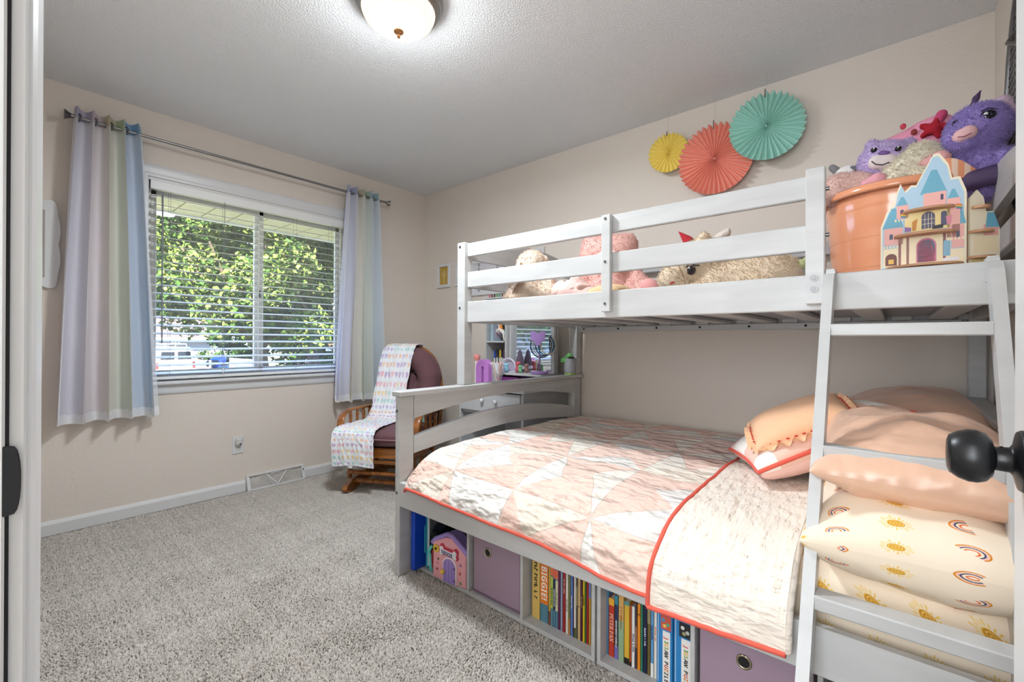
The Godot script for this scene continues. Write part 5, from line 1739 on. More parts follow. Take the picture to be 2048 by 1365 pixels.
	part(u, "body", blob([cap(V(0, 0.062, 0.028), V(0, 0.088, -0.026), 0.0155, 0.0145), cap(V(0, 0.09, -0.024), V(0, 0.126, -0.032), 0.011, 0.008), cap(V(0, 0.128, -0.032), V(0, 0.117, -0.052), 0.009, 0.0055), cap(V(0.006, 0.058, 0.03), V(0.006, 0.03, 0.022), 0.009, 0.006), cap(V(0.006, 0.03, 0.022), V(0.006, 0.004, 0.028), 0.006, 0.0055), cap(V(-0.006, 0.058, 0.03), V(-0.006, 0.03, 0.034), 0.009, 0.006), cap(V(-0.006, 0.03, 0.034), V(-0.006, 0.004, 0.04), 0.006, 0.0055), cap(V(0.006, 0.082, -0.03), V(0.006, 0.075, -0.052), 0.007, 0.005), cap(V(0.006, 0.075, -0.052), V(0.006, 0.058, -0.046), 0.005, 0.005), cap(V(-0.006, 0.084, -0.03), V(-0.006, 0.086, -0.056), 0.007, 0.005), cap(V(-0.006, 0.086, -0.056), V(-0.006, 0.068, -0.06), 0.005, 0.005)], 0.0035, 0.008), wht)
	part(u, "mane", blob([cap(V(0, 0.138, -0.026), V(0, 0.10, -0.008), 0.008, 0.011), cap(V(0.003, 0.112, -0.014), V(0.004, 0.086, 0.0), 0.010, 0.006)], 0.0035, 0.008), paint(c8(236, 146, 46)))
	part(u, "tail", blob([cap(V(0, 0.072, 0.044), V(0, 0.054, 0.066), 0.009, 0.010), cap(V(0, 0.054, 0.066), V(0, 0.036, 0.074), 0.009, 0.003)], 0.0035, 0.006), paint(c8(40, 160, 180)))
	part(u, "horn", cyl(0.003, 0.0003, 0.022, 8), paint(c8(230, 200, 120)), V(0, 0.145, -0.042), rx(-30))
	for s in [-1.0, 1.0]:
		part(u, "eye", sph(0.002, 8), M.dark, V(s * 0.0078, 0.129, -0.037))
	# markers in a box
	var bxm := thing("marker_box", "open box of markers on the tower's lower tier", "box", V(2.56, 0.8285, -2.295), 0.0, gs)
	part(bxm, "box", J([bb(-0.03, 0.03, 0, 0.004, -0.07, 0.07, 0), bb(-0.03, -0.027, 0.004, 0.055, -0.07, 0.07, 0), bb(0.027, 0.03, 0.004, 0.055, -0.07, 0.07, 0), bb(-0.027, 0.027, 0.004, 0.055, -0.07, -0.067, 0), bb(-0.027, 0.027, 0.004, 0.055, 0.067, 0.07, 0)]), paint(c8(232, 232, 236)))
	var mc := [c8(30, 80, 190), c8(30, 80, 190), c8(40, 40, 44), c8(196, 60, 70), c8(236, 200, 60), c8(60, 60, 66), c8(90, 60, 100), c8(220, 120, 60), c8(40, 44, 60)]
	for k in 9:
		var mk := thing("marker", ["blue capped marker leftmost in the marker box", "second blue marker in the marker box", "black marker beside the blue ones in the box", "red marker in the marker box", "yellow marker in the middle of the marker box", "grey marker right of the yellow one", "purple marker in the marker box", "orange marker in the marker box", "dark navy marker rightmost in the box"][k], "marker", V(2.55 + 0.008 * (k % 2), 0.8345, -2.358 + k * 0.0145), 0.0, "markers in the box")
		mk.rotation_degrees = V([0, 2, -2, 3, 0, -3, 4, -4, 2][k], 0, 0)
		part(mk, "barrel", cyl(0.006, 0.006, 0.09, 10), paint(c8(228, 226, 220)), V(0, 0.046, 0))
		part(mk, "cap", cyl(0.0066, 0.006, 0.055, 10), paint(mc[k]), V(0, 0.115 + 0.006 * (k % 3), 0))
	# clear scalloped cup with pencils
	var cu := thing("clear_cup", "clear scalloped cup holding pens on the desk", "cup", V(2.335, 0.738, -2.135), 0.0, gs)
	part(cu, "cup_wall", surf(func(uu, v): return V(cos(TAU * uu) * (0.034 + 0.012 * v), v * 0.155 * (1.0 - 0.0) + v * 0.008 * cos(TAU * uu * 8), sin(TAU * uu) * (0.034 + 0.012 * v)), 64, 6, true), M.clear_plastic)
	part(cu, "cup_rim", tube(range(65).map(func(i): return V(cos(TAU * i / 64) * 0.046, 0.155 + 0.008 * cos(TAU * i / 8.0), sin(TAU * i / 64) * 0.046)), 0.0022, 6), paint(c8(240, 240, 244), 0.2))
	part(cu, "cup_base", cyl(0.034, 0.034, 0.003, 24), M.clear_plastic, V(0, 0.0015, 0))
	var pc := [c8(200, 220, 80), c8(190, 210, 70), c8(240, 150, 160), c8(220, 70, 60)]
	for k in 4:
		var pe := thing("pencil", ["lime green pencil leaning left in the clear cup", "second lime green pencil in the clear cup", "pink pencil in the clear cup", "red pencil leaning right in the clear cup"][k], "pencil", V(2.335, 0.743, -2.135), 0.0, "pencils in the clear cup")
		pe.rotation_degrees = V([-10, 7, -3, 12][k], 0, [6, -8, 10, -4][k])
		part(pe, "barrel", cyl(0.0036, 0.0036, 0.15, 6), paint(pc[k]), V(0, 0.082, 0))
		part(pe, "tip", cyl(0.0036, 0.0006, 0.014, 6), paint(c8(226, 196, 150)), V(0, 0.164, 0))
	# arched purple organiser
	var ar := thing("arch_organiser", "lilac plastic arch organiser standing on the desk", "organiser", V(2.31, 0.738, -2.235), deg_to_rad(-90))
	for k in 4:
		var ro := 0.062 - k * 0.013
		var ri := ro - 0.0115
		var ap := [Vector2(-ro, 0)]
		for i in 13:
			ap.append(Vector2(-cos(PI * i / 12) * ro, 0.122 + sin(PI * i / 12) * ro))
		ap.append_array([Vector2(ro, 0), Vector2(ri, 0)])
		for i in 13:
			ap.append(Vector2(cos(PI * i / 12) * ri, 0.122 + sin(PI * i / 12) * ri))
		ap.append(Vector2(-ri, 0))
		part(ar, "arch", prism(ap, 0.05 - k * 0.003, 0.0), paint(c8(196, 128, 206), 0.45))
	part(ar, "bracket_back", bx(0.11, 0.10, 0.004), paint(c8(150, 80, 160), 0.45), V(0.0, 0.05, -0.03))
	# make-up brush
	var mb := thing("makeup_brush", "white handled brush with coral bristles behind the arch", "brush", V(2.36, 0.738, -2.375), 0.0, gs)
	mb.rotation_degrees = V(0, 0, -4)
	part(mb, "handle", lathe([Vector2(0, 0), Vector2(0.008, 0.002), Vector2(0.010, 0.08), Vector2(0.012, 0.13), Vector2(0.016, 0.165)], 14), paint(c8(236, 224, 220), 0.3))
	part(mb, "bristles", lathe([Vector2(0.016, 0.165), Vector2(0.024, 0.185), Vector2(0.026, 0.20), Vector2(0.018, 0.213), Vector2(0, 0.217)], 14), plush_mat(c8(238, 128, 118)))
	# rainbow half-dome box and squishy toys on the riser
	var rd := thing("dome_box", "clear pearly half-dome box of toys on the riser", "box", V(2.455, 0.829, -2.135), deg_to_rad(-90))
	var dp := []
	for i in 17:
		dp.append(Vector2(cos(PI * i / 16) * 0.075, sin(PI * i / 16) * 0.098))
	part(rd, "dome_front", prism(dp, 0.003, 0.0), mat("pearl", c8(222, 214, 236), 0.15, {"alpha": 0.45}), V(0, 0, -0.02))
	part(rd, "dome_rim", tube(range(17).map(func(i): return V(cos(PI * i / 16) * 0.075, sin(PI * i / 16) * 0.098, 0)), 0.005, 8), paint(c8(226, 222, 240), 0.2))
	part(rd, "dome_base", bx(0.15, 0.005, 0.05), paint(c8(226, 222, 240), 0.2), V(0, 0.0026, 0))
	var toys := [["squishy_toy", "orange bear shaped squishy toy on the riser", V(2.42, 0.829, -2.185), c8(206, 110, 80), 0.021], ["squishy_toy", "pale blue squishy toy with yellow top on the riser", V(2.42, 0.829, -2.125), c8(150, 208, 232), 0.020], ["squishy_toy", "rose red squishy toy before the mirror", V(2.455, 0.829, -2.045), c8(196, 90, 104), 0.024], ["squishy_toy", "small green squishy toy before the mirror", V(2.42, 0.829, -1.995), c8(110, 180, 130), 0.017], ["squishy_toy", "brown squishy toy before the mirror", V(2.465, 0.829, -1.975), c8(140, 100, 90), 0.02]]
	for e in toys:
		var r: float = e[4]
		var sq := thing(e[0], e[1], "toy", e[2], deg_to_rad(-60), "squishy toys on the riser")
		part(sq, "body", blob([cap(V(0, r * 0.9, 0), V(0, r * 1.2, 0), r * 0.9, r * 0.8), ball(V(0, r * 2.4, 0), r * 0.75), ball(V(r * 0.55, r * 3.0, 0), r * 0.3), ball(V(-r * 0.55, r * 3.0, 0), r * 0.3)], 0.006, 0.01), paint(e[3], 0.5))
		for s in [-1.0, 1.0]:
			part(sq, "eye", sph(r * 0.12, 8), M.dark, V(s * r * 0.3, r * 2.5, r * 0.7))
	# plush cone hat before the mirror
	var gn := thing("gnome_hat", "small dark pointed felt hat toy before the mirror", "toy", V(2.495, 0.829, -2.06))
	part(gn, "cone", lathe([Vector2(0, 0), Vector2(0.032, 0), Vector2(0.034, 0.02), Vector2(0.026, 0.09), Vector2(0.012, 0.15), Vector2(0, 0.165)], 18), cloth(c8(96, 84, 100)))
	part(gn, "band", lathe([Vector2(0.035, 0.022), Vector2(0.037, 0.03), Vector2(0.034, 0.045)], 18), cloth(c8(214, 206, 220)))
	# headband stand with a bow, and the headbands hanging on it
	var hs := thing("headband_stand", "purple headband stand with a bow top before the mirror", "stand", V(2.445, 0.829, -1.845))
	var pur := paint(c8(168, 132, 200), 0.45)
	part(hs, "base", lathe([Vector2(0, 0), Vector2(0.058, 0), Vector2(0.060, 0.006), Vector2(0.056, 0.016), Vector2(0.012, 0.02), Vector2(0, 0.02)], 28), pur)
	part(hs, "pole", cyl(0.005, 0.0045, 0.24, 12), paint(c8(110, 96, 150), 0.4), V(0, 0.135, 0))
	part(hs, "bow", prism([Vector2(0, 0.012), Vector2(0.012, 0.026), Vector2(0.046, 0.034), Vector2(0.052, 0.02), Vector2(0.046, 0.0), Vector2(0.05, -0.03), Vector2(0.024, -0.036), Vector2(0.018, -0.06), Vector2(0.0, -0.066), Vector2(-0.018, -0.06), Vector2(-0.024, -0.036), Vector2(-0.05, -0.03), Vector2(-0.046, 0.0), Vector2(-0.052, 0.02), Vector2(-0.046, 0.034), Vector2(-0.012, 0.026)], 0.008, 0.002), pur, V(-0.02, 0.258, 0), ry(-62))
	for k in 5:
		var hb := thing("headband", ["black headband hanging outermost on the purple stand", "silver headband hanging on the purple stand", "navy headband hanging on the purple stand", "teal headband hanging on the purple stand", "pale gold headband hanging innermost on the stand"][k], "headband", V(2.46 + k * 0.006, 1.035, -1.845 + 0.012 * k), deg_to_rad(-62), "headbands on the stand")
		var R := 0.072 - k * 0.005
		part(hb, "band", tube(range(25).map(func(i):
			var a: float = TAU * (i / 24.0 * 0.82 + 0.34)
			return V(cos(a) * R, sin(a) * R * 1.15 - 0.012, 0.006 * k)), 0.0045, 8), paint([c8(24, 24, 28), c8(170, 172, 178), c8(34, 60, 96), c8(40, 110, 130), c8(190, 180, 150)][k], 0.35))
	# grey canister with green bag
	var cn := thing("grey_canister", "small grey canister with green base standing on the foot rail", "canister", V(2.60, 0.8245, -1.704))
	part(cn, "canister_body", lathe([Vector2(0, 0.01), Vector2(0.036, 0.01), Vector2(0.038, 0.02), Vector2(0.043, 0.112), Vector2(0.040, 0.112), Vector2(0.039, 0.095), Vector2(0, 0.095)], 30), paint(c8(176, 178, 186), 0.5))
	part(cn, "green_base", cyl(0.037, 0.037, 0.012, 30), paint(c8(170, 206, 110), 0.5), V(0, 0.006, 0))
	part(cn, "green_bag", blob([cap(V(-0.03, 0.10, -0.02), V(0.015, 0.128, -0.01), 0.02, 0.017), cap(V(-0.045, 0.10, -0.03), V(-0.054, 0.086, -0.035), 0.014, 0.006), cap(V(0.01, 0.13, 0.0), V(0.0, 0.14, -0.01), 0.012, 0.01)], 0.005, 0.012, 0.004, 50.0), paint(c8(128, 208, 120), 0.4))
	part(cn, "black_clip", bx(0.004, 0.012, 0.04, 0.001), M.dark, V(-0.030, 0.116, 0.032), ry(40))
	part(cn, "emblem", tube(range(17).map(func(i): return V(0, cos(TAU * i / 16) * 0.012, sin(TAU * i / 16) * 0.012)), 0.0012, 6), M.trim, V(-0.0405, 0.06, 0.012), ry(-14))
	part(cn, "emblem", bx(0.001, 0.012, 0.003, 0), M.trim, V(-0.041, 0.06, 0.012))
	# purple drawer organiser on the desk top
	var po := thing("tray_organiser", "dark purple tray organiser under the riser", "tray", V(2.42, 0.738, -2.10), 0.0, gs)
	part(po, "tray", J([bb(-0.06, 0.12, 0, 0.003, -0.07, 0.14, 0), bb(-0.06, -0.057, 0, 0.062, -0.07, 0.14, 0), bb(0.117, 0.12, 0, 0.062, -0.07, 0.14, 0), bb(-0.06, 0.12, 0, 0.062, -0.07, -0.067, 0), bb(-0.06, 0.12, 0, 0.062, 0.137, 0.14, 0), bb(0.03, 0.033, 0, 0.06, -0.07, 0.14, 0)]), paint(c8(110, 40, 110), 0.35))
	part(po, "lilac_box", bx(0.05, 0.05, 0.07), paint(c8(176, 130, 196), 0.4), V(0.0, 0.03, 0.06))
	# pens standing on the tower top
	for k in 7:
		var cr := thing("crayon", ["pink crayon leftmost on the tower top", "maroon crayon second on the tower top", "black crayon third on the tower top", "green crayon in the middle of the tower top", "teal crayon right of the green one", "brown crayon second from right on the tower top", "tan crayon rightmost on the tower top"][k], "crayon", V(2.53, 1.3825, -2.395 + k * 0.026), 0.0, "crayons on the tower top")
		part(cr, "wax", cyl(0.006, 0.006, 0.022, 10), paint([c8(206, 90, 120), c8(120, 40, 60), c8(40, 40, 44), c8(70, 150, 90), c8(60, 150, 140), c8(120, 80, 60), c8(190, 150, 110)][k]), V(0, 0.011, 0))
		part(cr, "tip", cyl(0.006, 0.002, 0.008, 10), paint([c8(206, 90, 120), c8(120, 40, 60), c8(40, 40, 44), c8(70, 150, 90), c8(60, 150, 140), c8(120, 80, 60), c8(190, 150, 110)][k]), V(0, 0.026, 0))

# ---------------------------------------------------------------- toys on the upper bunk
func eyes(parent: Node, a: Vector3, b: Vector3, r: float, face: Vector3) -> void:
	for p in [a, b]:
		var e := part(parent, "eye", sph(r, 14), mat("toy_eye", c8(16, 14, 18), 0.12), p)
		part(e, "glint", sph(r * 0.28, 8), paint(c8(250, 250, 250), 0.2), face * r * 0.82 + V(0, r * 0.4, 0))

func build_upper_toys() -> void:
	single("bunk_pad", "thin grey mattress pad on the upper bunk slats", "mattress", bx(1.01, 0.05, 1.87, 0.012), cloth(c8(176, 178, 184)), V(2.155, 1.195, -0.727))
	var Y := 1.222
	var g := "plush toys on the upper bunk"
	# cream bunny with spotted ear, against the foot rails
	var bn := thing("plush_bunny", "cream plush bunny with a spotted ear at the bunk's foot", "plush toy", V(1.86, Y, -1.455), deg_to_rad(-62), g)
	var cr := plush_mat(c8(232, 204, 176))
	var bb_ := part(bn, "body", blob([cap(V(0, 0.07, 0), V(0, 0.12, 0), 0.10, 0.085), ball(V(0, 0.225, 0.01), 0.078), cap(V(0.07, 0.06, 0.05), V(0.10, 0.03, 0.10), 0.04, 0.035), cap(V(-0.07, 0.06, 0.05), V(-0.10, 0.03, 0.10), 0.04, 0.035), cap(V(0.08, 0.14, 0.03), V(0.105, 0.08, 0.06), 0.032, 0.03)], 0.010, 0.03, 0.004, 70.0), cr)
	fur(bb_, 5000, 0.010, hair_mat(c8(232, 204, 176)))
	var er := part(bn, "floppy_ear", sheet(func(u, v):
		var w := 0.052 * sin(PI * clampf(u * 0.92 + 0.06, 0, 1)) + 0.006
		return V(-0.060 - 0.06 * u, 0.235 - 0.21 * u - 0.02 * u * u, 0.072 + 0.025 * sin(PI * u)) + V(0.55, 0.35, 0.5) * (v * 2 - 1) * w, 20, 10, 0.006), mat("spotted_ear", c8(238, 218, 204), 0.9, {"n": "weave", "ns": 0.4, "tri": 14.0}))
	var dr := RandomNumberGenerator.new()
	dr.seed = 6
	for k in 18:
		var u := dr.randf_range(0.12, 0.92)
		var s := dr.randf_range(-0.75, 0.75)
		var w := 0.052 * sin(PI * clampf(u * 0.92 + 0.06, 0, 1)) + 0.006
		part(er, "spot", sph(0.0032, 8), paint(c8(120, 62, 50), 0.8), V(-0.060 - 0.06 * u, 0.235 - 0.21 * u - 0.02 * u * u, 0.072 + 0.025 * sin(PI * u)) + V(0.55, 0.35, 0.5) * s * w)
	part(bn, "floppy_ear", blob([cap(V(0.06, 0.25, 0.0), V(0.10, 0.12, -0.02), 0.028, 0.03)], 0.01, 0.02, 0.003, 70.0), cr)
	eyes(bn, V(0.062, 0.235, -0.045), V(0.015, 0.235, -0.066), 0.008, V(0, 0, -1))
	# pink bear sitting up, wrapped in a pink blanket
	var br := thing("plush_bear", "large pink plush bear sitting behind the guard rail", "plush toy", V(2.20, Y, -1.19), deg_to_rad(-66), g)
	var pk := plush_mat(c8(236, 170, 156))
	var pb := part(br, "body", blob([cap(V(0, 0.10, 0), V(0, 0.17, 0), 0.13, 0.11), ball(V(0, 0.29, 0.02), 0.105), cap(V(-0.06, 0.30, 0.02), V(0.06, 0.30, 0.02), 0.095, 0.095), ball(V(0.10, 0.37, 0.0), 0.042), ball(V(-0.10, 0.37, 0.0), 0.042), cap(V(0.11, 0.06, 0.04), V(0.19, 0.07, 0.14), 0.062, 0.075), cap(V(-0.11, 0.06, 0.04), V(-0.17, 0.07, 0.16), 0.062, 0.07), cap(V(0.12, 0.19, 0.02), V(0.18, 0.11, 0.08), 0.045, 0.045), cap(V(-0.12, 0.19, 0.02), V(-0.18, 0.11, 0.08), 0.045, 0.045)], 0.012, 0.035, 0.004, 60.0), pk)
	fur(pb, 9000, 0.010, hair_mat(c8(236, 170, 156)))
	part(br, "muzzle", blob([cap(V(-0.02, 0.262, 0.105), V(0.02, 0.262, 0.105), 0.042, 0.042)], 0.009, 0.015), plush_mat(c8(244, 222, 206)))
	part(br, "nose", sph(0.014, 12), paint(c8(150, 80, 80), 0.4), V(0, 0.282, 0.143), Basis.from_scale(V(1.3, 0.9, 0.7)))
	part(br, "foot_pad", sph(0.048, 16), cloth(c8(240, 170, 166)), V(0.207, 0.085, 0.196), Basis.from_scale(V(1, 1.1, 0.5)) )
	eyes(br, V(-0.042, 0.312, 0.112), V(0.042, 0.312, 0.112), 0.010, V(0, 0, 1))
	var bl := thing("plush_blanket", "crumpled pale pink plush blanket in front of the pink bear", "blanket", V(1.90, Y, -1.23), deg_to_rad(-75))
	var fn := FastNoiseLite.new()
	fn.frequency = 9.0
	fn.seed = 3
	part(bl, "blanket_heap", surf(func(u, v):
		var a: float = u * TAU
		var r: float = v
		var x := cos(a) * r * 0.155
		var z := sin(a) * r * 0.09
		var h := 0.125 * pow(maxf(0, 1 - pow(r, 2.6)), 0.7)
		h += 0.035 * absf(fn.get_noise_2d(x * 2.0 + z, z * 2.0)) * (1 - r * r) + 0.018 * sin(x * 60.0 + z * 30.0) * (1 - r * r)
		return V(x, maxf(h, 0.0) + 0.002, z), 48, 22, true), plush_mat(c8(240, 190, 178)))
	for k in 4:
		part(bl, "fold", blob([cap(V(-0.07 + k * 0.04, 0.06 + 0.012 * k, 0.055), V(-0.03 + k * 0.04, 0.115 - 0.006 * k, 0.02), 0.017, 0.013)], 0.007, 0.01), plush_mat(c8(240, 190, 178)))
	# tan throw pillow part
	single("tan_cushion", "small tan cushion lying between bear and guard rail", "cushion", pillow(0.24, 0.12, 0.09, 0.42, 0.0, 0.004, 21), cloth(c8(226, 190, 146)), V(1.90, Y + 0.052, -1.03), ry(72))
	# orange wooden board
	single("wooden_board", "orange-brown wooden board standing on the upper bunk", "board", bx(0.02, 0.125, 0.20, 0.004), M.oak, V(2.22, Y + 0.0635, -0.93))
	# reclining unicorn
	var un := thing("plush_unicorn", "cream plush unicorn lying along the guard rail", "plush toy", V(1.93, Y, -0.535), 0.0, g)
	var cm := plush_mat(c8(236, 208, 172))
	# own axes: -z is towards the head, -x faces the room
	var ub := part(un, "body", blob([cap(V(0, 0.075, 0.0), V(0.02, 0.085, 0.16), 0.072, 0.085), ball(V(0.02, 0.075, 0.21), 0.07), cap(V(0, 0.09, -0.03), V(0, 0.155, -0.085), 0.062, 0.07), ball(V(0.01, 0.17, -0.09), 0.088), cap(V(-0.02, 0.15, -0.12), V(-0.045, 0.09, -0.185), 0.070, 0.058), cap(V(-0.05, 0.04, -0.02), V(-0.09, 0.03, -0.12), 0.035, 0.03), cap(V(-0.05, 0.04, 0.16), V(-0.09, 0.03, 0.09), 0.035, 0.03), ball(V(0.055, 0.255, -0.07), 0.022), ball(V(-0.045, 0.255, -0.06), 0.02)], 0.010, 0.03, 0.004, 60.0), cm)
	fur(ub, 9000, 0.012, hair_mat(c8(236, 208, 172)))
	part(un, "bridle", tube([V(-0.085, 0.09, -0.125), V(-0.100, 0.12, -0.135), V(-0.085, 0.15, -0.148)], 0.003, 6), cloth(c8(196, 160, 130)))
	var ue := part(un, "eye", sph(0.020, 18), mat("brown_eye", c8(70, 50, 60), 0.15), V(-0.080, 0.120, -0.098), Basis.from_scale(V(0.55, 1.05, 0.95)))
	part(ue, "pupil", sph(0.012, 12), M.dark, V(-0.0115, 0, 0))
	part(ue, "glint", sph(0.004, 8), paint(c8(250, 250, 250), 0.2), V(-0.020, 0.007, -0.004))
	part(un, "lash", tube([V(-0.088, 0.130, -0.116), V(-0.096, 0.141, -0.100), V(-0.090, 0.138, -0.084), V(-0.081, 0.146, -0.070)], 0.0026, 6), M.dark)
	part(un, "lash", tube([V(-0.090, 0.136, -0.086), V(-0.085, 0.134, -0.072), V(-0.081, 0.136, -0.064)], 0.0022, 6), M.dark)
	part(un, "brow", tube([V(-0.075, 0.202, -0.094), V(-0.074, 0.207, -0.086), V(-0.070, 0.200, -0.076)], 0.002, 6), M.dark)
	part(un, "nostril", sph(0.012, 10), cloth(c8(206, 60, 66)), V(-0.094, 0.074, -0.172), Basis.from_scale(V(0.5, 0.8, 1.1)))
	part(un, "horn", lathe([Vector2(0.022, 0), Vector2(0.019, 0.02), Vector2(0.0, 0.075)], 14), cloth(c8(178, 34, 44)), V(-0.015, 0.245, -0.125), rx(-42))
	for k in 5:
		part(un, "mane", blob([cap(V(0.01, 0.235 - 0.028 * k, -0.035 + 0.012 * k), V(0.015, 0.275 - 0.035 * k, 0.015 + 0.012 * k), 0.028, 0.014)], 0.008, 0.012, 0.008, 120.0), plush_mat([c8(222, 206, 190), c8(234, 150, 150), c8(190, 90, 110), c8(170, 130, 170), c8(170, 180, 120)][k]))
	part(un, "tail", blob([cap(V(0.03, 0.10, 0.265), V(0.04, 0.11, 0.31), 0.034, 0.03), cap(V(0.03, 0.07, 0.27), V(0.04, 0.05, 0.32), 0.032, 0.028)], 0.008, 0.014, 0.008, 120.0), plush_mat(c8(146, 176, 178)))
	part(un, "tail", blob([cap(V(0.01, 0.11, 0.27), V(0.01, 0.135, 0.31), 0.022, 0.016)], 0.008, 0.014, 0.008, 120.0), plush_mat(c8(186, 190, 120)))
	single("folded_cloth", "small pale blue cloth under the unicorn's chin", "cloth", pillow(0.10, 0.06, 0.05, 0.4, 0, 0.004, 31), cloth(c8(196, 212, 226)), V(1.80, Y + 0.026, -0.63))
	build_tub(Y)
	build_castle(Y)

func build_tub(Y: float) -> void:
	var c := V(2.245, Y, -0.005)
	var t := thing("toy_tub", "big glossy peach plastic tub full of plush toys", "tub", c)
	part(t, "tub_wall", lathe([Vector2(0, 0.004), Vector2(0.185, 0.004), Vector2(0.190, 0.01), Vector2(0.197, 0.098), Vector2(0.1955, 0.101), Vector2(0.1985, 0.104), Vector2(0.206, 0.205), Vector2(0.2045, 0.208), Vector2(0.2075, 0.211), Vector2(0.2145, 0.31), Vector2(0.213, 0.313), Vector2(0.216, 0.316), Vector2(0.222, 0.372), Vector2(0.214, 0.372), Vector2(0.182, 0.02), Vector2(0, 0.016)], 72), M.tub)
	part(t, "rim", lathe([Vector2(0.222, 0.366), Vector2(0.240, 0.360), Vector2(0.243, 0.372), Vector2(0.241, 0.386), Vector2(0.234, 0.392), Vector2(0.220, 0.390), Vector2(0.213, 0.372)], 72), M.tub)
	var fill := part(t, "tub_lid", cyl(0.205, 0.205, 0.01, 48), M.tub, V(0, 0.31, 0))
	fill.set_meta("label", "peach inner lid")
	var g := "plush toys in the tub"
	var y0 := Y + 0.315
	# white and black spotted dog
	var d := thing("plush_dog", "white plush dog with dark ears at the tub's left", "plush toy", V(2.20, y0 + 0.045, -0.150), deg_to_rad(-88), g)
	var wh := plush_mat(c8(236, 232, 226))
	part(d, "body", blob([cap(V(0, 0.03, -0.03), V(0, 0.06, 0), 0.05, 0.045), ball(V(0, 0.115, 0.01), 0.046), cap(V(0, 0.10, 0.03), V(0, 0.092, 0.06), 0.03, 0.024)], 0.008, 0.02, 0.002, 90.0), wh)
	for s in [-1.0, 1.0]:
		part(d, "ear", blob([cap(V(s * 0.036, 0.155, -0.005), V(s * 0.050, 0.172, -0.01), 0.015, 0.013)], 0.005, 0.01), plush_mat(c8(90, 88, 90)))
	part(d, "eye_patch", sph(0.018, 12), plush_mat(c8(70, 68, 70)), V(0.018, 0.128, 0.042), Basis.from_scale(V(1, 1.1, 0.5)))
	part(d, "orange_bow", blob([cap(V(0.048, 0.158, 0.02), V(0.075, 0.168, 0.02), 0.012, 0.014)], 0.005, 0.01), cloth(c8(232, 140, 60)))
	eyes(d, V(-0.02, 0.122, 0.052), V(0.022, 0.122, 0.05), 0.007, V(0, 0, 1))
	# pale pink plush with swirl stitching
	var p := thing("plush_pig", "round dusty pink plush toy on the tub's rim", "plush toy", V(2.135, y0 + 0.055, -0.140), deg_to_rad(-88), g)
	var dp := plush_mat(c8(226, 178, 164))
	var pb := part(p, "body", blob([cap(V(-0.03, 0.045, 0), V(0.035, 0.045, 0), 0.062, 0.055), cap(V(-0.07, 0.02, 0.02), V(-0.09, 0.01, 0.03), 0.03, 0.03)], 0.009, 0.02, 0.003, 80.0), dp)
	fur(pb, 2600, 0.008, hair_mat(c8(226, 178, 164)))
	# lavender bear
	var b := thing("plush_teddy", "lavender plush bear with a pale muzzle in the tub", "plush toy", V(2.15, y0 + 0.035, -0.066), deg_to_rad(-90), g)
	b.rotation_degrees = V(0, -92, -12)
	var lv := plush_mat(c8(178, 150, 208))
	var lb := part(b, "body", blob([cap(V(0, 0.03, -0.02), V(0, 0.05, -0.01), 0.062, 0.055), ball(V(0, 0.155, 0.0), 0.066), cap(V(-0.02, 0.145, 0.01), V(0.02, 0.145, 0.01), 0.06, 0.06), ball(V(0.052, 0.212, -0.01), 0.022), ball(V(-0.052, 0.212, -0.01), 0.022)], 0.008, 0.02, 0.003, 80.0), lv)
	fur(lb, 4000, 0.008, hair_mat(c8(178, 150, 208)))
	part(b, "muzzle", blob([cap(V(-0.016, 0.132, 0.058), V(0.016, 0.132, 0.058), 0.027, 0.027)], 0.006, 0.01), plush_mat(c8(226, 208, 206)))
	part(b, "mouth", tube([V(-0.030, 0.128, 0.082), V(-0.016, 0.116, 0.0855), V(0.005, 0.113, 0.087), V(0.022, 0.122, 0.084)], 0.0018, 6), M.dark)
	part(b, "nose", sph(0.012, 12), paint(c8(110, 78, 140), 0.4), V(-0.002, 0.157, 0.074), Basis.from_scale(V(1.5, 0.7, 0.7)))
	eyes(b, V(-0.034, 0.172, 0.066), V(0.034, 0.172, 0.066), 0.010, V(0, 0, 1))
	# small pink plush paw
	var pw := thing("plush_mitten", "little rose pink plush paw hanging over the rim", "plush toy", V(2.065, y0 + 0.075, -0.085), deg_to_rad(-88), g)
	part(pw, "body", blob([cap(V(0.0, 0.006, 0.0), V(0.03, 0.018, 0.0), 0.022, 0.027)], 0.007, 0.01, 0.003, 90.0), plush_mat(c8(240, 150, 164)))
	# cream bear lying face down
	var w := thing("plush_lamb", "cream fluffy plush toy lying over the tub's rim", "plush toy", V(2.115, y0 + 0.065, 0.050), deg_to_rad(-88), g)
	var wc := plush_mat(c8(240, 228, 200))
	var wb := part(w, "body", blob([cap(V(-0.03, 0.05, 0.0), V(0.01, 0.085, -0.01), 0.066, 0.062), cap(V(0.04, 0.08, 0.0), V(0.105, 0.105, -0.01), 0.032, 0.028), cap(V(-0.05, 0.02, 0.03), V(-0.085, 0.0, 0.04), 0.03, 0.028), cap(V(0.02, 0.02, 0.04), V(0.03, -0.005, 0.05), 0.034, 0.034), cap(V(0.08, 0.02, 0.02), V(0.10, 0.0, 0.02), 0.034, 0.032)], 0.008, 0.022, 0.004, 70.0), wc)
	fur(wb, 6000, 0.013, hair_mat(c8(240, 228, 200)), 0.6)
	# pink speckled plush blanket heaped at the back with a red flower
	var pk := thing("pink_throw", "pink strawberry-print throw heaped at the tub's back", "blanket", V(2.32, y0 + 0.03, 0.015))
	var pm := mat("pink_throw", c8(240, 158, 184), 0.9, {"n": "satin", "ns": 0.5, "tri": 4.0, "rim": 0.4})
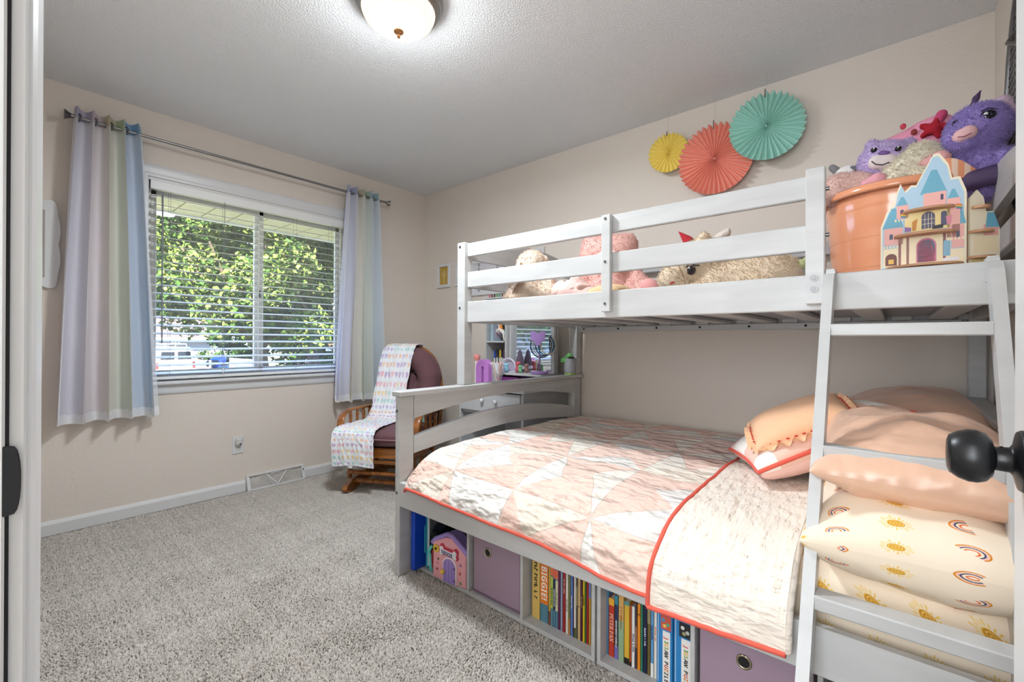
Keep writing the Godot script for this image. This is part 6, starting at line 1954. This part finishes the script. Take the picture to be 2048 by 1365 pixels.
	var tb := part(pk, "throw_body", blob([cap(V(0, 0.10, -0.14), V(0, 0.20, -0.03), 0.06, 0.085), cap(V(0, 0.20, -0.03), V(-0.02, 0.25, 0.09), 0.085, 0.075), cap(V(-0.02, 0.25, 0.09), V(-0.01, 0.2, 0.17), 0.07, 0.055), cap(V(0, 0.06, -0.1), V(0, 0.06, 0.1), 0.08, 0.09)], 0.012, 0.03, 0.006, 12.0), pm)
	for e in [V(-0.085, 0.215, -0.045), V(-0.098, 0.262, 0.03), V(-0.075, 0.30, 0.0), V(-0.088, 0.17, -0.09), V(-0.1, 0.215, 0.015)]:
		part(tb, "printed_berry", sph(0.012, 10), cloth([c8(206, 70, 90), c8(150, 60, 60)][int(e.y * 1000) % 2]), e, Basis.from_scale(V(0.5, 1.0, 0.8)) * rx(30))
	var fl := part(pk, "red_flower", blob([ball(V(0, 0, 0), 0.022), cap(V(0, 0, 0), V(0, 0.02, 0.045), 0.02, 0.012), cap(V(0, 0, 0), V(0, -0.03, 0.025), 0.02, 0.012), cap(V(0, 0, 0), V(0, -0.03, -0.03), 0.02, 0.012), cap(V(0, 0, 0), V(0, 0.01, -0.045), 0.02, 0.012), cap(V(0, 0, 0), V(0, 0.035, -0.005), 0.02, 0.012)], 0.006, 0.008, 0.003, 50.0), cloth(c8(176, 24, 44)), V(-0.105, 0.255, 0.085), Basis.from_scale(Vector3.ONE * 0.8) * rx(18))
	part(fl, "stem_knob", blob([cap(V(0.01, 0.03, 0.0), V(0.01, 0.065, 0.004), 0.018, 0.02)], 0.005, 0.01), cloth(c8(206, 74, 118)))
	# big purple pony
	var u := thing("plush_pony", "purple plush unicorn with dark horn sitting on the tub", "plush toy", V(2.14, y0 + 0.022, 0.198), deg_to_rad(-90), g)
	u.scale = Vector3.ONE * 0.86
	var pu := plush_mat(c8(142, 116, 204))
	var ub := part(u, "body", blob([cap(V(0.01, 0.05, -0.02), V(0.01, 0.12, -0.02), 0.088, 0.070), ball(V(0.005, 0.235, 0.0), 0.092), cap(V(-0.01, 0.225, 0.02), V(-0.045, 0.195, 0.058), 0.07, 0.052), cap(V(-0.06, 0.11, 0.02), V(-0.125, 0.095, 0.05), 0.034, 0.028), cap(V(0.07, 0.10, 0.03), V(0.105, 0.055, 0.05), 0.036, 0.03)], 0.009, 0.025, 0.004, 70.0), pu)
	fur(ub, 9000, 0.014, hair_mat(c8(142, 116, 204)), 0.5)
	part(u, "muzzle", blob([cap(V(-0.050, 0.192, 0.094), V(-0.030, 0.198, 0.099), 0.026, 0.026)], 0.006, 0.01), plush_mat(c8(238, 176, 178)))
	part(u, "smile", tube([V(-0.060, 0.184, 0.1165), V(-0.042, 0.179, 0.1225), V(-0.024, 0.187, 0.1225)], 0.0016, 6), paint(c8(150, 70, 90), 0.8))
	var horn := cloth(c8(84, 66, 104))
	part(u, "horn", blob([cap(V(-0.012, 0.318, 0.0), V(0.0, 0.36, -0.004), 0.013, 0.009), cap(V(0.0, 0.36, -0.004), V(0.012, 0.385, -0.006), 0.009, 0.004)], 0.005, 0.01), horn)
	part(u, "mane", blob([cap(V(0.02, 0.325, -0.01), V(0.075, 0.325, -0.01), 0.016, 0.014), cap(V(0.075, 0.325, -0.01), V(0.10, 0.26, -0.02), 0.02, 0.02)], 0.007, 0.015, 0.008, 120.0), plush_mat(c8(206, 170, 196)))
	part(u, "foot", blob([cap(V(-0.02, 0.022, 0.075), V(0.045, 0.030, 0.085), 0.036, 0.036)], 0.008, 0.012), mat("glitter", c8(80, 62, 98), 0.3, {"n": "furry", "ns": 0.6, "tri": 20.0}))
	part(u, "hoof", blob([cap(V(-0.130, 0.096, 0.055), V(-0.155, 0.092, 0.06), 0.026, 0.024)], 0.007, 0.01), mat("glitter", c8(80, 62, 98), 0.3))
	part(u, "hoof", blob([cap(V(0.108, 0.05, 0.056), V(0.118, 0.028, 0.062), 0.03, 0.026)], 0.007, 0.01), mat("glitter", c8(80, 62, 98), 0.3))
	var ey := part(u, "eye", sph(0.020, 16), mat("toy_eye", c8(16, 14, 18), 0.12), V(0.022, 0.252, 0.088), Basis.from_scale(V(1.15, 0.9, 0.4)) * rz(20))
	part(ey, "glint", sph(0.006, 8), paint(c8(250, 250, 250), 0.2), V(-0.003, 0.006, 0.017))
	part(u, "eye", sph(0.018, 16), mat("toy_eye", c8(16, 14, 18), 0.12), V(-0.060, 0.252, 0.066), Basis.from_scale(V(0.7, 0.9, 0.4)))
	part(u, "lash", tube([V(0.004, 0.268, 0.096), V(0.024, 0.275, 0.092), V(0.046, 0.268, 0.082)], 0.002, 6), M.dark)
	# striped wing
	var stripes := Image.create(64, 4, false, Image.FORMAT_RGBA8)
	for x in 64:
		for y in 4:
			stripes.set_pixel(x, y, c8(246, 214, 190) if (x / 8) % 2 == 0 else c8(240, 160, 120))
	part(u, "striped_wing", sheet(func(a, q):
		var k := 0.042 * sin(PI * clampf(a * 0.9 + 0.08, 0, 1))
		return V(-0.145 + 0.14 * a, 0.078 - 0.035 * a + (q * 2 - 1) * k + 0.01, 0.086 + 0.02 * sin(PI * a)), 16, 8, 0.012), mat("wing_cloth", Color(1, 1, 1), 0.9, {"t": ImageTexture.create_from_image(stripes)}))
	# little pink fish-like plush peeping behind the castle roof
	var f := thing("plush_fish", "small rose pink plush peeping out behind the castle", "plush toy", V(2.075, y0 + 0.085, 0.088), deg_to_rad(-85), g)
	part(f, "body", blob([cap(V(-0.03, 0.03, 0), V(0.02, 0.045, 0), 0.022, 0.028)], 0.007, 0.01, 0.003, 90.0), plush_mat(c8(240, 160, 158)))
	part(f, "eye", sph(0.005, 8), M.dark, V(0.0, 0.052, 0.024))

func build_castle(Y: float) -> void:
	var c := thing("toy_castle", "wooden toy castle with blue roofs and half-round shelves", "dollhouse", V(1.735, Y, 0.052), deg_to_rad(-92))
	var ply := paint(c8(244, 232, 206), 0.5)
	var pink := paint(c8(240, 178, 168), 0.45)
	var yel := paint(c8(244, 220, 150), 0.45)
	var blue := paint(c8(106, 172, 196), 0.45)
	var pale := paint(c8(176, 206, 226), 0.45)
	var cream := paint(c8(246, 228, 190), 0.45)
	var win := paint(c8(66, 62, 96), 0.4)
	var rose := paint(c8(206, 110, 140), 0.45)
	var S := func(p): return Vector2(p[0], p[1])
	var sil := [[-0.090, 0], [0.090, 0], [0.090, 0.245], [0.078, 0.285], [0.062, 0.285], [0.055, 0.325], [0.036, 0.360], [0.024, 0.360], [-0.012, 0.280], [-0.022, 0.283], [-0.036, 0.268], [-0.046, 0.292], [-0.054, 0.268], [-0.060, 0.232], [-0.076, 0.215], [-0.090, 0.172]].map(S)
	part(c, "panel", prism(sil, 0.008, 0.0008), ply)
	# printed fields on the front face, thin as paint
	var k := 0
	var field := func(called: String, poly: Array, m: Material, lift := 0.0) -> void:
		part(c, called, prism(poly.map(S), 0.0006), m, V(0, 0, 0.0042 + 0.0004 * lift))
	field.call("sky_print", sil.map(func(p): return [p.x * 0.95, 0.004 + p.y * 0.965]), pale, 0)
	for e in [[-0.062, 0.20, 0.024, 0.058], [-0.042, 0.262, 0.013, 0.026], [0.024, 0.285, 0.028, 0.065], [0.064, 0.258, 0.013, 0.03], [0.076, 0.19, 0.014, 0.05]]:
		field.call("roof_print", [[e[0] - e[2], e[1] - 0.035], [e[0] + e[2], e[1] - 0.035], [e[0] + e[2] * 0.25, e[1] + e[3] - 0.035], [e[0] - e[2] * 0.15, e[1] + e[3] - 0.035]], blue, 1)
	for e in [[-0.082, -0.040, 0.115, 0.165, pink], [-0.054, -0.028, 0.19, 0.228, pink], [0.004, 0.05, 0.215, 0.252, pink], [0.052, 0.078, 0.12, 0.228, pink], [0.062, 0.086, 0.09, 0.155, pink], [-0.036, 0.058, 0.148, 0.205, yel], [-0.05, 0.060, 0.055, 0.135, cream], [-0.084, -0.05, 0.05, 0.105, cream], [-0.084, 0.086, 0.0, 0.045, pink], [-0.032, -0.026, 0.055, 0.135, rose], [0.044, 0.05, 0.055, 0.135, rose], [-0.05, -0.044, 0.055, 0.12, rose], [0.060, 0.086, 0.05, 0.088, cream]]:
		field.call("wall_print", [[e[0], e[2]], [e[1], e[2]], [e[1], e[3]], [e[0], e[3]]], e[4], 2)
	var archp := func(x: float, y: float, w: float, h: float) -> Array:
		var q := [[x - w, y], [x + w, y]]
		for i in 9:
			q.append([x + w * cos(PI * i / 8), y + h - w + w * sin(PI * i / 8)])
		return q
	for e in [[0.014, 0.152, 0.014, 0.048, win], [0.046, 0.156, 0.006, 0.04, win], [-0.066, 0.132, 0.004, 0.016, win], [-0.042, 0.20, 0.004, 0.016, win], [0.042, 0.228, 0.003, 0.016, win], [0.074, 0.118, 0.003, 0.018, win], [0.010, 0.058, 0.021, 0.068, rose], [0.010, 0.058, 0.018, 0.064, paint(c8(126, 176, 200), 0.4)], [-0.066, 0.055, 0.013, 0.035, paint(c8(120, 70, 60), 0.5)], [0.052, 0.07, 0.007, 0.045, paint(c8(126, 176, 200), 0.4)], [0.0, 0.008, 0.022, 0.03, paint(c8(200, 90, 90), 0.5)], [0.07, 0.006, 0.010, 0.026, paint(c8(130, 150, 150), 0.5)]]:
		field.call("window_print", archp.call(e[0], e[1], e[2], e[3]), e[4], 3)
	for x in [0.007, 0.014, 0.021]:
		field.call("glazing_bar", [[x - 0.0005, 0.152], [x + 0.0005, 0.152], [x + 0.0005, 0.196], [x - 0.0005, 0.196]], cream, 4)
	for y in [0.165, 0.178]:
		field.call("glazing_bar", [[0.001, y], [0.027, y], [0.027, y + 0.001], [0.001, y + 0.001]], cream, 4)
	# crenellations
	for e in [[-0.084, 0.106], [-0.058, 0.232 - 0.05], [0.052, 0.112]]:
		for i in 5:
			field.call("battlement_print", [[e[0] + i * 0.0075, e[1]], [e[0] + i * 0.0075 + 0.004, e[1]], [e[0] + i * 0.0075 + 0.004, e[1] + 0.007], [e[0] + i * 0.0075, e[1] + 0.007]], cream, 4)
	for e in [[-0.060, 0.005], [0.036, 0.012], [0.080, 0.014]]:
		field.call("turret_print", [[e[0] - 0.006, e[1]], [e[0] + 0.006, e[1]], [e[0] + 0.006, e[1] + 0.016], [e[0] - 0.006, e[1] + 0.016]], paint(c8(180, 60, 56), 0.5), 4)
	# pennants, harp, furniture prints
	for e in [[-0.045, 0.192], [0.070, 0.197]]:
		for i in 4:
			field.call("pennant_print", [[e[0], e[1] + i * 0.0035], [e[0] + 0.012, e[1] + i * 0.0035 - 0.003], [e[0] + 0.012, e[1] + i * 0.0035], [e[0], e[1] + i * 0.0035 + 0.0035]], paint([c8(150, 110, 190), c8(90, 170, 110), c8(246, 190, 60), c8(226, 80, 60)][i], 0.5), 5)
	field.call("harp_print", [[-0.020, 0.150], [-0.012, 0.150], [-0.008, 0.184], [-0.020, 0.176]], paint(c8(206, 140, 50), 0.5), 4)
	field.call("sofa_print", [[-0.036, 0.149], [-0.022, 0.149], [-0.022, 0.160], [-0.036, 0.164]], paint(c8(150, 110, 170), 0.5), 4)
	field.call("piano_print", [[0.022, 0.149], [0.044, 0.149], [0.046, 0.160], [0.024, 0.158]], paint(c8(44, 40, 50), 0.5), 5)
	field.call("tree_print", [[0.052, 0.158], [0.060, 0.158], [0.062, 0.182], [0.050, 0.180]], paint(c8(226, 140, 160), 0.5), 5)
	field.call("table_print", [[0.044, 0.055], [0.076, 0.057], [0.076, 0.066], [0.044, 0.064]], paint(c8(240, 236, 240), 0.5), 5)
	field.call("oven_print", [[-0.072, 0.06], [-0.060, 0.06], [-0.060, 0.073], [-0.072, 0.073]], paint(c8(236, 190, 90), 0.5), 5)
	# half-round shelves
	for e in [[0.014, 0.205, 0.055, 0.036], [0.006, 0.136, 0.066, 0.046], [0.004, 0.046, 0.082, 0.056]]:
		var q := []
		for i in 19:
			q.append(Vector2(e[0] + cos(PI * i / 18) * e[2], -sin(PI * i / 18) * e[3]))
		part(c, "half_shelf", prism(q, 0.007, 0.001), mat("shelf_wood", c8(212, 160, 122), 0.5, {"t": TEX.grain, "tri": 4.0}), V(0, e[1], 0.005), rx(-90))
	# hinged wing standing at an angle behind
	var w := part(c, "wing_panel", prism([[-0.0, 0], [0.066, 0], [0.066, 0.135], [0.052, 0.185], [0.036, 0.185], [0.030, 0.225], [0.016, 0.245], [0.0, 0.225]].map(S), 0.007, 0.0008), ply, V(0.096, 0, -0.012), ry(28))
	for e in [[0.004, 0.06, 0.004, 0.06, yel], [0.008, 0.06, 0.075, 0.12, cream], [0.03, 0.062, 0.12, 0.15, pink]]:
		part(w, "wall_print", prism([[e[0], e[2]], [e[1], e[2]], [e[1], e[3]], [e[0], e[3]]].map(S), 0.0006), e[4], V(0, 0, 0.0038))
	part(w, "roof_print", prism([[0.034, 0.142], [0.064, 0.142], [0.052, 0.182], [0.038, 0.182]].map(S), 0.0006), blue, V(0, 0, 0.0042))
	for e in [[0.06, 0.03], [0.130, 0.026], [0.196, 0.02]]:
		var q := []
		for i in 15:
			q.append(Vector2(0.022 + cos(PI * i / 14) * e[1], -sin(PI * i / 14) * e[1] * 1.1))
		part(w, "half_shelf", prism(q, 0.007, 0.001), mat("shelf_wood", c8(212, 160, 122), 0.5), V(0, e[0], 0.004), rx(-90))
	# side wall linking panel and wing
	boxp(c, "side_wall", ply, 0.086, 0.092, 0.0, 0.24, -0.06, -0.004, 0.001)

# ---------------------------------------------------------------- things on the walls
func paper_fan(called: String, label: String, at: Vector3, r: float, n: int, col: Color, turn: Basis) -> void:
	var f := thing(called, label, "paper fan", at, 0.0, "paper fans above the bunk")
	var m := mat("paper" + col.to_html(), col, 0.8, {"back": Color(col.r, col.g, col.b) * 0.25})
	# own +x points into the room (-x of the room), pleats ripple along x
	part(f, "pleated_disc", surf(func(u, v):
		var a: float = u * TAU
		var t: float = absf(fmod(u * n, 1.0) * 2 - 1)
		var rr: float = r * v * (1.0 - 0.055 * (1.0 - sin(PI * fmod(u * n + 0.5, 1.0))) * v)
		var d: float = (t - 0.5) * (0.006 + 0.030 * v) * r / 0.2 + 0.018 * (1 - v) * 0.0
		return V(-d, cos(a) * rr, sin(a) * rr), n * 6, 5, true), m, Vector3.ZERO, turn)
	part(f, "centre_disc", cyl(r * 0.025, r * 0.025, 0.004, 18), m, turn * V(-0.004, 0, 0), rz(90))
	part(f, "paper_tab", bx(0.002, r * 0.25, 0.006, 0.0), mat("tab", c8(120, 112, 104), 0.7), V(-0.012, r * 0.95, -0.004))
	part(f, "string", cyl(0.0008, 0.0008, CH - at.y - r, 6), mat("string", c8(226, 224, 220), 0.5, {"alpha": 0.6}), V(0.0, (CH - at.y + r) / 2, 0.0))

func picture(label: String, z0: float, z1: float, y0: float, y1: float, bg: Color, style: int) -> void:
	var p := thing("picture_frame", label, "picture", V(XB, (y0 + y1) / 2, (z0 + z1) / 2), 0.0, "pictures on the bed wall")
	var w := z1 - z0
	var h := y1 - y0
	var b := 0.028
	part(p, "frame", J([bb(-0.018, 0, h / 2 - b, h / 2, -w / 2, w / 2, 0.002), bb(-0.018, 0, -h / 2, -h / 2 + b, -w / 2, w / 2, 0.002), bb(-0.018, 0, -h / 2 + b, h / 2 - b, -w / 2, -w / 2 + b, 0.002), bb(-0.018, 0, -h / 2 + b, h / 2 - b, w / 2 - b, w / 2, 0.002)]), M.trim)
	part(p, "print", bx(0.004, h - 2 * b, w - 2 * b, 0), paint(bg, 0.6), V(-0.004, 0, 0))
	if style == 1:
		var tm := paint(c8(238, 226, 180), 0.6)
		part(p, "tree_print", J([[bx(0.001, h * 0.3, 0.006, 0), T(V(-0.0065, -h * 0.16, 0))], [bx(0.001, h * 0.2, 0.004, 0), T(V(-0.0065, 0.02, 0.016), rx(35))], [bx(0.001, h * 0.2, 0.004, 0), T(V(-0.0065, 0.02, -0.016), rx(-35))], [bx(0.001, h * 0.24, 0.004, 0), T(V(-0.0065, 0.03, 0))], [bx(0.001, h * 0.16, 0.003, 0), T(V(-0.0065, 0.0, 0.02), rx(60))], [bx(0.001, h * 0.16, 0.003, 0), T(V(-0.0065, 0.0, -0.02), rx(-60))]]), tm)
	if style == 2:
		for k in 2:
			for i in 7:
				part(p, "lace_print", tube(range(9).map(func(q): return V(0, cos(TAU * q / 8) * 0.012, sin(TAU * q / 8) * 0.008)), 0.0022, 5), paint(c8(90, 90, 96), 0.6), V(-0.007, h * 0.36 - i * h * 0.12, [-w * 0.28, w * 0.26][k]))
		part(p, "flower_print", cyl(0.035, 0.035, 0.001, 16), paint(c8(226, 184, 196), 0.6), V(-0.0068, 0.01, -w * 0.02), rz(90))

func build_wall_things() -> void:
	paper_fan("paper_fan", "small yellow pleated paper fan above the bunk", V(2.665, 2.19, -1.05), 0.118, 26, c8(250, 224, 112), ry(10))
	paper_fan("paper_fan", "large coral pleated paper fan above the bunk", V(2.660, 2.082, -0.782), 0.200, 40, c8(250, 162, 142), ry(6))
	paper_fan("paper_fan", "mint green pleated paper fan above the bunk", V(2.610, 2.165, -0.515), 0.176, 34, c8(164, 218, 203), ry(14))
	picture("white-framed gold tree print left of the bunk bed", -3.247, -3.073, 1.540, 1.758, c8(196, 160, 74), 1)
	picture("white-framed print half hidden by the bunk bed post", -3.002, -2.83, 1.540, 1.752, c8(150, 166, 160), 0)
	picture("wide white-framed lace pattern print above the desk", -2.80, -2.40, 1.44, 1.74, c8(222, 218, 224), 2)
	picture("white-framed print above the desk mirror", -2.19, -2.015, 1.58, 1.766, c8(236, 232, 226), 0)
	# scalloped white mirror on the window wall
	var sc := thing("scalloped_mirror", "white scalloped frame mirror left of the left curtain", "mirror", V(0.150, 1.555, ZW + 0.012))
	var sp := []
	for i in 96:
		var a := TAU * i / 96
		var base := Vector2(cos(a), sin(a))
		var m := pow(pow(absf(base.x), 6.0) + pow(absf(base.y), 6.0), -1.0 / 6.0)
		var q := Vector2(base.x * m * 0.106, base.y * m * 0.235)
		var bump := absf(sin(a * 5.0))
		sp.append(q * (0.93 + 0.085 * bump))
	part(sc, "frame", prism(sp, 0.022, 0.003), M.trim)
	part(sc, "inner_rim", J([bb(-0.062, 0.048, 0.17, 0.178, 0.011, 0.014, 0.001), bb(-0.062, 0.048, -0.178, -0.17, 0.011, 0.014, 0.001), bb(-0.062, -0.054, -0.17, 0.17, 0.011, 0.014, 0.001), bb(0.040, 0.048, -0.17, 0.17, 0.011, 0.014, 0.001)]), mat("rim_grey", c8(170, 164, 156), 0.5))
	part(sc, "mirror_glass", bx(0.094, 0.34, 0.002, 0), M.mirror, V(-0.007, 0, 0.0125))
	# outlet with night-light
	var o := thing("wall_outlet", "white wall outlet plate below the window", "outlet", V(1.127, 0.328, ZW))
	boxp(o, "cover_plate", M.trim, -0.036, 0.036, -0.059, 0.059, 0, 0.006, 0.002)
	for y in [0.022, -0.022]:
		part(o, "socket", bx(0.032, 0.034, 0.003, 0.003), paint(c8(226, 224, 218), 0.4), V(0, y, 0.0065))
		for x in [-0.006, 0.006]:
			part(o, "slot", bx(0.002, 0.008, 0.001, 0), M.dark, V(x, y + 0.004, 0.0082))
	part(o, "screw", cyl(0.003, 0.003, 0.002, 10), M.bolt, V(0, 0, 0.0065), rx(90))
	var nl := thing("night_light", "small grey plug-in night-light in the wall outlet", "night light", V(1.127, 0.350, ZW + 0.0082))
	part(nl, "body", bx(0.040, 0.052, 0.028, 0.009), paint(c8(214, 212, 206), 0.4), V(0, 0.004, 0.0145))
	part(nl, "sensor", cyl(0.005, 0.005, 0.002, 14), M.dark, V(0.004, -0.011, 0.029), rx(90))
	# baseboard register
	var v := thing("floor_register", "white sunburst heat register set in the baseboard", "vent", V(1.375, 0, ZW))
	var wv := 0.398
	part(v, "register_body", J([[prism([Vector2(0.0, 0), Vector2(0.046, 0), Vector2(0.046, 0.006), Vector2(0.012, 0.100), Vector2(0.0, 0.106)], 0.01), T(V(-wv / 2 + 0.005, 0, 0), ry(-90))], [prism([Vector2(0.0, 0), Vector2(0.046, 0), Vector2(0.046, 0.006), Vector2(0.012, 0.100), Vector2(0.0, 0.106)], 0.01), T(V(wv / 2 - 0.005, 0, 0), ry(-90))], bb(-wv / 2, wv / 2, 0.094, 0.106, 0.0, 0.014, 0.002), bb(-wv / 2, wv / 2, 0.0, 0.014, 0.038, 0.047, 0.002)]), M.trim)
	var slope := rx(-20.5)
	var fo := V(0, 0.052, 0.031)
	for s in [[-wv / 2 + 0.012, -0.052], [0.052, wv / 2 - 0.012]]:
		part(v, "face_bar", bx(0.016, 0.09, 0.004, 0.001), M.trim, fo + slope * V([s[0], s[1]][0 if s[0] < 0 else 1], 0, 0), slope)
	# two diagonal bars rising from the middle of the bottom edge, and fins curving in each field
	for s in [-1.0, 1.0]:
		part(v, "diagonal_bar", bx(0.008, 0.108, 0.005, 0.001), M.trim, fo + slope * V(s * 0.034, 0, 0.001), slope * rz(-s * 40.0))
	for i in 22:
		var rr := 0.028 + i * 0.0085
		for s in [[0.0, 58.0], [122.0, 180.0], [64.0, 116.0]]:
			var pts := []
			for j in 13:
				var a := deg_to_rad(lerpf(s[0], s[1], j / 12.0))
				var q := Vector2(cos(a) * rr, sin(a) * rr - 0.046)
				if q.y < 0.045 and absf(q.x) < wv / 2 - 0.014:
					pts.append(fo + slope * V(q.x, q.y, -0.001))
			if pts.size() > 2:
				part(v, "fin", tube(pts, 0.0017, 5), M.trim)
	part(v, "damper_lever", bx(0.004, 0.014, 0.008, 0.001), M.dark, V(wv / 2 - 0.01, 0.075, 0.028))
	# round wire grid on the head wall above the bunk
	var wg := thing("wire_wall_grid", "round grey wire grid hung on the wall above the tub", "wall grid", V(1.87, 1.83, 0.288))
	var R := 0.43
	part(wg, "ring", tube(range(65).map(func(i): return V(cos(TAU * i / 64) * R, sin(TAU * i / 64) * R, 0)), 0.0085, 8), M.steel)
	for i in 31:
		var y := -R + (i + 1) * 0.0265
		if absf(y) < R - 0.01:
			var hw := sqrt(R * R - y * y)
			part(wg, "wire", cyl(0.0017, 0.0017, hw * 2, 6), M.steel, V(0, y, 0.0), rz(90))
			part(wg, "wire", cyl(0.0017, 0.0017, hw * 2, 6), M.steel, V(y, 0, 0.003))
	for a in [35.0, -40.0, 145.0, 220.0]:
		part(wg, "strut", tube([V(cos(deg_to_rad(a)) * R, sin(deg_to_rad(a)) * R, 0), V(cos(deg_to_rad(a)) * R * 0.78, sin(deg_to_rad(a)) * R * 0.78, -0.02), V(cos(deg_to_rad(a)) * R * 0.6, sin(deg_to_rad(a)) * R * 0.6, 0.008)], 0.006, 8), M.steel)
